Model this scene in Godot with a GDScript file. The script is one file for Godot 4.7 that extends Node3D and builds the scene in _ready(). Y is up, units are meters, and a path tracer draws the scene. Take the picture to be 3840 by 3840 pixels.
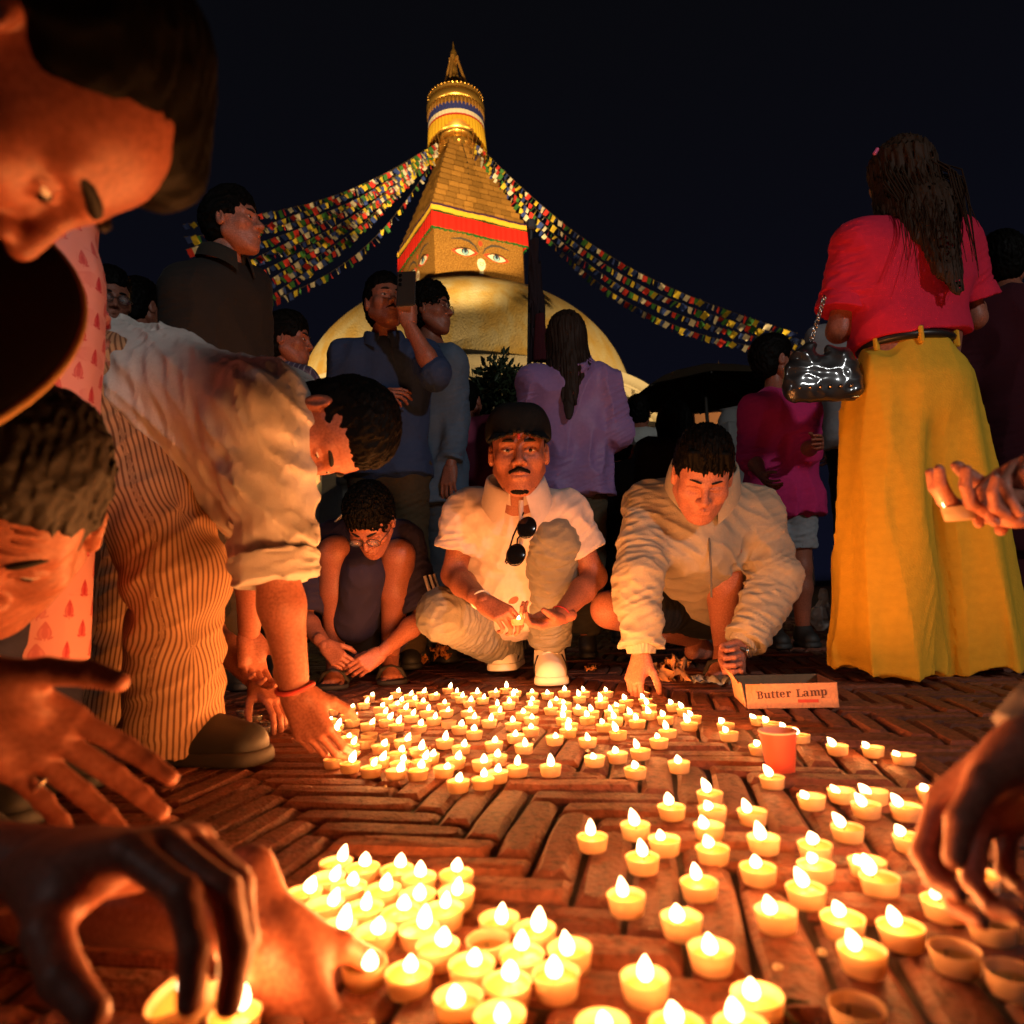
extends Node3D
# Night at a great stupa: people setting out butter lamps on a brick pavement.

const CANDLE := Color(1.0, 0.6, 0.3)
const CANDLE_ENERGY := 0.0115
const FLOOD := Color(1.0, 0.82, 0.52)

var rng := RandomNumberGenerator.new()
var eye_white: StandardMaterial3D
var eye_dark: StandardMaterial3D
var brow_mat: StandardMaterial3D

func _ready() -> void:
	rng.seed = 20
	# ---- camera
	var cam := Camera3D.new()
	cam.name = "camera"
	var p := deg_to_rad(6.77)
	var r := deg_to_rad(2.5)
	var fw := Vector3(0, sin(p), -cos(p))
	var u0 := Vector3(0, cos(p), sin(p))
	var right := Vector3.RIGHT * cos(r) - u0 * sin(r)
	var up := u0 * cos(r) + Vector3.RIGHT * sin(r)
	cam.transform = Transform3D(Basis(right, up, -fw), Vector3(0, 0.32, 0))
	var lens_attr := CameraAttributesPhysical.new()
	lens_attr.frustum_focal_length = 16.0
	lens_attr.frustum_focus_distance = 2.6
	lens_attr.exposure_aperture = 2.8
	lens_attr.frustum_near = 0.02
	lens_attr.frustum_far = 400.0
	cam.attributes = lens_attr
	cam.near = 0.02
	cam.far = 400.0
	add_child(cam)
	cam.current = true
	# ---- night sky and exposure
	var sm := ProceduralSkyMaterial.new()
	sm.sky_top_color = Color(0.105, 0.105, 0.115)
	sm.sky_horizon_color = Color(0.13, 0.14, 0.24)
	sm.sky_curve = 0.35
	sm.ground_bottom_color = Color(0.02, 0.02, 0.02)
	sm.ground_horizon_color = Color(0.05, 0.05, 0.06)
	var sky := Sky.new()
	sky.sky_material = sm
	var env := Environment.new()
	env.background_mode = Environment.BG_SKY
	env.sky = sky
	env.background_energy_multiplier = 0.22
	env.tonemap_mode = Environment.TONE_MAPPER_LINEAR
	env.tonemap_exposure = 1.0
	env.sdfgi_enabled = true
	env.ssao_enabled = true
	env.ssil_enabled = true
	var we := WorldEnvironment.new()
	we.environment = env
	add_child(we)
	base_textures()
	noise_skin = noise_tex(9, 0.03, 4, ramp([Color(0.8, 0.74, 0.72), Color(1, 1, 1)], [0.2, 0.8]))
	eye_white = plain(lin(0.62, 0.58, 0.55), 0.12)
	eye_dark = plain(lin(0.02, 0.012, 0.008), 0.08)
	brow_mat = hair_mat(lin(0.012, 0.01, 0.009))
	street_lamps()
	# ---- setting
	pavement()
	stupa()
	prayer_flags()
	# ---- things
	lamps()
	props()
	crowd()

func street_lamps() -> void:
	# two lamps at the edge of the square, outside the picture
	var spots := [
		[Vector3(-5.5, 0, 3.2), 5.1, Vector3(-0.2, 0.9, -2.6), 3.2, "tall grey street lamp behind the circle, on the side of the bending man"],
		[Vector3(4.4, 0, 5.2), 3.5, Vector3(0.9, 1.1, -2.6), 17.0, "short grey street lamp behind the woman in yellow trousers"]]
	var steel := plain(lin(0.18, 0.18, 0.18), 0.5, 0.7)
	for q: Array in spots:
		var at: Vector3 = q[0]
		var hh: float = q[1]
		var t := thing("street_lamp", q[4], "street lamp", at, "street lamps around the square")
		part(t, "post", lathe([Vector2(0.09, 0), Vector2(0.09, 0.5), Vector2(0.09, 0.5), Vector2(0.055, 0.52), Vector2(0.045, hh + 0.1), Vector2(0.0, hh + 0.12)], 16), steel)
		var aim: Vector3 = (q[2] as Vector3) - (at + Vector3(0, hh, 0))
		var x := frame_to(Vector3(0, hh, 0) + Vector3(aim.x, 0, aim.z).normalized() * 0.35, -aim.normalized(), Vector3.UP)
		part(t, "arm", tube([Vector3(0, hh, 0), x.origin], [0.025, 0.025]), steel)
		part(t, "lamp_housing", bevel_box(Vector3(0.36, 0.09, 0.3), 0.015), steel, x.translated_local(Vector3(0, 0.06, 0)))
		var glow := plain(lin(0.8, 0.8, 0.8), 0.4)
		glow.emission_enabled = true
		glow.emission = Color(0.95, 0.95, 0.94)
		glow.emission_energy_multiplier = 2.0
		part(t, "lamp_panel", bevel_box(Vector3(0.3, 0.012, 0.24), 0.004), glow, x.translated_local(Vector3(0, 0.006, 0)))
		var l := AreaLight3D.new()
		l.name = "lamp_light"
		l.area_size = Vector2(0.3, 0.24)
		l.light_color = Color(0.95, 0.95, 0.94)
		l.light_energy = q[3]
		l.area_range = 30.0
		l.shadow_enabled = true
		t.add_child(l)
		l.transform = x.translated_local(Vector3(0, -0.02, 0)) * Transform3D(Basis(Vector3.RIGHT, -PI / 2), Vector3.ZERO)

# ---------------------------------------------------------------- brick pavement laid in herringbone
func pavement() -> void:
	var soil := StandardMaterial3D.new()
	soil.albedo_color = lin(0.045, 0.03, 0.022)
	soil.albedo_texture = mottle
	soil.roughness = 0.95
	soil.uv1_triplanar = true
	soil.uv1_world_triplanar = true
	soil.uv1_scale = Vector3.ONE * 3.0
	var g := PlaneMesh.new()
	g.size = Vector2(400, 400)
	var ground := struct("ground", g, soil, Transform3D(Basis.IDENTITY, Vector3(0, -0.012, 0)))
	var wear := noise_tex(31, 0.02, 5, ramp([Color(0.6, 0.55, 0.5), Color(0.9, 0.88, 0.86), Color(1, 1, 1)], [0.15, 0.45, 0.85]))
	var grit := noise_tex(33, 0.045, 5, null, 6.0)
	var tones := [Vector3(0.24, 0.075, 0.04), Vector3(0.20, 0.066, 0.038), Vector3(0.27, 0.092, 0.05), Vector3(0.175, 0.058, 0.036), Vector3(0.25, 0.092, 0.055)]
	var mats := []
	for t: Vector3 in tones:
		var m := StandardMaterial3D.new()
		m.albedo_color = lin(t.x, t.y, t.z)
		m.albedo_texture = wear
		m.roughness = 0.62
		m.roughness_texture = mottle
		m.metallic_specular = 0.45
		m.uv1_triplanar = true
		m.uv1_world_triplanar = true
		m.uv1_scale = Vector3.ONE * 5.0
		m.normal_enabled = true
		m.normal_texture = grit
		m.normal_scale = 0.9
		mats.append(m)
	var w := 0.0575
	var variants := []
	for i in 6:
		variants.append(worn_brick(Vector3(w * 4 - 0.008, 0.05, w - 0.008), i))
	var turn := Basis(Vector3.UP, deg_to_rad(-12))
	var all := []
	var cam := Vector3(0, 0.32, 0)
	for yy in range(-130, 30):
		for xx in range(-80, 90):
			var m := posmod(xx - yy, 8)
			var c := Vector3.ZERO
			var spin := 0.0
			if m == 0:
				c = Vector3((xx + 2.0) * w, 0, (yy + 0.5) * w)
			elif m == 4:
				# column xx, rows from xx-7 to xx-4 in the staircase: this cell is its last row
				c = Vector3((xx + 0.5) * w, 0, (yy - 1.0) * w)
				spin = PI / 2
			else:
				continue
			c = turn * c
			if c.z > 0.3 or c.z < -6.2 or absf(c.x) > 1.2 - c.z * 0.85:
				continue
			var hgt := rng.randf_range(-0.004, 0.003)
			var tilt := Basis.from_euler(Vector3(rng.randf_range(-0.02, 0.02), rng.randf_range(-0.012, 0.012), rng.randf_range(-0.012, 0.012)))
			c.y = -0.0255 + hgt
			var in_view := absf(c.x) < -c.z * 0.78 and c.z < -0.36
			all.append([c.distance_to(cam) + (0.0 if in_view else 100.0), Transform3D(turn * Basis(Vector3.UP, spin) * tilt, c), rng.randi() % 6, rng.randi() % 5])
	all.sort_custom(func(a, b): return a[0] < b[0])
	var paving := Node3D.new()
	paving.name = "pavement"
	add_child(paving)
	paving.set_meta("kind", "structure")
	var rest := []
	for i in 5:
		rest.append(SurfaceTool.new())
		rest[i].begin(Mesh.PRIMITIVE_TRIANGLES)
	for i in all.size():
		var q: Array = all[i]
		if i < 300:
			part(paving, "brick", variants[q[2]], mats[q[3]], q[1])
		else:
			rest[q[3]].append_from(variants[q[2]], 0, q[1])
	var am := ArrayMesh.new()
	for i in 5:
		am = rest[i].commit(am)
	var o := MeshInstance3D.new()
	o.name = "far_bricks"
	o.mesh = am
	for i in 5:
		o.set_surface_override_material(i, mats[i])
	o.set_meta("kind", "stuff")
	paving.add_child(o)

func worn_brick(s: Vector3, sd: int) -> ArrayMesh:
	# chamfered, slightly irregular block: top ring, chamfer ring, foot
	var st := SurfaceTool.new()
	st.begin(Mesh.PRIMITIVE_TRIANGLES)
	var rr := RandomNumberGenerator.new()
	rr.seed = 50 + sd
	var h := s * 0.5
	var b := 0.006
	var out_pts := []
	var hx := [-1.0, -0.33, 0.33, 1.0, 1.0, 1.0, 0.33, -0.33, -1.0, -1.0]
	var hz := [-1.0, -1.0, -1.0, -1.0, 0.0, 1.0, 1.0, 1.0, 1.0, 0.0]
	for i in 10:
		out_pts.append(Vector3(hx[i] * h.x + rr.randf_range(-0.002, 0.0018), 0, hz[i] * h.z + rr.randf_range(-0.0018, 0.0015)))
	var top := []
	var mid := []
	var low := []
	for i in 10:
		var o: Vector3 = out_pts[i]
		var corner: bool = absf(hx[i]) == 1.0 and absf(hz[i]) == 1.0
		var k := b * rr.randf_range(0.7, 1.7) * (1.5 if corner else 1.0)
		top.append(Vector3(o.x - signf(o.x) * (k if absf(hx[i]) == 1.0 else 0.0), h.y + rr.randf_range(-0.0012, 0.0008), o.z - signf(hz[i]) * (k if absf(hz[i]) == 1.0 else 0.0)))
		mid.append(Vector3(o.x, h.y - k * 0.9, o.z))
		low.append(Vector3(o.x, -h.y, o.z))
	var c := Vector3(0, h.y + 0.0008, 0)
	st.set_smooth_group(-1)
	for i in 10:
		var j := (i + 1) % 10
		for tri: Array in [[c, top[i], top[j]], [top[i], mid[i], mid[j]], [top[i], mid[j], top[j]], [mid[i], low[i], low[j]], [mid[i], low[j], mid[j]]]:
			# ring runs clockwise seen from above
			for v: Vector3 in tri:
				st.add_vertex(v)
	st.generate_normals()
	st.index()
	return st.commit()

# ---------------------------------------------------------------- the stupa
func stupa() -> void:
	var at := Vector3(-2.52, 0, -40.92)
	var t := thing("stupa", "great white domed stupa with painted eyes, gilt stepped spire and cloth hangings", "stupa", at)
	var white := StandardMaterial3D.new()
	white.albedo_color = lin(0.62, 0.57, 0.47)
	white.albedo_texture = mottle
	white.roughness = 0.9
	white.uv1_triplanar = true
	white.uv1_scale = Vector3.ONE * 0.25
	white.normal_enabled = true
	white.normal_texture = noise_tex(41, 0.05, 4, null, 8.0)
	white.normal_scale = 0.45
	var lime := white.duplicate()
	lime.albedo_texture = noise_tex(43, 0.006, 4, ramp([Color(0.96, 0.82, 0.52), Color(0.98, 0.92, 0.76), Color(1, 0.99, 0.95)], [0.32, 0.5, 0.72]))
	lime.uv1_scale = Vector3(0.2, 0.13, 0.2)
	lime.normal_texture = noise_tex(47, 0.09, 3, null, 6.0)
	lime.albedo_color = lin(0.64, 0.6, 0.48)
	lime.detail_enabled = false
	var gilt := StandardMaterial3D.new()
	gilt.albedo_color = lin(0.46, 0.25, 0.07)
	gilt.albedo_texture = noise_tex(45, 0.03, 4, ramp([Color(0.72, 0.68, 0.6), Color(1, 1, 1)], [0.25, 0.7]))
	gilt.metallic = 0.25
	gilt.roughness = 0.55
	gilt.uv1_triplanar = true
	gilt.uv1_scale = Vector3.ONE * 0.6
	var gold := plain(lin(0.75, 0.45, 0.12), 0.3, 0.85)
	var turn := Basis(Vector3.UP, deg_to_rad(27.5))
	# terraces
	var terr := [[15.0, 0.0, 4.4], [10.6, 4.4, 8.6]]
	for q: Array in terr:
		var hh: float = q[2] - q[1]
		part(t, "terrace", bevel_box(Vector3(q[0] * 2.0, hh, q[0] * 1.5), 0.12), white, Transform3D(turn, Vector3(0, q[1] + hh / 2, 0)))
		part(t, "terrace", bevel_box(Vector3(q[0] * 1.5, hh - 0.006, q[0] * 2.0), 0.12), white, Transform3D(turn, Vector3(0, q[1] + hh / 2 - 0.003, 0)))
		for sg: float in [-1.0, 1.0]:
			part(t, "cornice", bevel_box(Vector3(q[0] * 1.5 + 0.4, 0.3, 0.5), 0.06), white, Transform3D(turn, Vector3(0, q[2] - 0.1, 0) + turn * Vector3(0, 0, sg * q[0])))
			part(t, "cornice", bevel_box(Vector3(0.5, 0.3, q[0] * 1.5 + 0.4), 0.06), white, Transform3D(turn, Vector3(0, q[2] - 0.1, 0) + turn * Vector3(sg * q[0], 0, 0)))
	# ring wall: base, band of open niches between piers, cornice
	part(t, "ring_wall", lathe([Vector2(11.2, 8.5), Vector2(11.2, 9.55), Vector2(11.2, 9.55), Vector2(11.5, 9.6), Vector2(11.5, 9.8), Vector2(11.5, 9.8), Vector2(11.25, 9.82), Vector2(11.25, 9.98), Vector2(11.25, 9.98), Vector2(10.55, 9.98), Vector2(10.55, 9.98), Vector2(10.55, 10.46)], 96), white)
	part(t, "ring_cornice", lathe([Vector2(10.55, 10.46), Vector2(11.25, 10.46), Vector2(11.25, 10.46), Vector2(11.25, 10.6), Vector2(11.25, 10.6), Vector2(11.6, 10.66), Vector2(11.6, 10.95), Vector2(11.6, 10.95), Vector2(10.0, 11.15)], 96), white)
	var pier := bevel_box(Vector3(1.51, 0.476, 0.7), 0.02)
	for i in 36:
		var a := TAU * (i + 0.85) / 36.0
		var b := Basis(Vector3.UP, a)
		part(t, "pier", pier, white, Transform3D(b, b * Vector3(0, 10.22, 10.88)))
	# dome
	var prof := []
	for i in 41:
		var a := i / 40.0 * PI / 2
		prof.append(Vector2(10.05 * pow(cos(a), 0.9), 11.0 + 7.7 * sin(a)))
	part(t, "dome", lathe(prof, 128), lime)
	# box with the eyes
	var hm := Node3D.new()
	hm.name = "eye_tower"
	t.add_child(hm)
	hm.basis = turn
	part(hm, "wall", bevel_box(Vector3(5.8, 5.4, 5.8), 0.05), gilt, Transform3D(Basis.IDENTITY, Vector3(0, 19.7, 0)))
	for k in 4:
		var fb := Basis(Vector3.UP, k * PI / 2)
		painted_eyes(hm, fb)
		valance(hm, fb)
	# thirteen gilt steps
	var steps := Node3D.new()
	steps.name = "spire"
	t.add_child(steps)
	steps.basis = turn
	var plate := bevel_box(Vector3.ONE, 0.03)
	var panel_tones := []
	for k in 4:
		var gm := gilt.duplicate()
		gm.albedo_color = gilt.albedo_color * [1.0, 0.88, 1.1, 0.95][k]
		panel_tones.append(gm)
	for i in 13:
		var u := i / 12.0
		var hw := lerpf(2.98, 0.92, u)
		var y0 := 22.6 + i * 0.475
		part(steps, "step", bevel_box(Vector3(hw * 2 - 0.12, 0.47, hw * 2 - 0.12), 0.02), gilt, Transform3D(Basis.IDENTITY, Vector3(0, y0 + 0.235, 0)))
		var n := maxi(3, int(hw * 2 / 0.62))
		for side in 4:
			var fb := Basis(Vector3.UP, side * PI / 2)
			if side == 1 or side == 2:
				continue
			for k in n:
				var wd := hw * 2 / n
				part(steps, "panel", plate, panel_tones[rng.randi() % 4], Transform3D(fb * Basis.from_scale(Vector3(wd - 0.025, 0.455 + rng.randf_range(0.0, 0.012), 0.08)), fb * Vector3(-hw + wd * (k + 0.5), y0 + 0.233, hw - 0.03 + rng.randf_range(0.0, 0.02))))
	var cord := plain(lin(0.03, 0.02, 0.012), 0.9)
	part(steps, "cable", tube([Vector3(-0.1, 28.6, 1.0), Vector3(0.05, 27.2, 1.4), Vector3(-0.15, 25.6, 1.95), Vector3(-0.1, 24.2, 2.42), Vector3(0.0, 23.0, 2.78)], [0.035], 6), cord)
	part(steps, "cable", tube([Vector3(0.45, 28.4, 1.02), Vector3(0.5, 26.6, 1.6), Vector3(0.62, 25.5, 2.0)], [0.03], 6), cord)
	# crown ring of petals under the canopy
	part(t, "crown_ring", lathe([Vector2(0.7, 28.6), Vector2(1.15, 28.7), Vector2(1.2, 28.95), Vector2(0.95, 29.1), Vector2(0.95, 29.4), Vector2(0.95, 29.4), Vector2(1.1, 29.45), Vector2(1.1, 29.62), Vector2(0.3, 29.7)], 32), gold)
	for i in 16:
		var a := TAU * i / 16
		part(t, "petal", bevel_box(Vector3(0.3, 0.42, 0.07), 0.02), gold, Transform3D(Basis(Vector3.UP, a) * Basis(Vector3.RIGHT, 0.25), Basis(Vector3.UP, a) * Vector3(0, 28.72, 1.16)))
	# canopy drum
	var drum := Node3D.new()
	drum.name = "canopy"
	t.add_child(drum)
	part(drum, "drum_wall", lathe([Vector2(1.55, 29.2), Vector2(1.74, 29.3), Vector2(1.74, 31.3), Vector2(1.74, 31.3), Vector2(1.84, 31.35), Vector2(1.88, 31.6), Vector2(1.8, 31.85), Vector2(1.72, 31.9), Vector2(1.72, 32.05), Vector2(1.78, 32.1), Vector2(1.7, 32.3), Vector2(1.4, 32.45), Vector2(0.5, 32.7), Vector2(0.0, 32.72)], 64), gold)
	for i in 44:
		var a := TAU * i / 44
		var b := Basis(Vector3.UP, a)
		part(drum, "drop_ornament", lathe([Vector2(0.0, -0.36), Vector2(0.06, -0.2), Vector2(0.085, 0.0), Vector2(0.085, 0.25), Vector2(0.0, 0.3)], 6), gilt, Transform3D(b, b * Vector3(0, 31.0, 1.78)))
		part(drum, "bead", bevel_box(Vector3(0.12, 0.12, 0.08), 0.03), gold, Transform3D(b, b * Vector3(0, 32.2, 1.78)))
	var bands := [[Color(0.03, 0.04, 0.25), 30.35, 30.85], [Color(0.75, 0.7, 0.66), 30.06, 30.35], [Color(0.5, 0.02, 0.02), 29.93, 30.06], [Color(0.8, 0.5, 0.04), 28.35, 29.93]]
	var nm := ["blue_band", "white_band", "red_band", "yellow_skirt"]
	for i in 4:
		var q: Array = bands[i]
		var c: Color = q[0]
		part(drum, nm[i], pleated_ring(1.80 + i * 0.004, q[1], q[2], 0.015 if i < 3 else 0.035, i == 3), cloth(lin(c.r, c.g, c.b), 0.85, 0.0, 1.0))
	for i in 20:
		var a := TAU * i / 20
		part(drum, "cord", tube([Vector3(cos(a) * 1.45, 29.4, sin(a) * 1.45), Vector3(cos(a) * 1.2, 28.5, sin(a) * 1.2)], [0.02], 5), gilt)
	# pinnacle with its four stays
	var pin := Node3D.new()
	pin.name = "pinnacle"
	t.add_child(pin)
	part(pin, "finial", lathe([Vector2(0.62, 32.5), Vector2(0.5, 32.9), Vector2(0.3, 33.3), Vector2(0.34, 33.45), Vector2(0.42, 33.6), Vector2(0.36, 33.8), Vector2(0.2, 33.95), Vector2(0.17, 34.3), Vector2(0.24, 34.45), Vector2(0.15, 34.6), Vector2(0.11, 34.95), Vector2(0.2, 35.15), Vector2(0.17, 35.4), Vector2(0.22, 35.6), Vector2(0.1, 35.9), Vector2(0.05, 36.1), Vector2(0.06, 36.2), Vector2(0.0, 36.5)], 24), gold)
	for i in 12:
		var a := TAU * i / 12
		part(pin, "petal", bevel_box(Vector3(0.16, 0.3, 0.05), 0.02), gold, Transform3D(Basis(Vector3.UP, a) * Basis(Vector3.RIGHT, 0.3), Basis(Vector3.UP, a) * Vector3(0, 33.55, 0.45)))
	for i in 4:
		var a := deg_to_rad(27.5 + 45 + 90 * i)
		part(pin, "stay", tube([Vector3(sin(a) * 0.95, 32.6, cos(a) * 0.95), Vector3(sin(a) * 0.2, 35.3, cos(a) * 0.2)], [0.1, 0.09], 6), gilt)
		part(pin, "stay_tip", bevel_box(Vector3(0.22, 0.3, 0.1), 0.03), gilt, Transform3D(Basis(Vector3.UP, a), Vector3(sin(a) * 0.27, 35.2, cos(a) * 0.27)))
	flood_masts()

func flood_masts() -> void:
	# two masts beside the square carry the lamps that light the stupa
	var dark := plain(lin(0.05, 0.05, 0.05), 0.6)
	var masts := [
		[Vector3(-22.0, 0, -25.0), "tall floodlight mast left of the stupa", 5.6, [[Vector3(-6, 14.0, -37), 470.0, 34.0]]],
		[Vector3(19.0, 0, -23.0), "tall floodlight mast right of the stupa", 5.6, [[Vector3(2, 13.0, -36), 400.0, 36.0]]],
		[Vector3(-2.15, 0, -12.2), "floodlight post facing the spire, behind the man with the phone", 4.0, [[Vector3(-2.6, 26.3, -39.5), 1350.0, 12.2]]],
		[Vector3(1.15, 0, -12.2), "floodlight post facing the spire, behind the purple jacket", 4.0, [[Vector3(-2.4, 26.3, -39.5), 1500.0, 12.2]]]]
	for q: Array in masts:
		var t := thing("floodlight_mast", q[1], "floodlight", q[0], "floodlight masts beside the stupa")
		part(t, "mast", lathe([Vector2(0.16, 0), Vector2(0.16, 0.6), Vector2(0.11, 0.65), Vector2(0.08, (q[2] as float) + 0.6), Vector2(0, (q[2] as float) + 0.62)], 16), dark)
		var k := 0
		for e: Array in q[3]:
			var hp := Vector3(0, (q[2] as float) + k * 0.45, 0)
			k += 1
			var aim: Vector3 = ((e[0] as Vector3) - (q[0] as Vector3) - hp).normalized()
			var x := frame_to(hp + Vector3(aim.x, 0, aim.z).normalized() * 0.35, -aim, Vector3.UP)
			part(t, "bracket", tube([hp, x.origin], [0.04], 8), dark)
			part(t, "lamp_housing", bevel_box(Vector3(0.5, 0.16, 0.42), 0.02), dark, x)
			var gl := plain(lin(0.8, 0.75, 0.6), 0.3)
			gl.emission_enabled = true
			gl.emission = FLOOD
			gl.emission_energy_multiplier = 3.0
			part(t, "lamp_glass", bevel_box(Vector3(0.42, 0.02, 0.34), 0.005), gl, x.translated_local(Vector3(0, -0.09, 0)))
			var s := SpotLight3D.new()
			s.name = "flood_beam"
			s.light_color = FLOOD
			s.light_energy = e[1]
			s.light_size = 0.2
			s.spot_range = 70.0
			s.spot_attenuation = 2.0
			s.spot_angle = e[2]
			s.spot_angle_attenuation = 0.4
			s.shadow_enabled = true
			t.add_child(s)
			s.transform = x.translated_local(Vector3(0, -0.14, 0)) * Transform3D(Basis(Vector3.RIGHT, -PI / 2), Vector3.ZERO)

func pleated_ring(r: float, y0: float, y1: float, depth: float, torn: bool) -> ArrayMesh:
	var st := SurfaceTool.new()
	st.begin(Mesh.PRIMITIVE_TRIANGLES)
	st.set_smooth_group(1)
	var n := 288
	var rows := 4
	var at := func(i: int, k: int) -> Vector3:
		var a := TAU * i / n
		var lo := y0
		if torn:
			lo += 0.85 * pow(maxf(0.0, cos(a - 1.55)), 1.5) + 0.1 * sin(a * 5.0 + 1.0) + 0.3 * pow(maxf(0.0, cos(a - 1.45)), 6.0) + 0.03 * sin(a * 41.0)
		var u := k / float(rows)
		var rad: float = r + depth * sin(a * 48.0 + 0.6 * sin(a * 7.0)) * (1.0 - u * 0.6) + (0.08 * (1.0 - u) if torn else 0.0)
		return Vector3(cos(a) * rad, lerpf(lo, y1, u), sin(a) * rad)
	for i in n:
		for k in rows:
			var q := [at.call(i, k), at.call(i, k + 1), at.call(i + 1, k + 1), at.call(i + 1, k)]
			for j in [0, 1, 2, 0, 2, 3]:
				st.add_vertex(q[j])
	st.generate_normals()
	st.index()
	return st.commit()

# flat outline as a thin slab facing +z
func slab(pts: PackedVector2Array, depth: float) -> ArrayMesh:
	var st := SurfaceTool.new()
	st.begin(Mesh.PRIMITIVE_TRIANGLES)
	var ids := Geometry2D.triangulate_polygon(pts)
	for i in range(0, ids.size(), 3):
		var tri := [pts[ids[i]], pts[ids[i + 1]], pts[ids[i + 2]]]
		if ((tri[1] as Vector2) - tri[0]).cross((tri[2] as Vector2) - tri[0]) > 0.0:
			tri.reverse()
		for q: Vector2 in tri:
			st.set_normal(Vector3.BACK)
			st.add_vertex(Vector3(q.x, q.y, depth))
	for i in pts.size():
		var a := pts[i]
		var b := pts[(i + 1) % pts.size()]
		var nn := Vector3(b.y - a.y, a.x - b.x, 0).normalized()
		for v: Vector3 in [Vector3(a.x, a.y, 0), Vector3(a.x, a.y, depth), Vector3(b.x, b.y, depth), Vector3(a.x, a.y, 0), Vector3(b.x, b.y, depth), Vector3(b.x, b.y, 0)]:
			st.set_normal(nn)
			st.add_vertex(v)
	return st.commit()

func arc_band(mid: Array, widths: Array) -> PackedVector2Array:
	var a := PackedVector2Array()
	var b := PackedVector2Array()
	for i in mid.size():
		var d: Vector2 = ((mid[mini(i + 1, mid.size() - 1)] as Vector2) - mid[maxi(i - 1, 0)]).normalized()
		var n := Vector2(-d.y, d.x)
		a.append((mid[i] as Vector2) + n * widths[i])
		b.append((mid[i] as Vector2) - n * widths[i])
	b.reverse()
	a.append_array(b)
	return a

func disc(c: Vector2, rx: float, ry: float, n := 20) -> PackedVector2Array:
	var a := PackedVector2Array()
	for i in n:
		a.append(c + Vector2(cos(TAU * i / n) * rx, sin(TAU * i / n) * ry))
	return a

func painted_eyes(hm: Node3D, fb: Basis) -> void:
	var z := 2.902
	var cols := {"red": plain(lin(0.6, 0.06, 0.03), 0.7), "white": plain(lin(0.8, 0.78, 0.7), 0.7), "blue": plain(lin(0.25, 0.5, 0.75), 0.6), "navy": plain(lin(0.02, 0.025, 0.07), 0.6), "grey": plain(lin(0.06, 0.055, 0.06), 0.7), "black": plain(lin(0.01, 0.01, 0.01), 0.6)}
	for s: float in [-1.0, 1.0]:
		var cx := s * 1.02
		var cy := 20.25
		var put := func(called: String, pts: PackedVector2Array, col: String, lift: float) -> void:
			part(hm, called, slab(pts, 0.01), cols[col], Transform3D(fb, fb * Vector3(0, 0, z + lift)))
		var lid := func(w: float, up: float, dn: float) -> PackedVector2Array:
			var a := PackedVector2Array()
			for i in 13:
				var u := i / 12.0 * 2.0 - 1.0
				a.append(Vector2(cx + u * w, cy + up * (1.0 - absf(u) * absf(u) * u * u) - 0.06 * s * u))
			for i in 11:
				var u := 1.0 - (i + 1) / 12.0 * 2.0
				a.append(Vector2(cx + u * w, cy - dn * (1.0 - u * u) - 0.06 * s * u))
			return a
		put.call("eye_rim", lid.call(0.86, 0.2, 0.26), "red", 0.0)
		put.call("eye_white", lid.call(0.62, 0.17, 0.22), "white", 0.014)
		put.call("iris_ring", disc(Vector2(cx, cy + 0.0), 0.24, 0.2), "navy", 0.028)
		put.call("iris", disc(Vector2(cx, cy - 0.03), 0.18, 0.165), "blue", 0.042)
		put.call("pupil", disc(Vector2(cx, cy + 0.03), 0.1, 0.1), "navy", 0.056)
		put.call("upper_lid", arc_band([Vector2(cx - 0.66, cy + 0.02), Vector2(cx - 0.3, cy + 0.19), Vector2(cx, cy + 0.215), Vector2(cx + 0.3, cy + 0.19), Vector2(cx + 0.66, cy + 0.02)], [0.012, 0.025, 0.03, 0.025, 0.012]), "black", 0.07)
		put.call("eyebrow", arc_band([Vector2(s * 0.14, 20.35), Vector2(s * 0.32, 20.72), Vector2(s * 0.75, 21.0), Vector2(s * 1.25, 21.05), Vector2(s * 1.9, 20.92)], [0.02, 0.05, 0.075, 0.06, 0.02]), "grey", 0.0)
	part(hm, "forehead_mark", slab(disc(Vector2(0, 20.98), 0.13, 0.16), 0.01), cols.red, Transform3D(fb, fb * Vector3(0, 0, z)))
	var nose := PackedVector2Array([Vector2(-0.2, 19.95), Vector2(-0.27, 19.7), Vector2(-0.2, 19.45), Vector2(-0.1, 19.3), Vector2(-0.13, 19.0), Vector2(0.1, 19.0), Vector2(0.13, 19.3), Vector2(0.25, 19.5), Vector2(0.29, 19.75), Vector2(0.2, 19.98), Vector2(0.0, 20.06)])
	part(hm, "nose_mark", slab(nose, 0.012), cols.white, Transform3D(fb, fb * Vector3(0, 0, z)))
	var sp := PackedVector2Array()
	var mids := []
	var wd := []
	for i in 14:
		var a := i * 0.55
		mids.append(Vector2(0.01 + cos(a) * (0.05 + 0.009 * i), 19.72 + sin(a) * (0.05 + 0.009 * i)))
		wd.append(0.012)
	part(hm, "nose_curl", slab(arc_band(mids, wd), 0.01), cols.red, Transform3D(fb, fb * Vector3(0, 0, z + 0.016)))

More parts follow.
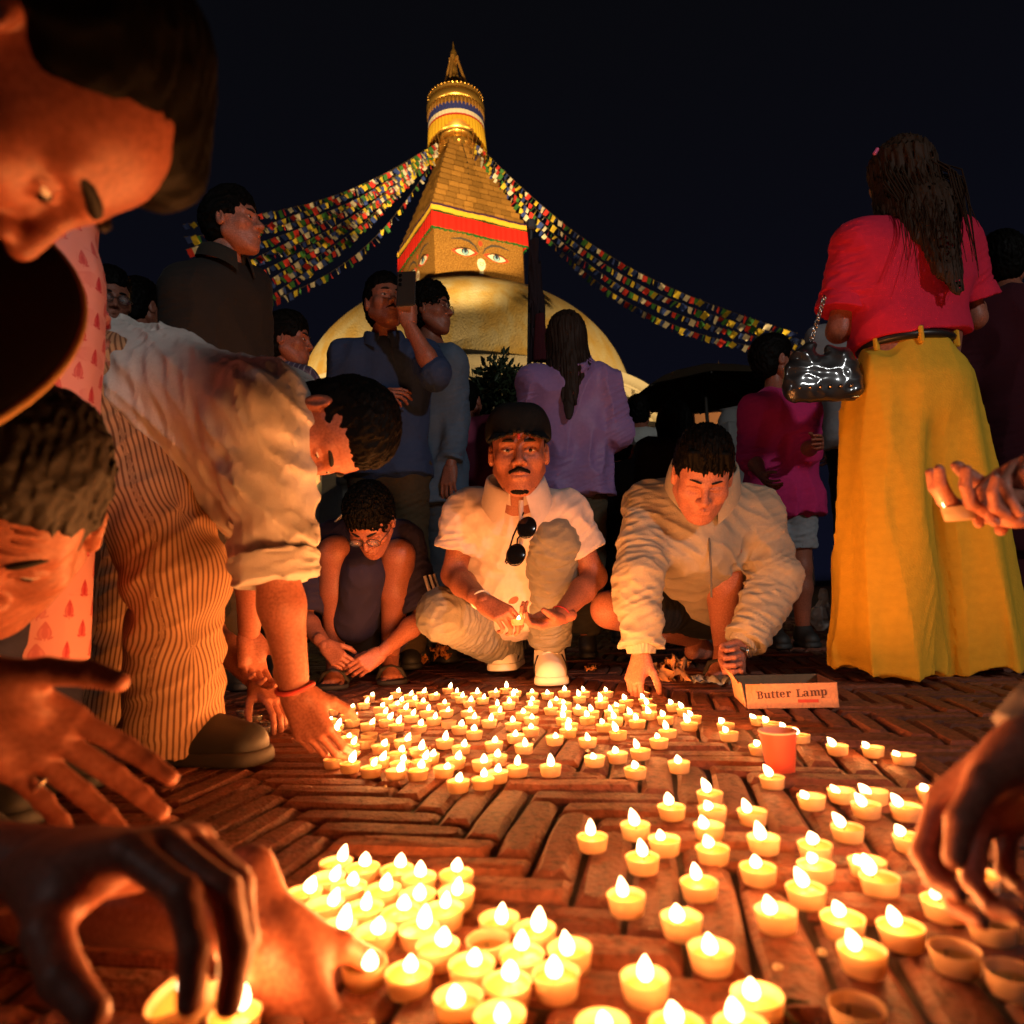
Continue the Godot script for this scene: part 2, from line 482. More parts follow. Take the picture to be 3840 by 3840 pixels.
# cloth hung round the top of the eye tower: yellow, green line, red pleats, green fringe
func valance(hm: Node3D, fb: Basis) -> void:
	var rows := [["purple_hem", Vector3(0.05, 0.02, 0.09), 22.66, 22.78, 0.0], ["yellow_band", Vector3(0.8, 0.52, 0.06), 22.36, 22.66, 0.0], ["green_line", Vector3(0.03, 0.08, 0.02), 22.27, 22.36, 0.0], ["red_pleats", Vector3(0.62, 0.022, 0.018), 21.32, 22.27, 0.03], ["green_fringe", Vector3(0.01, 0.12, 0.03), 21.2, 21.36, 0.05]]
	for i in 5:
		var q: Array = rows[i]
		var st := SurfaceTool.new()
		st.begin(Mesh.PRIMITIVE_TRIANGLES)
		st.set_smooth_group(1)
		var n := 120
		var half := 3.14
		var d: float = q[4]
		var at := func(a: int, k: int) -> Vector3:
			var u: float = -half + 2 * half * a / n
			var sag := 0.05 * sin(u * 2.1 + i) + 0.02 * sin(u * 9.0)
			var yy: float = (q[2] if k == 0 else q[3]) + (sag * 0.5)
			var pl: float = d * sin(u * 17.0 + sin(u * 5.0)) if k == 0 else d * 0.3 * sin(u * 17.0 + sin(u * 5.0))
			return Vector3(u, yy, 3.1 - i * 0.006 + pl + (0.06 if k == 0 and i == 3 else 0.0) + (0.06 if i == 4 else 0.0))
		for a in n:
			var c := [at.call(a, 0), at.call(a, 1), at.call(a + 1, 1), at.call(a + 1, 0)]
			for j in [0, 1, 2, 0, 2, 3]:
				st.add_vertex(c[j])
		st.generate_normals()
		st.index()
		var cc: Vector3 = q[1]
		part(hm, q[0], st.commit(), cloth(lin(cc.x, cc.y, cc.z), 0.8, 0.0, 1.0), Transform3D(fb, Vector3.ZERO))

# ---------------------------------------------------------------- strings of prayer flags
func prayer_flags() -> void:
	var top := Vector3(-2.52, 28.7, -40.92)
	var cols := [Vector3(0.03, 0.06, 0.3), Vector3(0.6, 0.57, 0.52), Vector3(0.45, 0.03, 0.03), Vector3(0.04, 0.16, 0.05), Vector3(0.6, 0.46, 0.05)]
	var mats := []
	for c: Vector3 in cols:
		var m := cloth(lin(c.x, c.y, c.z), 0.9, 0.0, 2.0)
		m.backlight_enabled = true
		m.backlight = Color(0.5, 0.5, 0.5)
		mats.append(m)
	var shapes := []
	for i in 5:
		shapes.append(flag_mesh(i))
	var cord := plain(lin(0.08, 0.06, 0.04), 0.9)
	var strings := []
	for i in 10:
		var u := i / 9.0
		# left fan, tied to posts beyond the square
		strings.append([Vector3(-1.2 - u * 0.1, -0.2 - u * 0.5, 1.2), Vector3(-13.3 + u * 0.5, lerpf(16.3, 11.2, u), -27.0), 1.1 + 0.5 * sin(i * 2.1), "dense fan of prayer flag strings falling to the left of the spire", 0.33])
	strings.append([Vector3(-1.4, -1.4, 1.3), Vector3(-9.3, 11.1, -24.0), 1.6, "lowest lone prayer flag string just above the left shoulder of the dome", 0.5])
	for i in 4:
		strings.append([Vector3(1.2, -0.1 - i * 0.22, 1.0), Vector3(11.8 + i * 0.25, 10.2 - i * 0.45, -26.5 + i * 0.3), 1.9 + 0.5 * i, "thick garland of prayer flag strings falling to the right of the spire", 0.34])
	for q: Array in strings:
		var a: Vector3 = top + q[0]
		var b: Vector3 = q[1]
		var grp := "strings of prayer flags tied to the spire"
		var t := thing("prayer_flag_string", q[3], "prayer flags", a, grp)
		var pts := []
		var n := 24
		for i in n + 1:
			var u := i / float(n)
			pts.append(a.lerp(b, u) - Vector3(0, sin(u * PI) * (q[2] as float), 0) - a)
		part(t, "cord", tube(pts, [0.012], 5), cord)
		var length := a.distance_to(b)
		var count := int(length / (q[4] as float))
		var along := (b - a).normalized()
		for k in count:
			var u := (k + 0.5 + rng.randf_range(-0.2, 0.2)) / count
			var pos := a.lerp(b, u) - Vector3(0, sin(u * PI) * (q[2] as float), 0) - a
			var x := Vector3(along.x, along.y, along.z).normalized()
			var sway := rng.randf_range(-0.5, 0.5)
			var y := (Vector3.UP - x * x.y).normalized()
			var z := x.cross(y)
			var bs := Basis(x, y, z).rotated(x, sway) * Basis(Vector3.UP, rng.randf_range(-0.7, 0.7))
			var sc := rng.randf_range(0.8, 1.15)
			part(t, "flag", shapes[rng.randi() % 5], mats[(k + int(q[2] * 10)) % 5], Transform3D(bs.scaled_local(Vector3(sc, sc * rng.randf_range(0.8, 1.1), sc)), pos))

func flag_mesh(sd: int) -> ArrayMesh:
	var st := SurfaceTool.new()
	st.begin(Mesh.PRIMITIVE_TRIANGLES)
	st.set_smooth_group(1)
	var at := func(i: int, k: int) -> Vector3:
		var u := i / 4.0
		var w := k / 4.0
		return Vector3((u - 0.5) * 0.27 * (1.0 - 0.12 * w), -w * 0.3, 0.035 * w * sin(u * 5.0 + sd * 1.3 + w * 2.0))
	for i in 4:
		for k in 4:
			var q := [at.call(i, k), at.call(i + 1, k), at.call(i + 1, k + 1), at.call(i, k + 1)]
			for j in [0, 1, 2, 0, 2, 3]:
				st.add_vertex(q[j])
	st.generate_normals()
	st.index()
	return st.commit()

# ---------------------------------------------------------------- butter lamps
var flame_mat: StandardMaterial3D
var cup_mat: StandardMaterial3D
var wax_mat: StandardMaterial3D
var wick_mat: StandardMaterial3D
var lamp_count := 0
var cups := []
var waxes := []
var flames := []

func lamp_parts() -> void:
	flame_mat = plain(lin(1, 0.9, 0.6), 1.0)
	flame_mat.emission_enabled = true
	flame_mat.emission = Color(1.0, 0.88, 0.66)
	flame_mat.emission_energy_multiplier = 9.0
	cup_mat = plain(lin(0.62, 0.44, 0.26), 0.35)
	cup_mat.backlight_enabled = true
	cup_mat.backlight = Color(0.8, 0.7, 0.55)
	wax_mat = plain(lin(0.6, 0.42, 0.13), 0.2)
	wax_mat.backlight_enabled = true
	wax_mat.backlight = Color(0.8, 0.7, 0.45)
	wick_mat = plain(lin(0.02, 0.015, 0.01), 0.9)
	for i in 4:
		var r := 0.019
		var h: float = [0.0165, 0.0172, 0.016, 0.0168][i]
		var lvl: float = [0.0138, 0.0112, 0.0128, 0.0075][i]
		cups.append(lathe([Vector2(0.0, 0.0), Vector2(0.0155, 0.0), Vector2(0.0165, 0.001), Vector2(0.0181, h * 0.6), Vector2(r, h - 0.001), Vector2(r + 0.0004, h), Vector2(r - 0.0002, h + 0.0004), Vector2(r - 0.0009, h - 0.001), Vector2(0.0174, h * 0.6), Vector2(0.0158, 0.0016), Vector2(0.0, 0.0012)], 28))
		var wr := lerpf(0.0157, 0.0179, lvl / 0.0165)
		waxes.append([lathe([Vector2(wr, lvl - 0.0035), Vector2(wr, lvl + 0.0006), Vector2(wr - 0.001, lvl), Vector2(wr * 0.7, lvl - 0.0004), Vector2(0.003, lvl - 0.0002), Vector2(0.0012, lvl + 0.0006), Vector2(0.0, lvl + 0.0006)], 28), lvl])
	for i in 5:
		var s: float = [1.0, 1.15, 0.9, 1.3, 0.8][i]
		var prof := []
		for k in 15:
			var u := k / 14.0
			prof.append(Vector2(0.0062 * pow(sin(PI * pow(u, 0.62)), 0.85) * (1.0 if i != 1 else 0.9) if k > 0 and k < 14 else 0.0, u * 0.0165 * s))
		flames.append(lathe(prof, 14))

func butter_lamp(at: Vector3, lit: bool, label: String, group: String, basis := Basis.IDENTITY, called := "butter_lamp") -> Node3D:
	var t := thing(called, label, "candle", at, group)
	t.basis = basis * Basis(Vector3.UP, rng.randf() * TAU)
	var k := rng.randi() % 4 if lit else 3
	part(t, "cup", cups[k], cup_mat)
	var wx: Array = waxes[k]
	part(t, "wax", wx[0], wax_mat)
	var lvl: float = wx[1]
	var inv := t.basis.inverse()
	var off := inv * Vector3(-0.005 * clampf(at.x * 2.4 - 0.2, -1.0, 1.5) + rng.randf_range(-0.003, 0.003), 0, rng.randf_range(-0.005, 0.004))
	off.y = lvl
	part(t, "wick", tube([off, off + Vector3(0.0004, 0.0062, 0.0)], [0.0008, 0.0006], 6), wick_mat)
	if not lit:
		return t
	var lean := clampf(-(at.x - 0.02) * 1.3, -0.6, 0.5) + rng.randf_range(-0.14, 0.14)
	var fb := inv * (Basis(Vector3.BACK, -lean) * Basis(Vector3.RIGHT, rng.randf_range(-0.15, 0.15)))
	var sz := rng.randf_range(0.84, 1.08)
	part(t, "flame", flames[rng.randi() % 5], flame_mat, Transform3D(fb.scaled(Vector3.ONE * sz), off + Vector3(0, 0.0045, 0)))
	var l := OmniLight3D.new()
	l.name = "flame_light"
	l.light_color = CANDLE
	l.light_energy = CANDLE_ENERGY * rng.randf_range(0.8, 1.2)
	l.light_size = 0.006
	l.omni_range = 8.0
	l.omni_attenuation = 2.0
	l.shadow_enabled = true
	t.add_child(l)
	l.position = off + Vector3(0, 0.0045, 0) + fb * Vector3(0, 0.007, 0)
	lamp_count += 1
	return t

func lamps() -> void:
	lamp_parts()
	for q: Vector2 in lit_at:
		var at := Vector3(q.x, 0.0, q.y)
		var label := "lit butter lamp with melting yellow wax in the dense far cluster on the bricks"
		var g := "butter lamps of the dense far cluster"
		if q.y > -0.95 and q.x < 0.12:
			label = "lit butter lamp with bright pool of wax in the tight near cluster"
			g = "butter lamps of the tight near cluster"
		elif q.x > 0.22 or q.y > -0.95:
			label = "lit butter lamp set out sparsely on the open bricks beside the paper cup"
			g = "butter lamps scattered on the open bricks"
		butter_lamp(at, true, label, g)
	for q: Vector2 in unlit_at:
		butter_lamp(Vector3(q.x, 0, q.y), false, "burnt out butter lamp cup without flame on the bricks", "burnt out butter lamps on the bricks", Basis.IDENTITY, "burnt_out_lamp")
	var tin := plain(lin(0.6, 0.58, 0.55), 0.25, 0.9)
	var wax2 := plain(lin(0.7, 0.66, 0.55), 0.4)
	for q: Vector2 in tin_at:
		var t := thing("tin_tealight", "unlit tealight in a shiny tin cup beside the striped trousers", "candle", Vector3(q.x, 0, q.y), "unlit tin tealights waiting by the shoe")
		part(t, "cup", cups[2], tin)
		part(t, "wax", waxes[2][0], wax2)
		part(t, "wick", tube([Vector3(0, 0.015, 0), Vector3(0.001, 0.024, 0)], [0.0008], 6), wick_mat)

# ---------------------------------------------------------------- small things on the ground
func props() -> void:
	butter_lamp_box()
	paper_cup()
	litter()
	far_things()

func butter_lamp_box() -> void:
	var t := thing("cardboard_box", "open orange printed cardboard tray lettered Butter Lamp", "box", Vector3(0.70, 0.0, -1.86))
	t.rotation.y = deg_to_rad(-9)
	t.scale = Vector3.ONE * 1.1
	var card := cloth(lin(0.62, 0.30, 0.17), 0.75, 0.0, 3.0)
	var inner := cloth(lin(0.33, 0.2, 0.11), 0.9, 0.0, 3.0)
	var w := 0.20
	var d := 0.16
	var h := 0.056
	part(t, "front_wall", bevel_box(Vector3(w, h, 0.003), 0.0008), card, Transform3D(Basis.IDENTITY, Vector3(0, h / 2 + 0.001, d / 2)))
	part(t, "back_wall", bevel_box(Vector3(w, h, 0.003), 0.0008), inner, Transform3D(Basis.IDENTITY, Vector3(0, h / 2 + 0.001, -d / 2)))
	part(t, "side_wall", bevel_box(Vector3(0.003, h, d), 0.0008), card, Transform3D(Basis(Vector3.BACK, 0.12), Vector3(-w / 2 - 0.006, h / 2 + 0.004, 0)))
	part(t, "side_wall", bevel_box(Vector3(0.003, h, d), 0.0008), card, Transform3D(Basis.IDENTITY, Vector3(w / 2, h / 2 + 0.001, 0)))
	part(t, "base", bevel_box(Vector3(w, 0.003, d), 0.0008), inner, Transform3D(Basis.IDENTITY, Vector3(0, 0.0035, 0)))
	part(t, "flap", bevel_box(Vector3(0.003, 0.03, d * 0.7), 0.0008), card, Transform3D(Basis(Vector3.BACK, 0.5), Vector3(-w / 2 - 0.02, h + 0.012, 0)))
	var f := SystemFont.new()
	f.font_names = PackedStringArray(["Droid Serif"])
	f.font_italic = true
	f.font_weight = 700
	var ink := plain(lin(0.09, 0.035, 0.03), 0.8)
	var x := -0.078
	for q: Array in [["Butter", 0.0], ["Lamp", 0.087]]:
		var tm := TextMesh.new()
		tm.text = q[0]
		tm.font = f
		tm.font_size = 22
		tm.pixel_size = 0.00108
		tm.depth = 0.0006
		tm.horizontal_alignment = HORIZONTAL_ALIGNMENT_LEFT
		part(t, "lettering", tm, ink, Transform3D(Basis(Vector3.BACK, 0.05), Vector3(x + q[1], 0.031 + (0.003 if q[1] > 0.0 else 0.0), d / 2 + 0.0024)))
	part(t, "red_stripe", bevel_box(Vector3(0.045, 0.007, 0.0006), 0.0002), plain(lin(0.5, 0.06, 0.04), 0.8), Transform3D(Basis.IDENTITY, Vector3(0.035, 0.017, d / 2 + 0.0022)))

func paper_cup() -> void:
	var t := thing("paper_cup", "small red paper cup with pale rim standing among the lamps", "cup", Vector3(0.437, 0.0, -1.205))
	var red := plain(lin(0.5, 0.075, 0.04), 0.55)
	red.backlight_enabled = true
	red.backlight = Color(0.7, 0.4, 0.3)
	var pale := plain(lin(0.8, 0.68, 0.5), 0.6)
	pale.backlight_enabled = true
	pale.backlight = Color(0.9, 0.85, 0.75)
	part(t, "wall", lathe([Vector2(0.0, 0.003), Vector2(0.021, 0.003), Vector2(0.021, 0.0), Vector2(0.0225, 0.0), Vector2(0.0225, 0.0), Vector2(0.0308, 0.066)], 40), red)
	part(t, "inside", lathe([Vector2(0.03, 0.066), Vector2(0.0222, 0.005), Vector2(0.0222, 0.005), Vector2(0.0, 0.005)], 40), pale)
	part(t, "rim", lathe([Vector2(0.0308, 0.0655), Vector2(0.0322, 0.0665), Vector2(0.0318, 0.0685), Vector2(0.0304, 0.0685), Vector2(0.0298, 0.0665)], 40), pale)

# thin crumpled sheet
func crumpled(w: float, h: float, amp: float, sd: int, n := 9, ragged := 0.0) -> ArrayMesh:
	var st := SurfaceTool.new()
	st.begin(Mesh.PRIMITIVE_TRIANGLES)
	st.set_smooth_group(-1 if n < 8 else 1)
	var nz := FastNoiseLite.new()
	nz.seed = sd
	nz.frequency = 1.0
	var g := []
	for i in n:
		for k in n:
			var u := i / (n - 1.0) - 0.5
			var v := k / (n - 1.0) - 0.5
			var edge := 1.0 - ragged * absf(nz.get_noise_2d(i * 3.1, k * 2.7)) * (1.0 if maxf(absf(u), absf(v)) > 0.4 else 0.0)
			g.append(Vector3(u * w * edge + nz.get_noise_2d(u * 4 + 9, v * 4) * amp * 0.5, amp * (0.5 + nz.get_noise_2d(u * 5.0, v * 5.0 + 30)) + amp * 0.4, v * h * edge + nz.get_noise_2d(u * 4, v * 4 + 60) * amp * 0.5))
	for i in n - 1:
		for k in n - 1:
			var a: int = i * n + k
			for q: int in [a, a + n, a + n + 1, a, a + n + 1, a + 1]:
				st.add_vertex(g[q])
	st.generate_normals()
	st.index()
	return st.commit()

func litter() -> void:
	var dry := cloth(lin(0.45, 0.2, 0.07), 0.85, 0.0, 20.0)
	var pet := cloth(lin(0.55, 0.2, 0.04), 0.85, 0.0, 20.0)
	var q := [["crushed_flower", "larger crushed orange flower head beside the white shoes", "flower", "petal1", 0.09, 0.055, pet], ["crushed_flower", "small crushed orange flower head beside the sandals", "flower", "petal2", 0.045, 0.04, pet], ["fallen_petal", "lone orange petal on bricks between the two squatting men", "petal", "petal3", 0.05, 0.03, pet], ["dry_leaf", "crumpled dry brown leaf by the fingers of the man in windbreaker", "leaf", "leafc", 0.10, 0.09, dry]]
	for i in q.size():
		var e: Array = q[i]
		var t := thing(e[0], e[1], e[2], pt[e[3]])
		var amp: float = e[4]
		for k in (4 if e[0] != "fallen_petal" else 1):
			part(t, "petal" if e[0] != "dry_leaf" else "leaf_blade", crumpled(amp * 0.8, (e[5] as float) * 0.9, amp * 0.5, i * 7 + k, 8, 0.5), e[6], Transform3D(Basis.from_euler(Vector3(rng.randf_range(-0.4, 0.4), k * 1.7, rng.randf_range(-0.4, 0.4))), Vector3(rng.randf_range(-0.2, 0.2) * amp, 0.006 + k * amp * 0.12, rng.randf_range(-0.2, 0.2) * amp)))
	var clear := plain(lin(0.35, 0.33, 0.3), 0.25)
	clear.backlight_enabled = true
	clear.backlight = Color(0.5, 0.5, 0.5)
	var t2 := thing("plastic_wrapper", "crumpled pale plastic wrapper lying behind the printed box", "wrapper", pt.plastic)
	part(t2, "film", crumpled(0.12, 0.07, 0.03, 77, 10, 0.4), clear)
	var t3 := thing("plastic_bag", "white plastic bag slumped beside the hem of yellow trousers", "bag", pt.bagw)
	var v := Vol.new(0.008)
	v.ell(Vector3(0, 0.08, 0), Vector3(0.07, 0.09, 0.06), 0.03)
	v.cap(Vector3(0.01, 0.14, 0), Vector3(0.02, 0.25, 0.01), 0.04, 0.02, 0.03)
	v.crumple(0.016, Vector3(14, 12, 14), Basis.IDENTITY, true, 3.0)
	v.cut_plane(Vector3(0, 0.001, 0), Vector3.DOWN)
	var o := blank()
	v.mesh(o)
	part(t3, "bag_film", to_mesh(o), plain(lin(0.4, 0.38, 0.36), 0.35))
	var t4 := thing("plastic_bag", "glossy clear plastic bag behind the arm of the bending man", "bag", pt.litter)
	var v4 := Vol.new(0.008)
	v4.cap(Vector3(0, 0.06, 0), Vector3(0.0, 0.26, 0), 0.055, 0.03, 0.03)
	v4.crumple(0.02, Vector3(16, 9, 16), Basis.IDENTITY, true, 5.0)
	v4.cut_plane(Vector3(0, 0.001, 0), Vector3.DOWN)
	var o4 := blank()
	v4.mesh(o4)
	part(t4, "bag_film", to_mesh(o4), plain(lin(0.3, 0.27, 0.24), 0.25))
	var sp := thing("green_sprig", "small green sprig in a brick joint among the scattered lamps", "plant", pt.sprig)
	var green := plain(lin(0.05, 0.09, 0.02), 0.7)
	for i in 5:
		var a := i * 1.25
		part(sp, "blade", tube([Vector3.ZERO, Vector3(cos(a) * 0.012, 0.006, sin(a) * 0.012), Vector3(cos(a) * 0.028, 0.004, sin(a) * 0.028)], [0.0015, 0.002, 0.0006], 5), green)
	var drop := plain(lin(0.75, 0.62, 0.4), 0.3)
	var wd := thing("spilt_wax", "scattered pale drops of spilt wax on the bricks", "wax")
	wd.set_meta("kind", "stuff")
	var om := blank()
	for i in 46:
		var b: Vector2 = lit_at[rng.randi() % lit_at.size()]
		var c := Vector3(b.x + rng.randf_range(-0.09, 0.09), 0.0, b.y + rng.randf_range(-0.09, 0.09))
		var r := rng.randf_range(0.002, 0.005)
		tube_into(om, [c + Vector3(0, -0.002, 0), c + Vector3(0, 0.001, 0), c + Vector3(0, 0.0022, 0)], [r, r * 0.9, r * 0.4], 8)
	part(wd, "drops", to_mesh(om), drop)

func far_things() -> void:
	# banner on a thin pole among the crowd
	var pb: Vector3 = pt.pole_bot
	pb.y = 0
	var ptop: Vector3 = pt.pole_top
	var t := thing("banner_pole", "dark rolled banner hanging from a thin pole behind the crowd", "banner", pb)
	part(t, "pole", tube([Vector3.ZERO, ptop - pb], [0.014, 0.012], 8), plain(lin(0.04, 0.04, 0.045), 0.5))
	part(t, "pole_cap", bevel_box(Vector3(0.05, 0.06, 0.05), 0.01), plain(lin(0.12, 0.12, 0.12), 0.5), Transform3D(Basis.IDENTITY, ptop - pb))
	var v := Vol.new(0.007)
	var a := ptop - pb + Vector3(0.01, -0.1, 0.03)
	v.cap(a, a + Vector3(0.0, -0.72, 0), 0.03, 0.055, 0.02, 3, 0.012, 2.0, 22.0, Vector3.BACK, 0.5)
	v.crumple(0.012, Vector3(30, 3, 30), Basis.IDENTITY, true, 2.0)
	var o := blank()
	v.mesh(o)
	part(t, "cloth", to_mesh(o), cloth(lin(0.02, 0.012, 0.016), 0.85, 0.1))
	var v2 := Vol.new(0.007)
	v2.cap(a + Vector3(0.012, -0.45, 0.022), a + Vector3(0.012, -0.72, 0.022), 0.025, 0.05, 0.02, 3, 0.01, 2.0, 22.0, Vector3.BACK, 0.5)
	var o2 := blank()
	v2.mesh(o2)
	part(t, "maroon_panel", to_mesh(o2), cloth(lin(0.06, 0.008, 0.012), 0.85, 0.1))
	# shrub
	var sp: Vector3 = pt.plant
	var s := thing("potted_shrub", "dark leafy shrub in a pot before the pale terrace wall", "shrub", Vector3(sp.x, 0, sp.z))
	part(s, "pot", lathe([Vector2(0.0, 0), Vector2(0.2, 0), Vector2(0.2, 0), Vector2(0.26, 0.4), Vector2(0.28, 0.4), Vector2(0.28, 0.44), Vector2(0.24, 0.44), Vector2(0.22, 0.38), Vector2(0, 0.38)], 24), plain(lin(0.18, 0.08, 0.05), 0.9))
	part(s, "trunk", tube([Vector3(0, 0.36, 0), Vector3(0.02, 0.9, 0), Vector3(0, sp.y - 0.1, 0)], [0.03, 0.025, 0.015], 8), plain(lin(0.06, 0.04, 0.025), 0.9))
	var fo := blank()
	for i in 1500:
		var d := Vector3(rng.randfn() * 0.14, rng.randfn() * 0.09, rng.randfn() * 0.12)
		d.y += 0.12 * exp(-d.x * d.x * 40.0)
		var c := Vector3(0, sp.y, 0) + d
		var dir := (d + Vector3(rng.randfn(), rng.randfn() - 0.6, rng.randfn()) * 0.15).normalized()
		tube_into(fo, [c, c + dir * 0.025, c + dir * 0.06], [0.002, 0.016, 0.001], 4, false, 0.2)
	part(s, "foliage", to_mesh(fo), plain(lin(0.025, 0.045, 0.015), 0.6))
	# market umbrella
	var u: Vector3 = pt.umb
	var um := thing("market_umbrella", "wide dark brown market umbrella behind the seated people", "umbrella", Vector3(u.x, 0, u.z))
	part(um, "pole", tube([Vector3.ZERO, Vector3(0, u.y + 0.25, 0)], [0.025], 8), plain(lin(0.05, 0.04, 0.03), 0.6))
	var can := cloth(lin(0.09, 0.06, 0.03), 0.9, 0.0, 1.0)
	for i in 8:
		var st := SurfaceTool.new()
		st.begin(Mesh.PRIMITIVE_TRIANGLES)
		var a0 := TAU * i / 8 + 0.2
		var a1 := TAU * (i + 1) / 8 + 0.2
		for k in 4:
			var u0 := k / 4.0
			var u1 := (k + 1) / 4.0
			var f := func(an: float, w: float) -> Vector3:
				return Vector3(cos(an) * 1.0 * w, u.y + 0.28 - 0.34 * w * w, sin(an) * 1.0 * w)
			for pnt: Vector3 in [f.call(a0, u0), f.call(a0, u1), f.call(a1, u1), f.call(a0, u0), f.call(a1, u1), f.call(a1, u0)]:
				st.add_vertex(pnt)
		st.generate_normals()
		part(um, "canopy_panel", st.commit(), can)
		part(um, "rib", tube([Vector3(0, u.y + 0.24, 0), Vector3(cos(a0), u.y - 0.08, sin(a0))], [0.01], 5), plain(lin(0.1, 0.09, 0.07), 0.5))
	# temple roof with gilt finials, low on the skyline
	var gp: Vector3 = pt.gold2
	var tp := thing("temple", "dark temple roof with small gilt finials beyond the umbrella", "temple", Vector3(gp.x, 0, gp.z))
	var shade := plain(lin(0.28, 0.13, 0.08), 0.9)
	var tile := plain(lin(0.16, 0.08, 0.055), 0.85)
	part(tp, "wall", bevel_box(Vector3(4.2, gp.y - 2.0, 4.2), 0.05), shade, Transform3D(Basis.IDENTITY, Vector3(0, (gp.y - 2.0) / 2, 0)))
	part(tp, "roof", lathe([Vector2(3.6, gp.y - 2.2), Vector2(3.6, gp.y - 2.0), Vector2(3.6, gp.y - 2.0), Vector2(0.5, gp.y - 0.6), Vector2(0, gp.y - 0.55)], 4), tile, Transform3D(Basis(Vector3.UP, 0.6), Vector3.ZERO))
	var gold := plain(lin(0.75, 0.5, 0.18), 0.3, 0.8)
	for q: String in ["gold1", "gold2", "gold3"]:
		var c: Vector3 = (pt[q] as Vector3) - tp.position
		part(tp, "finial", lathe([Vector2(0.16, -0.3), Vector2(0.13, -0.2), Vector2(0.06, -0.12), Vector2(0.12, 0.0), Vector2(0.05, 0.1), Vector2(0.07, 0.18), Vector2(0.02, 0.25), Vector2(0, 0.45)], 12), gold, Transform3D(Basis.IDENTITY, c))
		part(tp, "finial_post", tube([c + Vector3(0, -1.6, 0), c + Vector3(0, -0.3, 0)], [0.08, 0.08], 8), tile)
	var lampm := plain(lin(0.8, 0.7, 0.5), 0.4)
	lampm.emission_enabled = true
	lampm.emission = FLOOD
	lampm.emission_energy_multiplier = 2.0
	var lp := Vector3(-0.6, gp.y - 0.45, 1.9)
	part(tp, "roof_lamp", bevel_box(Vector3(0.2, 0.1, 0.12), 0.02), lampm, Transform3D(Basis.IDENTITY, lp))
	var sl := OmniLight3D.new()
	sl.name = "roof_lamp_light"
	sl.light_color = FLOOD
	sl.light_energy = 1.6
	sl.light_size = 0.04
	sl.omni_range = 12.0
	sl.omni_attenuation = 2.0
	sl.shadow_enabled = true
	tp.add_child(sl)
	sl.position = lp
	# small white shrine
	var cp: Vector3 = pt.chait
	var ch := thing("small_shrine", "small white pointed shrine beyond the magenta shirt", "shrine", Vector3(cp.x, 0, cp.z))
	var wh := plain(lin(0.55, 0.53, 0.5), 0.9)
	part(ch, "plinth", bevel_box(Vector3(0.5, cp.y - 0.25, 0.5), 0.03), wh, Transform3D(Basis(Vector3.UP, 0.4), Vector3(0, (cp.y - 0.25) / 2, 0)))
	part(ch, "dome", lathe([Vector2(0.22, cp.y - 0.25), Vector2(0.22, cp.y - 0.15), Vector2(0.15, cp.y - 0.02), Vector2(0.13, cp.y), Vector2(0.13, cp.y), Vector2(0.17, cp.y + 0.01), Vector2(0.17, cp.y + 0.05), Vector2(0.06, cp.y + 0.08), Vector2(0.0, cp.y + 0.25)], 16), wh)


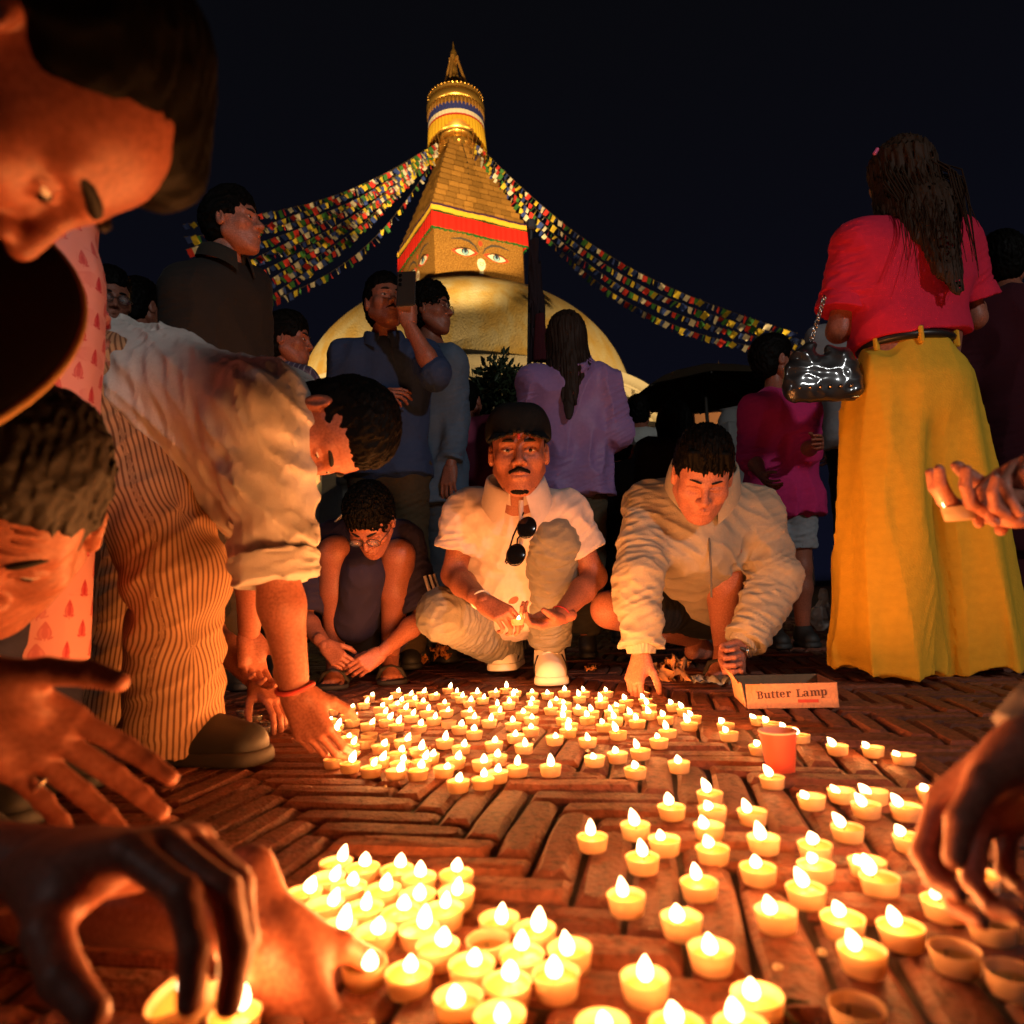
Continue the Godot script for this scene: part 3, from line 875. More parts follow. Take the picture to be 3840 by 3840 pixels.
var lit_at := PackedVector2Array([Vector2(-0.532, -1.978), Vector2(-0.491, -2.008), Vector2(-0.462, -2.062), Vector2(-0.477, -2.211), Vector2(-0.405, -2.133), Vector2(-0.400, -2.263), Vector2(-0.349, -2.202), Vector2(-0.314, -2.244), Vector2(-0.268, -2.185), Vector2(-0.396, -1.977), Vector2(-0.358, -2.065), Vector2(-0.359, -2.009), Vector2(-0.321, -2.083), Vector2(-0.284, -2.026), Vector2(-0.218, -1.990), Vector2(-0.198, -1.869), Vector2(-0.317, -1.911), Vector2(-0.282, -1.807), Vector2(-0.250, -1.871), Vector2(-0.219, -1.762), Vector2(-0.465, -1.883), Vector2(-0.431, -1.794), Vector2(-0.378, -1.730), Vector2(-0.367, -1.859), Vector2(-0.340, -1.772), Vector2(-0.302, -1.699), Vector2(-0.243, -1.668), Vector2(-0.498, -1.819), Vector2(-0.455, -1.725), Vector2(-0.443, -1.655), Vector2(-0.391, -1.573), Vector2(-0.256, -1.516), Vector2(-0.361, -1.483), Vector2(-0.295, -1.470), Vector2(-0.248, -1.399), Vector2(-0.211, -1.428), Vector2(-0.164, -1.497), Vector2(-0.180, -1.368), Vector2(-0.367, -1.369), Vector2(-0.325, -1.329), Vector2(-0.277, -1.289), Vector2(-0.274, -1.352), Vector2(-0.229, -1.317), Vector2(-0.227, -1.261), Vector2(-0.189, -1.320), Vector2(-0.187, -1.254), Vector2(-0.237, -2.309), Vector2(-0.199, -2.194), Vector2(-0.176, -2.101), Vector2(-0.137, -2.176), Vector2(-0.081, -2.189), Vector2(-0.110, -2.062), Vector2(-0.045, -2.248), Vector2(-0.014, -2.168), Vector2(-0.022, -2.070), Vector2(0.038, -2.123), Vector2(0.083, -2.102), Vector2(0.135, -2.130), Vector2(0.103, -1.975), Vector2(0.121, -1.909), Vector2(-0.147, -2.014), Vector2(-0.067, -1.901), Vector2(-0.032, -1.951), Vector2(0.036, -1.969), Vector2(0.030, -1.876), Vector2(0.080, -1.840), Vector2(0.110, -1.779), Vector2(0.102, -1.685), Vector2(-0.139, -1.848), Vector2(-0.120, -1.748), Vector2(-0.059, -1.802), Vector2(-0.077, -1.700), Vector2(0.005, -1.786), Vector2(0.025, -1.713), Vector2(-0.145, -1.642), Vector2(-0.106, -1.573), Vector2(-0.019, -1.651), Vector2(0.021, -1.580), Vector2(-0.013, -1.519), Vector2(0.111, -1.613), Vector2(0.102, -1.550), Vector2(0.069, -1.484), Vector2(-0.058, -1.449), Vector2(0.003, -1.417), Vector2(-0.124, -1.427), Vector2(-0.126, -1.325), Vector2(-0.075, -1.300), Vector2(-0.048, -1.332), Vector2(-0.142, -1.266), Vector2(-0.108, -1.169), Vector2(-0.068, -1.180), Vector2(-0.045, -1.216), Vector2(-0.010, -1.248), Vector2(0.048, -1.242), Vector2(0.191, -2.098), Vector2(0.170, -2.008), Vector2(0.258, -2.078), Vector2(0.228, -1.965), Vector2(0.221, -1.905), Vector2(0.289, -1.910), Vector2(0.257, -1.837), Vector2(0.343, -1.919), Vector2(0.333, -1.817), Vector2(0.314, -1.718), Vector2(0.394, -1.811), Vector2(0.406, -1.744), Vector2(0.154, -1.821), Vector2(0.178, -1.762), Vector2(0.159, -1.689), Vector2(0.228, -1.760), Vector2(0.222, -1.656), Vector2(0.267, -1.700), Vector2(0.267, -1.619), Vector2(0.338, -1.646), Vector2(0.374, -1.568), Vector2(0.403, -1.644), Vector2(0.187, -1.587), Vector2(0.206, -1.505), Vector2(0.135, -1.449), Vector2(0.310, -1.497), Vector2(0.274, -1.414), Vector2(0.222, -1.332), Vector2(0.131, -1.294), Vector2(0.176, -1.313), Vector2(0.190, -1.203), Vector2(0.270, -1.228), Vector2(0.447, -1.541), Vector2(0.426, -1.451), Vector2(0.537, -1.592), Vector2(0.543, -1.530), Vector2(0.553, -1.468), Vector2(0.552, -1.400), Vector2(0.444, -1.326), Vector2(0.578, -1.299), Vector2(0.630, -1.273), Vector2(0.652, -1.214), Vector2(0.389, -1.114), Vector2(0.273, -1.049), Vector2(0.204, -0.993), Vector2(0.256, -0.976), Vector2(0.304, -0.957), Vector2(0.141, -0.923), Vector2(0.233, -0.911), Vector2(0.082, -0.890), Vector2(0.167, -0.869), Vector2(0.216, -0.836), Vector2(0.284, -0.861), Vector2(0.131, -0.819), Vector2(0.248, -0.777), Vector2(0.176, -0.745), Vector2(0.097, -0.721), Vector2(0.140, -0.672), Vector2(0.406, -1.010), Vector2(0.459, -1.032), Vector2(0.500, -1.020), Vector2(0.461, -0.966), Vector2(0.506, -0.950), Vector2(0.580, -1.016), Vector2(0.558, -0.945), Vector2(0.397, -0.886), Vector2(0.451, -0.844), Vector2(0.334, -0.833), Vector2(0.310, -0.776), Vector2(0.367, -0.779), Vector2(0.359, -0.739), Vector2(0.276, -0.721), Vector2(0.457, -0.734), Vector2(0.389, -0.682), Vector2(0.283, -0.659), Vector2(0.324, -0.638), Vector2(0.229, -0.676), Vector2(0.088, -0.576), Vector2(0.151, -0.615), Vector2(0.166, -0.546), Vector2(0.272, -0.602), Vector2(0.048, -0.520), Vector2(0.099, -0.516), Vector2(0.143, -0.511), Vector2(-0.224, -0.841), Vector2(-0.222, -0.799), Vector2(-0.237, -0.761), Vector2(-0.188, -0.822), Vector2(-0.148, -0.815), Vector2(-0.119, -0.787), Vector2(-0.079, -0.794), Vector2(-0.207, -0.733), Vector2(-0.192, -0.771), Vector2(-0.153, -0.760), Vector2(-0.115, -0.746), Vector2(-0.075, -0.748), Vector2(-0.164, -0.719), Vector2(-0.125, -0.707), Vector2(-0.083, -0.709), Vector2(-0.182, -0.683), Vector2(-0.143, -0.671), Vector2(-0.103, -0.673), Vector2(-0.082, -0.639), Vector2(-0.141, -0.616), Vector2(-0.101, -0.600), Vector2(-0.029, -0.685), Vector2(0.004, -0.661), Vector2(-0.008, -0.619), Vector2(0.033, -0.625), Vector2(-0.050, -0.606), Vector2(0.019, -0.587), Vector2(-0.020, -0.578), Vector2(-0.057, -0.561), Vector2(-0.025, -0.536), Vector2(-0.223, -0.684), Vector2(-0.224, -0.551), Vector2(-0.245, -0.586)])
var unlit_at := PackedVector2Array([Vector2(-0.177, -1.715), Vector2(-0.399, -1.645), Vector2(-0.347, -1.602), Vector2(-0.301, -1.584), Vector2(-0.244, -1.572), Vector2(-0.339, -1.533), Vector2(0.405, -0.640), Vector2(0.345, -0.597), Vector2(0.367, -0.563), Vector2(0.231, -0.528), Vector2(-0.038, -0.646)])
var tin_at := PackedVector2Array([Vector2(-0.830, -1.938), Vector2(-0.787, -1.809), Vector2(-0.745, -1.768), Vector2(-0.755, -1.838), Vector2(-0.807, -2.035), Vector2(-0.746, -1.878), Vector2(-0.730, -1.929), Vector2(-0.697, -1.828), Vector2(-0.679, -1.753), Vector2(-0.657, -1.819), Vector2(-0.634, -1.755)])
var joints := {
	"capman": {"s": 1.00, "hd": Vector3(0.028, 0.733, -2.025), "nk": Vector3(0.017, 0.614, -2.221), "sl": Vector3(0.178, 0.573, -2.286), "sr": Vector3(-0.15, 0.594, -2.284), "el": Vector3(0.269, 0.363, -2.311), "wl": Vector3(0.128, 0.242, -2.104), "er": Vector3(-0.206, 0.389, -2.308), "wr": Vector3(-0.098, 0.297, -2.077), "pl": Vector3(0.074, 0.274, -2.644), "pr": Vector3(-0.078, 0.28, -2.643), "kl": Vector3(0.134, 0.483, -2.257), "al": Vector3(0.114, 0.116, -2.542), "tl": Vector3(0.11, 0.003, -2.414), "kr": Vector3(-0.243, 0.257, -2.324), "ar": Vector3(-0.034, 0.077, -2.849), "tr": Vector3(-0.068, 0.025, -2.714)},
	"boy": {"s": 0.92, "hd": Vector3(-0.501, 0.592, -2.405), "nk": Vector3(-0.545, 0.598, -2.585), "sl": Vector3(-0.43, 0.537, -2.653), "sr": Vector3(-0.698, 0.549, -2.652), "el": Vector3(-0.348, 0.252, -2.647), "wl": Vector3(-0.495, 0.125, -2.5), "er": Vector3(-0.82, 0.273, -2.624), "wr": Vector3(-0.687, 0.163, -2.476), "pl": Vector3(-0.555, 0.22, -2.892), "pr": Vector3(-0.71, 0.227, -2.891), "kl": Vector3(-0.43, 0.478, -2.549), "al": Vector3(-0.514, 0.086, -2.787), "tl": Vector3(-0.475, -0, -2.606), "kr": Vector3(-0.667, 0.5, -2.547), "ar": Vector3(-0.725, 0.088, -2.746), "tr": Vector3(-0.68, -0.001, -2.536)},
	"jacket": {"s": 1.00, "hd": Vector3(0.588, 0.649, -2.076), "nk": Vector3(0.632, 0.621, -2.26), "sl": Vector3(0.838, 0.558, -2.348), "sr": Vector3(0.464, 0.582, -2.285), "el": Vector3(0.871, 0.332, -2.274), "wl": Vector3(0.699, 0.119, -2.179), "er": Vector3(0.383, 0.364, -2.15), "wr": Vector3(0.375, 0.116, -2.119), "pl": Vector3(0.829, 0.251, -2.687), "pr": Vector3(0.674, 0.257, -2.686), "kl": Vector3(0.701, 0.447, -2.301), "al": Vector3(0.742, 0.092, -2.504), "tl": Vector3(0.646, -0.001, -2.294), "kr": Vector3(0.328, 0.248, -2.425), "ar": Vector3(0.704, 0.108, -2.764), "tr": Vector3(0.823, 0.029, -2.905)},
	"bender": {"s": 1.00, "hd": Vector3(-0.374, 0.679, -1.397), "nk": Vector3(-0.448, 0.716, -1.413), "sl": Vector3(-0.48, 0.666, -1.288), "sr": Vector3(-0.52, 0.741, -1.581), "el": Vector3(-0.445, 0.402, -1.269), "wl": Vector3(-0.42, 0.154, -1.309), "er": Vector3(-0.638, 0.45, -1.676), "wr": Vector3(-0.707, 0.238, -1.822), "pl": Vector3(-0.842, 0.801, -1.453), "pr": Vector3(-0.931, 0.864, -1.647), "kl": Vector3(-0.671, 0.379, -1.363), "al": Vector3(-0.737, 0.045, -1.483), "tl": Vector3(-0.532, 0.001, -1.428), "kr": Vector3(-0.926, 0.384, -1.624), "ar": Vector3(-1.021, 0.039, -1.725), "tr": Vector3(-0.874, -0.012, -1.671)},
	"redtop": {"s": 0.97, "hd": Vector3(1.42, 1.722, -2.271), "nk": Vector3(1.409, 1.522, -2.234), "sl": Vector3(1.551, 1.451, -2.222), "sr": Vector3(1.202, 1.434, -2.184), "el": Vector3(1.625, 1.194, -2.273), "wl": Vector3(1.765, 1.356, -2.475), "er": Vector3(1.126, 1.148, -2.218), "wr": Vector3(1.349, 1.27, -2.425), "pl": Vector3(1.4, 0.914, -2.185), "pr": Vector3(1.233, 0.912, -2.165), "kl": Vector3(1.433, 0.444, -2.221), "al": Vector3(1.495, 0.054, -2.287), "tl": Vector3(1.551, -0.022, -2.407), "kr": Vector3(1.157, 0.453, -2.18), "ar": Vector3(1.157, 0.064, -2.246), "tr": Vector3(1.223, -0.007, -2.405)},
	"phoneman": {"s": 1.00, "hd": Vector3(-0.536, 1.637, -2.965), "nk": Vector3(-0.554, 1.492, -3.043), "sl": Vector3(-0.375, 1.426, -3.051), "sr": Vector3(-0.738, 1.441, -3.049), "el": Vector3(-0.298, 1.257, -2.809), "wl": Vector3(-0.399, 1.464, -2.764), "er": Vector3(-0.77, 1.145, -3.044), "wr": Vector3(-0.589, 1.183, -2.878), "pl": Vector3(-0.482, 0.921, -3.101), "pr": Vector3(-0.641, 0.928, -3.1), "kl": Vector3(-0.472, 0.482, -3.123), "al": Vector3(-0.5, 0.056, -3.234), "tl": Vector3(-0.482, 0.004, -3.109), "kr": Vector3(-0.666, 0.49, -3.122), "ar": Vector3(-0.697, 0.065, -3.233), "tr": Vector3(-0.684, 0.012, -3.108)},
	"glassesman": {"s": 1.00, "hd": Vector3(-0.358, 1.702, -3.209), "nk": Vector3(-0.373, 1.546, -3.258), "sl": Vector3(-0.265, 1.444, -3.19), "sr": Vector3(-0.485, 1.526, -3.381), "el": Vector3(-0.247, 1.168, -3.223), "wl": Vector3(-0.28, 0.925, -3.171), "er": Vector3(-0.498, 1.23, -3.417), "wr": Vector3(-0.454, 0.966, -3.347), "pl": Vector3(-0.332, 0.953, -3.308), "pr": Vector3(-0.476, 0.978, -3.406), "kl": Vector3(-0.349, 0.512, -3.341), "al": Vector3(-0.37, 0.086, -3.411), "tl": Vector3(-0.327, 0.038, -3.357), "kr": Vector3(-0.493, 0.524, -3.44), "ar": Vector3(-0.514, 0.099, -3.511), "tr": Vector3(-0.468, 0.043, -3.457)},
	"purple": {"s": 0.90, "hd": Vector3(0.298, 1.526, -3.18), "nk": Vector3(0.307, 1.367, -3.179), "sl": Vector3(0.462, 1.298, -3.167), "sr": Vector3(0.138, 1.312, -3.165), "el": Vector3(0.511, 1.053, -3.156), "wl": Vector3(0.422, 1.003, -3.323), "er": Vector3(0.087, 1.08, -3.193), "wr": Vector3(0.13, 1.024, -3.36), "pl": Vector3(0.365, 0.876, -3.197), "pr": Vector3(0.219, 0.882, -3.196), "kl": Vector3(0.351, 0.488, -3.223), "al": Vector3(0.333, 0.101, -3.309), "tl": Vector3(0.345, 0.017, -3.42), "kr": Vector3(0.201, 0.495, -3.222), "ar": Vector3(0.187, 0.108, -3.308), "tr": Vector3(0.189, 0.023, -3.419)},
	"magenta": {"s": 0.82, "hd": Vector3(1.327, 1.391, -3.277), "nk": Vector3(1.317, 1.224, -3.276), "sl": Vector3(1.445, 1.149, -3.285), "sr": Vector3(1.204, 1.143, -3.225), "el": Vector3(1.388, 0.924, -3.151), "wl": Vector3(1.371, 0.917, -3.001), "er": Vector3(1.166, 0.912, -3.233), "wr": Vector3(1.147, 0.794, -3.066), "pl": Vector3(1.392, 0.73, -3.295), "pr": Vector3(1.245, 0.737, -3.294), "kl": Vector3(1.381, 0.384, -3.316), "al": Vector3(1.389, 0.077, -3.372), "tl": Vector3(1.402, 0.011, -3.299), "kr": Vector3(1.24, 0.39, -3.315), "ar": Vector3(1.247, 0.083, -3.371), "tr": Vector3(1.264, 0.017, -3.299)},
	"profile": {"s": 1.03, "hd": Vector3(-0.994, 1.722, -2.401), "nk": Vector3(-1.044, 1.588, -2.427), "sl": Vector3(-1.137, 1.459, -2.342), "sr": Vector3(-0.985, 1.541, -2.534), "el": Vector3(-1.182, 1.166, -2.377), "wl": Vector3(-1.145, 0.918, -2.406), "er": Vector3(-0.979, 1.222, -2.572), "wr": Vector3(-0.988, 0.942, -2.544), "pl": Vector3(-1.132, 0.984, -2.439), "pr": Vector3(-1.046, 1.005, -2.537), "kl": Vector3(-1.152, 0.522, -2.494), "al": Vector3(-1.193, 0.113, -2.592), "tl": Vector3(-1.125, 0.048, -2.55), "kr": Vector3(-1.067, 0.524, -2.594), "ar": Vector3(-1.106, 0.12, -2.692), "tr": Vector3(-1.038, 0.051, -2.65)},
	"kid": {"s": 0.72, "hd": Vector3(-0.952, 1.451, -2.887), "nk": Vector3(-0.975, 1.343, -2.9), "sl": Vector3(-0.87, 1.261, -2.859), "sr": Vector3(-1.065, 1.3, -2.955), "el": Vector3(-0.844, 1.082, -2.88), "wl": Vector3(-0.848, 0.913, -2.85), "er": Vector3(-1.085, 1.117, -2.977), "wr": Vector3(-1.063, 0.942, -2.947), "pl": Vector3(-0.936, 0.913, -2.951), "pr": Vector3(-1.048, 0.922, -2.97), "kl": Vector3(-0.954, 0.497, -3), "al": Vector3(-0.978, 0.115, -3.066), "tl": Vector3(-0.934, 0.062, -3.001), "kr": Vector3(-1.066, 0.503, -3.019), "ar": Vector3(-1.09, 0.118, -3.085), "tr": Vector3(-1.044, 0.064, -3.021)},
}
var pt := {
	"f1_hd": Vector3(-0.35, 0.701, -0.448),
	"f1_nk": Vector3(-0.506, 0.791, -0.498),
	"f1_ch": Vector3(-0.843, 0.935, -0.682),
	"hat": Vector3(-0.617, 0.592, -0.522),
	"hat_rim": Vector3(-0.312, 0.499, -0.482),
	"f2_hd": Vector3(-0.568, 0.431, -0.772),
	"f2_nk": Vector3(-0.718, 0.437, -0.852),
	"f2_ch": Vector3(-1.008, 0.417, -0.996),
	"f3_wr": Vector3(-0.467, 0.266, -0.57),
	"f3_tip": Vector3(-0.356, 0.159, -0.623),
	"f3_el": Vector3(-0.927, 0.342, -0.753),
	"f4_wr": Vector3(-0.316, 0.149, -0.484),
	"f4_kn": Vector3(-0.183, 0.177, -0.44),
	"f4_el": Vector3(-0.751, 0.12, -0.628),
	"f4_cd": Vector3(-0.218, 0.077, -0.462),
	"f4b_wr": Vector3(-0.221, 0.056, -0.605),
	"f4b_tip": Vector3(-0.178, -0.035, -0.586),
	"f4b_el": Vector3(-0.612, 0.046, -0.758),
	"f5_wr": Vector3(0.341, 0.21, -0.456),
	"f5_kn": Vector3(0.31, 0.164, -0.482),
	"f5_tip": Vector3(0.284, 0.13, -0.486),
	"f5_el": Vector3(0.547, 0.319, -0.423),
	"f6_wr": Vector3(0.665, 0.392, -0.847),
	"f6_tip": Vector3(0.527, 0.389, -0.828),
	"f6_cd": Vector3(0.549, 0.407, -0.836),
	"f6_el": Vector3(0.982, 0.364, -0.951),
	"p1_sh": Vector3(-0.757, 1.136, -1.152),
	"p1_hip": Vector3(-0.839, 0.7, -1.204),
	"p1_hem": Vector3(-0.836, 0.249, -1.217),
	"m3_fire": Vector3(0.002, 0.239, -2.004),
	"m3_glass": Vector3(0.025, 0.475, -2.046),
	"m3_tip": Vector3(-0.005, 0.238, -2.024),
	"m3_tipb": Vector3(-0.012, 0.223, -2.026),
	"m4_cd": Vector3(0.367, 0.005, -2.102),
	"m4_tip": Vector3(0.329, 0.003, -2.082),
	"m4_fist": Vector3(0.6, 0.09, -2.122),
	"m2_tip": Vector3(-0.583, 0.076, -2.446),
	"m1_tip": Vector3(-0.374, 0.053, -1.311),
	"m1_tip2": Vector3(-0.584, 0.038, -1.766),
	"m1_el2": Vector3(-0.878, 0.251, -1.972),
	"m1_w2": Vector3(-0.689, 0.112, -1.837),
	"bag": Vector3(0.99, 0.975, -2.097),
	"bag_top": Vector3(1.037, 1.224, -2.108),
	"phone": Vector3(-0.4, 1.595, -2.709),
	"phone_top": Vector3(-0.393, 1.649, -2.702),
	"pole_top": Vector3(0.18, 2.4, -3.68),
	"flag_bot": Vector3(0.108, 1.576, -3.778),
	"pole_bot": Vector3(0.042, 0.074, -3.957),
	"petal1": Vector3(-0.379, 0, -3.308),
	"petal2": Vector3(-0.445, 0, -3.218),
	"petal3": Vector3(0.275, 0, -2.611),
	"leafc": Vector3(0.465, 0, -2.139),
	"plastic": Vector3(0.596, 0, -2.179),
	"bagw": Vector3(1.926, 0, -4.37),
	"sprig": Vector3(0.18, 0, -0.556),
	"plant": Vector3(-0.044, 1.56, -4.485),
	"gold1": Vector3(9.369, 9.609, -29.108),
	"gold2": Vector3(9.615, 9.366, -29.137),
	"gold3": Vector3(10.148, 9.297, -29.145),
	"chait": Vector3(3.903, 3.334, -11.726),
	"umb": Vector3(2.611, 2.872, -8.76),
	"maroon_hd": Vector3(2.124, 1.601, -2.768),
	"white_hd": Vector3(0.874, 1.478, -4.495),
	"hatw": Vector3(0.675, 1.162, -4.13),
	"longh": Vector3(0.948, 1.238, -3.818),
	"vest_hd": Vector3(-0.244, 1.493, -4.09),
	"pinkf": Vector3(-0.177, 1.328, -4.11),
	"tee": Vector3(2.134, 2.082, -4.121),
	"litter": Vector3(-2.101, 0, -5.087),
	"lgls": Vector3(-1.673, 1.621, -2.766),
	"lhead2": Vector3(-1.699, 1.712, -3.057),
}


# ---------------------------------------------------------------- solid modelling: distance fields meshed as surface nets
class Vol:
	var ops: Array = []
	var cell := 0.01
	var noise_ops: Array = []
	var f: PackedFloat32Array
	var lo := Vector3.ZERO
	var nx := 0
	var ny := 0
	var nz := 0
	static var fold: FastNoiseLite = null

	func _init(c: float) -> void:
		cell = c
		if fold == null:
			fold = FastNoiseLite.new()
			fold.seed = 11
			fold.noise_type = FastNoiseLite.TYPE_SIMPLEX_SMOOTH
			fold.frequency = 1.0
			fold.fractal_type = FastNoiseLite.FRACTAL_NONE

	# tapered capsule; flat: 1 = cut square at a, 2 = at b; n, s: squash along n; wr: depth of the wrinkles across it
	func cap(a: Vector3, b: Vector3, ra: float, rb: float, k := 0.02, flat := 0, wr := 0.0, fa := 26.0, fr := 9.0, n := Vector3.ZERO, s := 1.0) -> void:
		ops.append([0, a, b, ra, rb, k, flat, wr, fa, fr, n, s])

	func ell(c: Vector3, r: Vector3, k := 0.02, b := Basis.IDENTITY) -> void:
		ops.append([1, c, b, r, k])

	func cut_ell(c: Vector3, r: Vector3, k := 0.01, b := Basis.IDENTITY) -> void:
		ops.append([2, c, b, r, k])

	func cut_cap(a: Vector3, b: Vector3, ra: float, rb: float, k := 0.01) -> void:
		ops.append([3, a, b, ra, rb, k])

	func cut_plane(p: Vector3, n: Vector3, k := 0.004) -> void:
		ops.append([4, p, n.normalized(), k])

	# folds over the whole solid: amp metres, frequency in cycles a metre along x, y, z of basis b; ridged makes creases
	func crumple(amp: float, freq: Vector3, b := Basis.IDENTITY, ridged := false, off := 0.0) -> void:
		noise_ops.append([amp, freq, b, ridged, off])

	func bounds() -> AABB:
		var a := Vector3.INF
		var z := -Vector3.INF
		for o: Array in ops:
			if o[0] == 0:
				var r: float = maxf(o[3], o[4]) + o[7]
				var v := Vector3(r, r, r)
				a = a.min((o[1] as Vector3) - v).min((o[2] as Vector3) - v)
				z = z.max((o[1] as Vector3) + v).max((o[2] as Vector3) + v)
			elif o[0] == 1:
				var v := reach(o[2], o[3])
				a = a.min((o[1] as Vector3) - v)
				z = z.max((o[1] as Vector3) + v)
		return AABB(a, z - a)

	func reach(b: Basis, r: Vector3) -> Vector3:
		return (b.x * r.x).abs() + (b.y * r.y).abs() + (b.z * r.z).abs()

	func fill() -> void:
		var box := bounds()
		var pad := 0.0
		for q: Array in noise_ops:
			pad += absf(q[0])
		pad += cell * 3.0
		lo = box.position - Vector3(pad, pad, pad)
		var hi := box.end + Vector3(pad, pad, pad)
		nx = int(ceil((hi.x - lo.x) / cell)) + 1
		ny = int(ceil((hi.y - lo.y) / cell)) + 1
		nz = int(ceil((hi.z - lo.z) / cell)) + 1
		f.resize(nx * ny * nz)
		f.fill(1.0)
		for o: Array in ops:
			match o[0]:
				0: put_cap(o)
				1: put_ell(o)
				2: put_ell(o)
				3: take_cap(o)
				4: take_plane(o)
		for q: Array in noise_ops:
			var amp: float = q[0]
			var fq: Vector3 = q[1]
			var b: Basis = q[2]
			var bi := b.transposed()
			var rid: bool = q[3]
			var off: float = q[4]
			var band := cell * 2.5 + amp * 1.5
			for z in nz:
				for y in ny:
					var i := (z * ny + y) * nx
					for x in nx:
						var d := f[i + x]
						if d < band and d > -band:
							var p := bi * (lo + Vector3(x, y, z) * cell) * fq
							var v := fold.get_noise_3d(p.x + off, p.y, p.z)
							if rid:
								v = 0.4 - absf(v) * 1.6
							f[i + x] = d - amp * v

	func put_cap(o: Array) -> void:
		var a: Vector3 = o[1]
		var b: Vector3 = o[2]
		var ra: float = o[3]
		var rb: float = o[4]
		var k: float = maxf(o[5], 0.0005)
		var flat: int = o[6]
		var wr: float = o[7]
		var fa: float = o[8]
		var fr: float = o[9]
		var n: Vector3 = o[10]
		var s: float = o[11]
		var sq := n != Vector3.ZERO
		var m := maxf(ra, rb) + maxf(k, cell * 2.5) + wr
		var p0 := ((a.min(b) - Vector3(m, m, m) - lo) / cell).floor().max(Vector3.ZERO)
		var p1 := ((a.max(b) + Vector3(m, m, m) - lo) / cell).ceil()
		var ba := b - a
		var l2 := maxf(ba.dot(ba), 1e-9)
		var l := sqrt(l2)
		var ik := 0.25 / k
		var grow := 1.0 / s - 1.0
		for z in range(int(p0.z), mini(int(p1.z) + 1, nz)):
			for y in range(int(p0.y), mini(int(p1.y) + 1, ny)):
				var i := (z * ny + y) * nx
				for x in range(int(p0.x), mini(int(p1.x) + 1, nx)):
					var p := lo + Vector3(x, y, z) * cell - a
					if sq:
						var h0 := p.dot(ba) / l2
						p += n * ((p - ba * h0).dot(n) * grow)
					var t := p.dot(ba) / l2
					var tc := clampf(t, 0.0, 1.0)
					var d: float
					if flat == 0:
						d = (p - ba * tc).length() - (ra + (rb - ra) * tc)
					else:
						var tt := tc
						if (flat & 1) != 0 and t < 0.0:
							tt = t
						if (flat & 2) != 0 and t > 1.0:
							tt = t
						d = (p - ba * tt).length() - (ra + (rb - ra) * tc)
						if (flat & 1) != 0:
							d = maxf(d, -t * l)
						if (flat & 2) != 0:
							d = maxf(d, (t - 1.0) * l)
					if wr > 0.0 and d < 0.04:
						var q := (p - ba * t) * fr
						var ax := t * l * fa
						var v := fold.get_noise_3d(q.x + ax, q.y + ax * 0.35, q.z - ax * 0.2)
						d -= wr * (0.35 - absf(v) * 1.5)
					var cc := f[i + x]
					var h := maxf(k - absf(cc - d), 0.0)
					f[i + x] = minf(cc, d) - h * h * ik

	func put_ell(o: Array) -> void:
		var take: bool = o[0] == 2
		var c: Vector3 = o[1]
		var b: Basis = o[2]
		var r: Vector3 = o[3]
		var k: float = maxf(o[4], 0.0005)
		var m := reach(b, r) + Vector3.ONE * maxf(k, cell * 2.5)
		var p0 := ((c - m - lo) / cell).floor().max(Vector3.ZERO)
		var p1 := ((c + m - lo) / cell).ceil()
		var bi := b.transposed()
		var ir := Vector3.ONE / r
		var ir2 := ir * ir
		var ik := 0.25 / k
		for z in range(int(p0.z), mini(int(p1.z) + 1, nz)):
			for y in range(int(p0.y), mini(int(p1.y) + 1, ny)):
				var i := (z * ny + y) * nx
				for x in range(int(p0.x), mini(int(p1.x) + 1, nx)):
					var p := bi * (lo + Vector3(x, y, z) * cell - c)
					var k0 := (p * ir).length()
					var d := k0 * (k0 - 1.0) / maxf((p * ir2).length(), 1e-6)
					var cc := f[i + x]
					if take:
						d = -d
						var h2 := maxf(k - absf(cc - d), 0.0)
						f[i + x] = maxf(cc, d) + h2 * h2 * ik
					else:
						var h := maxf(k - absf(cc - d), 0.0)
						f[i + x] = minf(cc, d) - h * h * ik

	func take_cap(o: Array) -> void:
		var a: Vector3 = o[1]
		var b: Vector3 = o[2]
		var ra: float = o[3]
		var rb: float = o[4]
		var k: float = maxf(o[5], 0.0005)
		var m := maxf(ra, rb) + maxf(k, cell * 2.5)
		var p0 := ((a.min(b) - Vector3(m, m, m) - lo) / cell).floor().max(Vector3.ZERO)
		var p1 := ((a.max(b) + Vector3(m, m, m) - lo) / cell).ceil()
		var ba := b - a
		var l2 := maxf(ba.dot(ba), 1e-9)
		var ik := 0.25 / k
		for z in range(int(p0.z), mini(int(p1.z) + 1, nz)):
			for y in range(int(p0.y), mini(int(p1.y) + 1, ny)):
				var i := (z * ny + y) * nx
				for x in range(int(p0.x), mini(int(p1.x) + 1, nx)):
					var p := lo + Vector3(x, y, z) * cell - a
					var tc := clampf(p.dot(ba) / l2, 0.0, 1.0)
					var d := (ra + (rb - ra) * tc) - (p - ba * tc).length()
					var cc := f[i + x]
					var h := maxf(k - absf(cc - d), 0.0)
					f[i + x] = maxf(cc, d) + h * h * ik

	func take_plane(o: Array) -> void:
		var q: Vector3 = o[1]
		var n: Vector3 = o[2]
		var k: float = o[3]
		var ik := 0.25 / k
		for z in nz:
			for y in ny:
				var i := (z * ny + y) * nx
				for x in nx:
					var cc := f[i + x]
					if cc < 0.06:
						var d := (lo + Vector3(x, y, z) * cell - q).dot(n)
						if d > -0.06:
							var h := maxf(k - absf(cc - d), 0.0)
							f[i + x] = maxf(cc, d) + h * h * ik

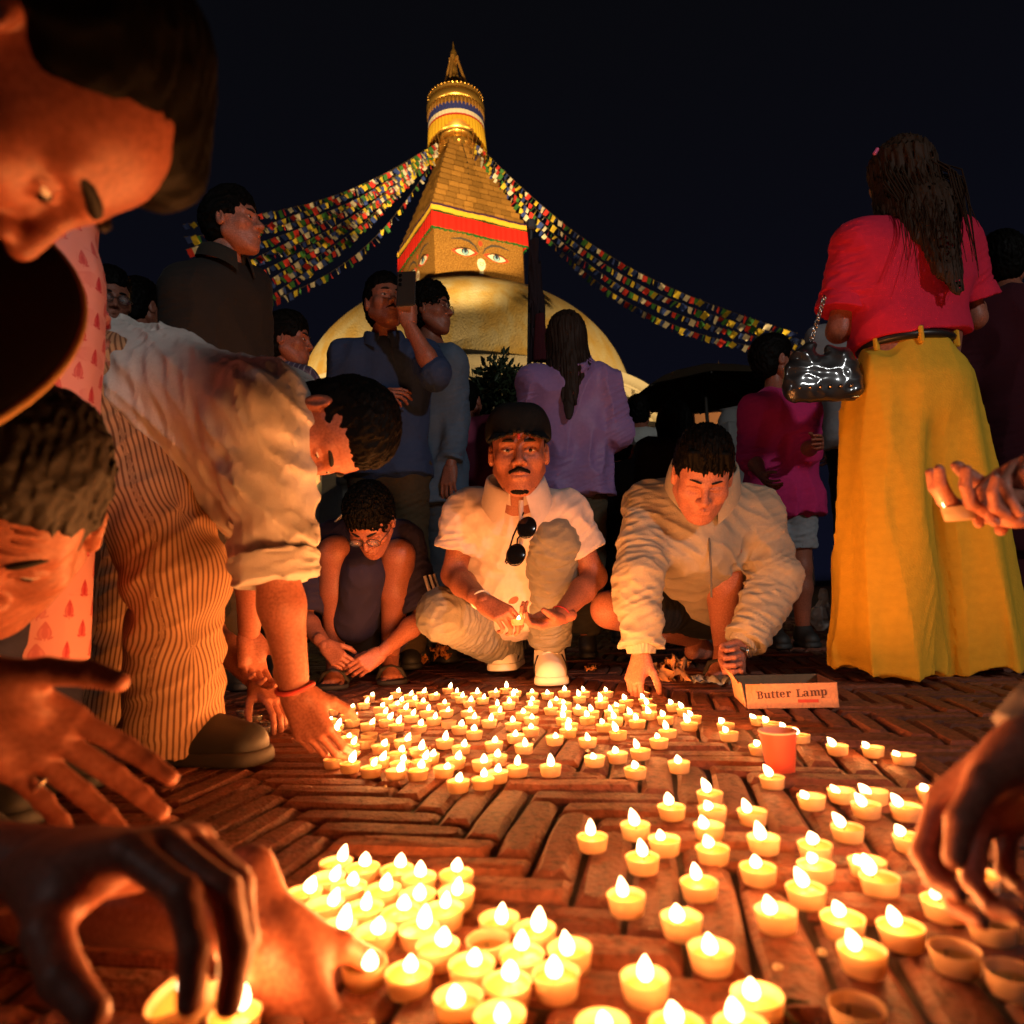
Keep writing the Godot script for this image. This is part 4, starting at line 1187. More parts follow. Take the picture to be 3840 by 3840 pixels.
	# appends to out = [vertices, normals, indices] under the transform xf
	func mesh(out: Array, xf := Transform3D.IDENTITY) -> void:
		fill()
		var vs: PackedVector3Array = out[0]
		var ns: PackedVector3Array = out[1]
		var ids: PackedInt32Array = out[2]
		var seen := {}
		var sx := 1
		var sy := nx
		var sz := nx * ny
		var flip := xf.basis.determinant() < 0.0
		var nb := xf.basis.inverse().transposed()
		var cells := PackedInt32Array()
		var band := cell * 3.2
		for z in nz - 1:
			for y in ny - 1:
				var i := z * sz + y * sy
				for x in nx - 1:
					var g := f[i + x]
					if g > band or g < -band:
						continue
					var j := i + x
					var e1 := f[j + 1]
					var e2 := f[j + sy]
					var e3 := f[j + sy + 1]
					var e4 := f[j + sz]
					var e5 := f[j + sz + 1]
					var e6 := f[j + sz + sy]
					var e7 := f[j + sz + sy + 1]
					var inn := int(g < 0.0) + int(e1 < 0.0) + int(e2 < 0.0) + int(e3 < 0.0) + int(e4 < 0.0) + int(e5 < 0.0) + int(e6 < 0.0) + int(e7 < 0.0)
					if inn == 0 or inn == 8:
						continue
					var acc := Vector3.ZERO
					var cnt := 0
					if (g < 0.0) != (e1 < 0.0):
						acc += Vector3(g / (g - e1), 0, 0); cnt += 1
					if (e2 < 0.0) != (e3 < 0.0):
						acc += Vector3(e2 / (e2 - e3), 1, 0); cnt += 1
					if (e4 < 0.0) != (e5 < 0.0):
						acc += Vector3(e4 / (e4 - e5), 0, 1); cnt += 1
					if (e6 < 0.0) != (e7 < 0.0):
						acc += Vector3(e6 / (e6 - e7), 1, 1); cnt += 1
					if (g < 0.0) != (e2 < 0.0):
						acc += Vector3(0, g / (g - e2), 0); cnt += 1
					if (e1 < 0.0) != (e3 < 0.0):
						acc += Vector3(1, e1 / (e1 - e3), 0); cnt += 1
					if (e4 < 0.0) != (e6 < 0.0):
						acc += Vector3(0, e4 / (e4 - e6), 1); cnt += 1
					if (e5 < 0.0) != (e7 < 0.0):
						acc += Vector3(1, e5 / (e5 - e7), 1); cnt += 1
					if (g < 0.0) != (e4 < 0.0):
						acc += Vector3(0, 0, g / (g - e4)); cnt += 1
					if (e1 < 0.0) != (e5 < 0.0):
						acc += Vector3(1, 0, e1 / (e1 - e5)); cnt += 1
					if (e2 < 0.0) != (e6 < 0.0):
						acc += Vector3(0, 1, e2 / (e2 - e6)); cnt += 1
					if (e3 < 0.0) != (e7 < 0.0):
						acc += Vector3(1, 1, e3 / (e3 - e7)); cnt += 1
					acc /= float(cnt)
					var gx := lerpf(lerpf(e1 - g, e3 - e2, acc.y), lerpf(e5 - e4, e7 - e6, acc.y), acc.z)
					var gy := lerpf(lerpf(e2 - g, e3 - e1, acc.x), lerpf(e6 - e4, e7 - e5, acc.x), acc.z)
					var gz := lerpf(lerpf(e4 - g, e5 - e1, acc.x), lerpf(e6 - e2, e7 - e3, acc.x), acc.y)
					seen[j] = vs.size()
					vs.append(xf * (lo + (Vector3(x, y, z) + acc) * cell))
					ns.append((nb * Vector3(gx, gy, gz)).normalized())
					cells.append(j)
		var step := [[sx, sy, sz], [sy, sz, sx], [sz, sx, sy]]
		for j in cells:
			var g := f[j]
			for s: Array in step:
				var h := f[j + int(s[0])]
				if (g < 0.0) == (h < 0.0):
					continue
				var j1: int = j - int(s[1])
				var j2: int = j - int(s[2])
				var j3: int = j1 - int(s[2])
				if not (seen.has(j1) and seen.has(j2) and seen.has(j3)):
					continue
				var a: int = seen[j]
				var b: int = seen[j1]
				var c: int = seen[j3]
				var d: int = seen[j2]
				if (g < 0.0) != flip:
					ids.append(a); ids.append(c); ids.append(b)
					ids.append(a); ids.append(d); ids.append(c)
				else:
					ids.append(a); ids.append(b); ids.append(c)
					ids.append(a); ids.append(c); ids.append(d)
		out[0] = vs
		out[1] = ns
		out[2] = ids
		f.clear()


func blank() -> Array:
	return [PackedVector3Array(), PackedVector3Array(), PackedInt32Array()]

func to_mesh(o: Array, uvs := PackedVector2Array(), cols := PackedColorArray()) -> ArrayMesh:
	var a := []
	a.resize(Mesh.ARRAY_MAX)
	a[Mesh.ARRAY_VERTEX] = o[0]
	a[Mesh.ARRAY_NORMAL] = o[1]
	a[Mesh.ARRAY_INDEX] = o[2]
	if uvs.size():
		a[Mesh.ARRAY_TEX_UV] = uvs
	if cols.size():
		a[Mesh.ARRAY_COLOR] = cols
	var m := ArrayMesh.new()
	if (o[0] as PackedVector3Array).size() > 2:
		m.add_surface_from_arrays(Mesh.PRIMITIVE_TRIANGLES, a)
	return m

# angle round and length along limbs, each a chain of bones [from, to, reference direction], as texture coordinates
func bone_uv(o: Array, limbs: Array, around: float, along: float) -> PackedVector2Array:
	var uv := PackedVector2Array()
	for v: Vector3 in o[0]:
		var best := 1e9
		var got := Vector2.ZERO
		for limb: Array in limbs:
			var near := 1e9
			var ds := []
			for b: Array in limb:
				var ba: Vector3 = b[1] - b[0]
				var t := clampf((v - b[0]).dot(ba) / ba.length_squared(), 0.0, 1.0)
				var d: float = (v - b[0] - ba * t).length()
				ds.append(d)
				near = minf(near, d)
			if near >= best:
				continue
			best = near
			var sn := 0.0
			var cs := 0.0
			var ln := 0.0
			var ws := 0.0
			var run := 0.0
			for i in limb.size():
				var b: Array = limb[i]
				var ba: Vector3 = b[1] - b[0]
				var ax := ba.normalized()
				var q: Vector3 = v - b[0]
				q -= ax * q.dot(ax)
				var rf: Vector3 = (b[2] - ax * (b[2] as Vector3).dot(ax)).normalized()
				var an := atan2(q.dot(rf.cross(ax)), q.dot(rf))
				var w := exp(-((ds[i] as float) - near) / 0.03)
				sn += sin(an) * w
				cs += cos(an) * w
				ln += (run + (v - b[0]).dot(ax)) * w
				ws += w
				run += ba.length()
			got = Vector2(atan2(sn, cs) / TAU * around, ln / ws * along)
		uv.append(got)
	return uv

# ---------------------------------------------------------------- nodes
var used := {}
func numbered(called: String) -> String:
	var n: int = used.get(called, -1) + 1
	used[called] = n
	return called if n == 0 else "%s_%03d" % [called, n]

func thing(called: String, label: String, category: String, at := Vector3.ZERO, group := "") -> Node3D:
	var o := Node3D.new()
	o.name = numbered(called)
	add_child(o)
	o.position = at
	tag(o, label, category, group)
	return o

func tag(o: Node, label: String, category: String, group := "") -> void:
	o.set_meta("label", label)
	o.set_meta("category", category)
	if group:
		o.set_meta("group", group)

func part(parent: Node, called: String, mesh: Mesh, m: Material, xf := Transform3D.IDENTITY) -> MeshInstance3D:
	var o := MeshInstance3D.new()
	o.name = called
	o.mesh = mesh
	o.material_override = m
	o.transform = xf
	parent.add_child(o, true)
	return o

func single(called: String, mesh: Mesh, m: Material, label: String, category: String, xf := Transform3D.IDENTITY, group := "") -> MeshInstance3D:
	var o := part(self, numbered(called), mesh, m, xf)
	tag(o, label, category, group)
	return o

func struct(called: String, mesh: Mesh, m: Material, xf := Transform3D.IDENTITY) -> MeshInstance3D:
	var o := part(self, called, mesh, m, xf)
	o.set_meta("kind", "structure")
	return o

func frame_to(at: Vector3, y: Vector3, z: Vector3) -> Transform3D:
	y = y.normalized()
	var x := y.cross(z).normalized()
	return Transform3D(Basis(x, y, x.cross(y)), at)

# solid of revolution about y from a profile of (radius, height), smooth except where a point repeats
func lathe(prof: Array, n := 32, y_off := 0.0, squash := 1.0) -> ArrayMesh:
	var st := SurfaceTool.new()
	st.begin(Mesh.PRIMITIVE_TRIANGLES)
	for i in prof.size() - 1:
		var p: Vector2 = prof[i]
		var q: Vector2 = prof[i + 1]
		if p.distance_to(q) < 1e-7:
			continue
		var nn := Vector2(q.y - p.y, -(q.x - p.x)).normalized()
		var np := nn
		var nq := nn
		if i > 0 and (prof[i - 1] as Vector2).distance_to(p) > 1e-7:
			var e: Vector2 = p - prof[i - 1]
			np = (nn + Vector2(e.y, -e.x).normalized()).normalized()
		if i + 2 < prof.size() and (prof[i + 2] as Vector2).distance_to(q) > 1e-7:
			var e: Vector2 = (prof[i + 2] as Vector2) - q
			nq = (nn + Vector2(e.y, -e.x).normalized()).normalized()
		for j in n:
			var a0 := TAU * j / n
			var a1 := TAU * (j + 1) / n
			var quad := [[p, np, a0], [q, nq, a0], [q, nq, a1], [p, np, a1]]
			for k in [0, 2, 1, 0, 3, 2]:
				var w: Array = quad[k]
				var pt: Vector2 = w[0]
				var nr: Vector2 = w[1]
				var ang: float = w[2]
				st.set_normal(Vector3(nr.x * cos(ang), nr.y, nr.x * sin(ang) * squash))
				st.set_uv(Vector2(ang / TAU, pt.y))
				st.add_vertex(Vector3(pt.x * cos(ang), pt.y + y_off, pt.x * sin(ang) * squash))
	return st.commit()

# tube along points with radii
func tube(pts: Array, radii: Array, n := 10, closed_ends := true) -> ArrayMesh:
	var o := blank()
	tube_into(o, pts, radii, n, closed_ends)
	return to_mesh(o)

func tube_into(o: Array, pts: Array, radii: Array, n := 10, closed_ends := true, flat := 1.0, side := Vector3.ZERO) -> void:
	var vs: PackedVector3Array = o[0]
	var ns: PackedVector3Array = o[1]
	var ids: PackedInt32Array = o[2]
	var last := Vector3.UP if side == Vector3.ZERO else side
	var start := vs.size()
	for i in pts.size():
		var t: Vector3 = ((pts[mini(i + 1, pts.size() - 1)] as Vector3) - pts[maxi(i - 1, 0)]).normalized()
		if absf(t.dot(last)) > 0.97:
			last = Vector3.RIGHT if absf(t.x) < 0.8 else Vector3.BACK
		var u := (last - t * last.dot(t)).normalized()
		last = u
		var w := t.cross(u)
		var r: float = radii[mini(i, radii.size() - 1)]
		for j in n:
			var a := TAU * j / n
			vs.append((pts[i] as Vector3) + (u * cos(a) + w * sin(a) * flat) * r)
			ns.append((u * cos(a) + w * sin(a) / maxf(flat, 0.05)).normalized())
	for i in pts.size() - 1:
		for j in n:
			var a := start + i * n + j
			var b := start + i * n + (j + 1) % n
			ids.append_array(PackedInt32Array([a, b + n, b, a, a + n, b + n]))
	if closed_ends:
		for e in 2:
			var c := vs.size()
			var i: int = 0 if e == 0 else pts.size() - 1
			var t: Vector3 = ((pts[1] as Vector3) - pts[0]) if e == 0 else ((pts[i] as Vector3) - pts[i - 1])
			t = -t.normalized() if e == 0 else t.normalized()
			vs.append(pts[i])
			ns.append(t)
			for j in n:
				vs.append(vs[start + i * n + j])
				ns.append(t)
			for j in n:
				var a := c + 1 + j
				var b := c + 1 + (j + 1) % n
				ids.append_array(PackedInt32Array([c, a, b] if e == 0 else [c, b, a]))
	o[0] = vs
	o[1] = ns
	o[2] = ids

# box with chamfered edges, size s, centred
func bevel_box(s: Vector3, b: float) -> ArrayMesh:
	var o := blank()
	var vs := PackedVector3Array()
	var ns := PackedVector3Array()
	var ids := PackedInt32Array()
	var h := s * 0.5
	var faces := [[Vector3.RIGHT, Vector3.UP, Vector3.BACK], [Vector3.UP, Vector3.BACK, Vector3.RIGHT], [Vector3.BACK, Vector3.RIGHT, Vector3.UP]]
	var add := func(q: Array) -> void:
		var n: Vector3 = ((q[1] as Vector3) - q[0]).cross((q[2] as Vector3) - q[0]).normalized()
		var mid: Vector3 = (q[0] + q[1] + q[2]) / 3.0
		if n.dot(mid) < 0.0:
			n = -n
			q.reverse()
		var st := vs.size()
		for p: Vector3 in q:
			vs.append(p)
			ns.append(n)
		for i in q.size() - 2:
			ids.append_array(PackedInt32Array([st, st + i + 2, st + i + 1]))
	for sg: float in [-1.0, 1.0]:
		for fc: Array in faces:
			var n: Vector3 = fc[0]
			var u: Vector3 = fc[1]
			var w: Vector3 = fc[2]
			var hn := absf(h.dot(n))
			var hu := absf(h.dot(u)) - b
			var hw := absf(h.dot(w)) - b
			add.call([n * sg * hn + u * hu + w * hw, n * sg * hn - u * hu + w * hw, n * sg * hn - u * hu - w * hw, n * sg * hn + u * hu - w * hw])
			for s2: float in [-1.0, 1.0]:
				var hn2 := absf(h.dot(u))
				add.call([n * sg * hn + u * s2 * hu + w * hw, n * sg * hn + u * s2 * hu - w * hw, n * sg * (hn - b) + u * s2 * hn2 - w * hw, n * sg * (hn - b) + u * s2 * hn2 + w * hw])
	for sx: float in [-1.0, 1.0]:
		for sy: float in [-1.0, 1.0]:
			for sz: float in [-1.0, 1.0]:
				add.call([Vector3(sx * h.x, sy * (h.y - b), sz * (h.z - b)), Vector3(sx * (h.x - b), sy * h.y, sz * (h.z - b)), Vector3(sx * (h.x - b), sy * (h.y - b), sz * h.z)])
	o[0] = vs; o[1] = ns; o[2] = ids
	return to_mesh(o)

# ---------------------------------------------------------------- materials (base colours given as linear values)
func lin(r: float, g: float, b: float) -> Color:
	return Color(r, g, b).linear_to_srgb()

func noise_tex(sd: int, freq: float, oct := 4, ramp: Gradient = null, bump := 0.0, size := 512, kind := FastNoiseLite.TYPE_SIMPLEX_SMOOTH) -> NoiseTexture2D:
	var n := FastNoiseLite.new()
	n.seed = sd
	n.frequency = freq
	n.noise_type = kind
	n.fractal_octaves = oct
	var t := NoiseTexture2D.new()
	t.width = size
	t.height = size
	t.seamless = true
	t.noise = n
	if ramp:
		t.color_ramp = ramp
	if bump > 0.0:
		t.as_normal_map = true
		t.bump_strength = bump
	return t

func ramp(cols: Array, at: Array) -> Gradient:
	var g := Gradient.new()
	g.colors = PackedColorArray(cols)
	g.offsets = PackedFloat32Array(at)
	return g

var mottle: NoiseTexture2D
var weave: NoiseTexture2D
var pores: NoiseTexture2D
func base_textures() -> void:
	mottle = noise_tex(3, 0.012, 5, ramp([Color(0.95, 0.95, 0.95), Color(1, 1, 1)], [0.2, 0.8]))
	weave = noise_tex(5, 0.12, 2, null, 3.0, 256)
	pores = noise_tex(7, 0.06, 3, null, 2.0, 256)

func cloth(c: Color, rough := 0.9, sheen := 0.25, scale := 6.0) -> StandardMaterial3D:
	var m := StandardMaterial3D.new()
	m.albedo_color = c
	m.albedo_texture = mottle
	m.roughness = rough
	m.metallic_specular = 0.3
	m.uv1_triplanar = true
	m.uv1_scale = Vector3.ONE * scale
	m.normal_enabled = true
	m.normal_texture = weave
	m.normal_scale = 0.35
	m.rim_enabled = sheen > 0.0
	m.rim = sheen
	m.rim_tint = 0.6
	return m

func plain(c: Color, rough := 0.6, metal := 0.0, spec := 0.5) -> StandardMaterial3D:
	var m := StandardMaterial3D.new()
	m.albedo_color = c
	m.roughness = rough
	m.metallic = metal
	m.metallic_specular = spec
	return m

func skin(c: Color) -> StandardMaterial3D:
	var m := StandardMaterial3D.new()
	m.albedo_color = c
	m.albedo_texture = noise_skin
	m.roughness = 0.48
	m.metallic_specular = 0.42
	m.uv1_triplanar = true
	m.uv1_scale = Vector3.ONE * 9.0
	m.normal_enabled = true
	m.normal_texture = pores
	m.normal_scale = 0.09
	return m
var noise_skin: NoiseTexture2D

func hair_mat(c: Color) -> StandardMaterial3D:
	var m := StandardMaterial3D.new()
	m.albedo_color = c
	m.roughness = 0.6
	m.metallic_specular = 0.28
	return m


# ---------------------------------------------------------------- people: every figure is laid out from its joints
func face_ops(v: Vol, o: Dictionary) -> void:
	var jw: float = o.get("jaw", 1.0)
	var nose: float = o.get("nose", 1.0)
	var ch: float = o.get("cheek", 1.0)
	v.ell(Vector3(0, 0.036, -0.016), Vector3(0.076, 0.088, 0.096), 0.02)
	v.ell(Vector3(0, -0.03, 0.03), Vector3(0.06 * jw, 0.084, 0.06), 0.035)
	v.ell(Vector3(0, 0.04, 0.045), Vector3(0.058, 0.05, 0.04), 0.03)
	for s: float in [-1.0, 1.0]:
		v.cap(Vector3(s * 0.056 * jw, -0.045, 0.0), Vector3(s * 0.02 * jw, -0.096, 0.058), 0.019, 0.017, 0.03)
		v.ell(Vector3(s * 0.043, -0.02, 0.058), Vector3(0.024, 0.022, 0.022) * ch, 0.025)
		v.cap(Vector3(s * 0.012, 0.022, 0.086), Vector3(s * 0.045, 0.026, 0.07), 0.0085, 0.007, 0.016)
	v.ell(Vector3(0, -0.1, 0.07), Vector3(0.02 * jw, 0.016, 0.016), 0.025)
	for s: float in [-1.0, 1.0]:
		v.cut_ell(Vector3(s * 0.031, 0.004, 0.098), Vector3(0.019, 0.0125, 0.02), 0.014)
		v.ell(Vector3(s * 0.031, 0.003, 0.073), Vector3(0.0155, 0.013, 0.0135), 0.004)
		v.cap(Vector3(s * 0.018, 0.0035, 0.0855), Vector3(s * 0.044, 0.0045, 0.078), 0.0035, 0.003, 0.004)
	v.cap(Vector3(0, 0.016, 0.089), Vector3(0, -0.026, 0.109 * (0.94 + 0.06 * nose)), 0.0065, 0.0105 * nose, 0.012)
	for s: float in [-1.0, 1.0]:
		v.ell(Vector3(s * 0.0125, -0.031, 0.097), Vector3(0.009, 0.0075, 0.01) * nose, 0.008)
		v.cut_ell(Vector3(s * 0.0075, -0.039, 0.1), Vector3(0.004, 0.004, 0.006), 0.003)
	v.ell(Vector3(0, -0.062, 0.078), Vector3(0.028, 0.022, 0.016), 0.02)
	v.cap(Vector3(-0.019, -0.0605, 0.088), Vector3(0, -0.058, 0.0965), 0.0035, 0.0055, 0.005)
	v.cap(Vector3(0.019, -0.0605, 0.088), Vector3(0, -0.058, 0.0965), 0.0035, 0.0055, 0.005)
	v.cap(Vector3(-0.015, -0.0705, 0.088), Vector3(0.015, -0.0705, 0.088), 0.0065, 0.0065, 0.006)
	v.cut_cap(Vector3(-0.022, -0.0645, 0.097), Vector3(0.022, -0.0645, 0.097), 0.0022, 0.0022, 0.003)
	for s: float in [-1.0, 1.0]:
		var b := Basis(Vector3.UP, s * 0.35)
		v.ell(Vector3(s * 0.079, 0.0, -0.01), Vector3(0.009, 0.031, 0.019), 0.006, b)
		v.cut_ell(Vector3(s * 0.089, 0.002, -0.004), Vector3(0.006, 0.019, 0.011), 0.004, b)
		v.cap(Vector3(s * 0.078, 0.002, 0.006), Vector3(s * 0.079, -0.02, 0.004), 0.005, 0.006, 0.006)

# head of a person; t: place, x to the person's left, y up, z forward
func add_head(out: Array, t: Transform3D, o := {}, cell := 0.0035) -> void:
	var v := Vol.new(cell)
	face_ops(v, o)
	v.mesh(out, t)

func head_frame(c: Vector3, fwd: Vector3, up: Vector3, s := 1.0) -> Transform3D:
	var z := fwd.normalized()
	var x := up.cross(z).normalized()
	return Transform3D(Basis(x, z.cross(x), z).scaled(Vector3.ONE * s), c)

# eyes with iris, brows; look: offset of the iris
func add_eyes(p: Node, t: Transform3D, o := {}) -> void:
	var look: Vector2 = o.get("look", Vector2.ZERO)
	var open: float = o.get("open", 1.0)
	for s: float in [-1.0, 1.0]:
		if open > 0.0:
			var c := Vector3(s * 0.031, 0.0035, 0.0765)
			var e := SphereMesh.new()
			e.radius = 1.0
			e.height = 2.0
			e.radial_segments = 20
			e.rings = 12
			var ex := Transform3D(Basis.from_scale(Vector3(0.0135, 0.0062 * open, 0.0115)), c)
			var eye := part(p, "eye", e, eye_white, t * ex)
			part(eye, "iris", e, eye_dark, ex.affine_inverse() * Transform3D(Basis.from_scale(Vector3(0.0058, 0.0056 * open, 0.0035)), c + Vector3(look.x * 0.006, look.y * 0.004, 0.0093)))
	var bt: float = o.get("brow", 1.0)
	if bt > 0.0:
		for s: float in [-1.0, 1.0]:
			var q := []
			for i in 7:
				var u := i / 6.0
				q.append(Vector3(s * lerpf(0.0135, 0.051, u), 0.0272 + sin(u * 2.7) * 0.0045 - u * 0.002, lerpf(0.0985, 0.074, u * u) - u * 0.003))
			var om := blank()
			tube_into(om, q, [0.0022, 0.0042 * bt, 0.0045 * bt, 0.0042 * bt, 0.0038 * bt, 0.003, 0.0014], 8)
			part(p, "eyebrow", to_mesh(om), brow_mat, t)

# short hair as a cap over the skull: front and side hairlines by cuts; tuft: roughness
func short_hair(p: Node, t: Transform3D, m: Material, o := {}, cell := 0.0045) -> void:
	var v := Vol.new(cell)
	var g: float = o.get("thick", 0.012)
	var top: float = o.get("top", 0.0)
	v.ell(Vector3(0, 0.04, -0.018), Vector3(0.076 + g * 0.7, 0.088 + g, 0.096 + g), 0.02)
	if top > 0.0:
		v.ell(Vector3(0, 0.09 + top * 0.3, 0.0), Vector3(0.072, 0.05 + top, 0.085), 0.03)
	v.ell(Vector3(0, -0.03, -0.05), Vector3(0.066, 0.055, 0.05), 0.03)
	var line: float = o.get("line", 0.066)
	v.cut_ell(Vector3(0, line - 0.12, 0.115), Vector3(0.083, 0.12, 0.075), 0.008)
	for s: float in [-1.0, 1.0]:
		v.cut_ell(Vector3(s * 0.09, -0.025, 0.025), Vector3(0.03, 0.05, 0.036), 0.006)
	v.cut_plane(Vector3(0, -0.07, 0), Vector3(0, -1, 0.2))
	v.crumple(o.get("tuft", 0.005), o.get("freq", Vector3(75, 18, 16)), Basis.IDENTITY, true, o.get("seed", 0.0))
	v.crumple(0.003, Vector3(150, 40, 30), Basis.IDENTITY, true, 7.0)
	var out := blank()
	v.mesh(out)
	part(p, "hair", to_mesh(out), m, t)

# a hand: y along the fingers, z where the palm faces; side: +1 thumb towards +x; curls: bend of the five digits, thumb first (0 straight to 1 fist)
func add_hand(out: Array, at: Vector3, dir: Vector3, palm: Vector3, side: float, curls: Array, s := 1.0, spread := 0.12, thumb_in := 0.5, cell := 0.003) -> Transform3D:
	var y := dir.normalized()
	var z := (palm - y * palm.dot(y)).normalized()
	var t := Transform3D(Basis(y.cross(z), y, z).scaled(Vector3.ONE * s), at)
	var v := Vol.new(cell / s)
	var kx := [0.029, 0.0095, -0.0105, -0.0285]
	var ky := [0.09, 0.094, 0.089, 0.08]
	var ln := [[0.043, 0.026, 0.021], [0.047, 0.029, 0.022], [0.043, 0.027, 0.021], [0.034, 0.021, 0.019]]
	var rr := [0.0092, 0.0094, 0.0089, 0.0078]
	v.cap(Vector3(0, -0.04, 0), Vector3(0, 0.012, 0), 0.026, 0.027, 0.01, 0, 0, 0, 0, Vector3(0, 0, 1), 0.78)
	for i in 4:
		v.cap(Vector3(side * kx[i] * 0.62, 0.008, 0.0), Vector3(side * kx[i], ky[i] - 0.004, -0.002), 0.0145, 0.0112, 0.014)
	v.ell(Vector3(side * 0.022, 0.035, 0.011), Vector3(0.015, 0.03, 0.012), 0.015)
	v.ell(Vector3(-side * 0.022, 0.038, 0.009), Vector3(0.012, 0.03, 0.01), 0.015)
	for i in 4:
		var c: float = curls[i + 1]
		var ang := 0.15 + c * 1.35
		var p := Vector3(side * kx[i], ky[i], -0.001)
		var fan: float = side * kx[i] / 0.03 * spread
		var angs := [c * 1.35, c * 1.55 + 0.1, c * 0.95 + 0.06]
		var a := 0.0
		for k in 3:
			a += angs[k]
			var d := Vector3(sin(fan) * cos(a), cos(fan) * cos(a), sin(a))
			var q: Vector3 = p + d * ln[i][k]
			v.cap(p, q, rr[i] * (1.0 - 0.09 * k), rr[i] * (0.91 - 0.09 * k), 0.0035)
			p = q
	var tc: float = curls[0]
	var p0 := Vector3(side * 0.016, 0.018, 0.006)
	var out_d := Vector3(side * 0.78, 0.62, 0.1).normalized()
	var in_d := Vector3(side * 0.34, 0.62, 0.72).normalized()
	var d0 := out_d.lerp(in_d, thumb_in).normalized()
	var p1 := p0 + d0 * 0.044
	var d1 := d0.lerp(Vector3(-side * 0.15, 0.8, 0.6).normalized(), 0.25 + tc * 0.5).normalized()
	var p2 := p1 + d1 * 0.034
	var d2 := d1.lerp(Vector3(-side * 0.6, 0.6, 0.5).normalized(), 0.15 + tc * 0.6).normalized()
	var p3 := p2 + d2 * 0.026
	v.cap(p0, p1, 0.015, 0.0115, 0.014)
	v.cap(p1, p2, 0.0112, 0.0102, 0.004)
	v.cap(p2, p3, 0.0102, 0.0082, 0.0035)
	v.mesh(out, t)
	return t

func bare_foot(out: Array, ankle: Vector3, toe: Vector3, side: float, cell := 0.004) -> void:
	var d := toe - ankle
	d.y = 0
	var l := d.length()
	d = d.normalized()
	var r := d.cross(Vector3.UP) * side
	var gy := toe.y
	var v := Vol.new(cell)
	var g := Vector3(ankle.x, gy, ankle.z)
	v.cap(ankle, g + d * l * 0.55 + Vector3.UP * 0.035, 0.036, 0.026, 0.03)
	v.cap(g - d * 0.03 + Vector3.UP * 0.03, g + d * l * 0.75 + Vector3.UP * 0.02, 0.03, 0.021, 0.03)
	v.cap(g + d * l * 0.35 + r * 0.012 + Vector3.UP * 0.022, g + d * l * 0.8 + r * 0.024 + Vector3.UP * 0.016, 0.022, 0.016, 0.025)
	v.cap(g + d * l * 0.35 - r * 0.014 + Vector3.UP * 0.018, g + d * l * 0.72 - r * 0.03 + Vector3.UP * 0.014, 0.018, 0.013, 0.025)
	for i in 5:
		var u := i / 4.0
		var b := g + d * l * lerpf(0.8, 0.66, u) + r * lerpf(0.03, -0.036, u) + Vector3.UP * 0.017
		var e := g + d * l * lerpf(1.02, 0.8, u * u) + r * lerpf(0.031, -0.043, u) + Vector3.UP * 0.011
		v.cap(b, e, 0.011 if i == 0 else 0.008, 0.0115 if i == 0 else 0.0078 - u * 0.001, 0.005)
	v.mesh(out)

# trunk and limbs under or outside the clothes
func torso_ops(v: Vol, j: Dictionary, s: float, g: float, k := 0.05, wr := 0.0) -> void:
	var n: Vector3 = j.f
	var ms: Vector3 = (j.sl + j.sr) * 0.5
	var mp: Vector3 = (j.pl + j.pr) * 0.5
	var ax := ms - mp
	var belly: float = j.get("belly", 0.0)
	var nk: Vector3 = j.nk
	if g > 0.0:
		nk -= (nk - mp).normalized() * 0.05 * s
	v.cap(j.sl, nk, 0.05 * s + g, 0.056 * s + g, k)
	v.cap(j.sr, nk, 0.05 * s + g, 0.056 * s + g, k)
	for q: Array in [[j.sl, j.pl], [j.sr, j.pr]]:
		var top: Vector3 = (q[0] as Vector3).lerp(ms, 0.36) - ax * 0.1
		var low: Vector3 = (q[1] as Vector3).lerp(mp, 0.1)
		var waist := top.lerp(low, 0.6).lerp((ms + mp) * 0.5, 0.1)
		v.cap(top, waist, 0.092 * s + g, 0.08 * s + g, k)
		v.cap(waist, low, 0.08 * s + g, 0.092 * s + g, k)
	v.cap(ms - ax * 0.1, mp, 0.1 * s + g, 0.105 * s + g, k, 0, 0, 0, 0, n, 0.95)
	if belly > 0.0:
		v.ell(mp.lerp(ms, 0.35) + n * 0.06 * s, Vector3.ONE * (0.09 * s + belly), 0.06)

func limb_ops(v: Vol, j: Dictionary, s: float) -> void:
	for q: Array in [["sl", "el", "wl"], ["sr", "er", "wr"]]:
		v.cap(j[q[0]], j[q[1]], 0.05 * s, 0.04 * s, 0.03)
		v.cap(j[q[1]], (j[q[1]] as Vector3).lerp(j[q[2]], 0.35), 0.04 * s, 0.041 * s, 0.02)
		v.cap((j[q[1]] as Vector3).lerp(j[q[2]], 0.35), j[q[2]], 0.041 * s, 0.026 * s, 0.02)
	for q: Array in [["pl", "kl", "al"], ["pr", "kr", "ar"]]:
		v.cap(j[q[0]], j[q[1]], 0.088 * s, 0.063 * s, 0.04)
		var a: Vector3 = j[q[1]]
		var b: Vector3 = j[q[2]]
		v.cap(a, a.lerp(b, 0.32), 0.062 * s, 0.062 * s, 0.025)
		v.cap(a.lerp(b, 0.32), b, 0.062 * s, 0.037 * s, 0.025)

func body(j: Dictionary, s: float, cell := 0.009) -> Array:
	var v := Vol.new(cell)
	torso_ops(v, j, s, 0.0)
	limb_ops(v, j, s)
	v.cap(j.nk, j.hd, 0.056 * s, 0.05 * s, 0.03)
	var out := blank()
	v.mesh(out)
	return out

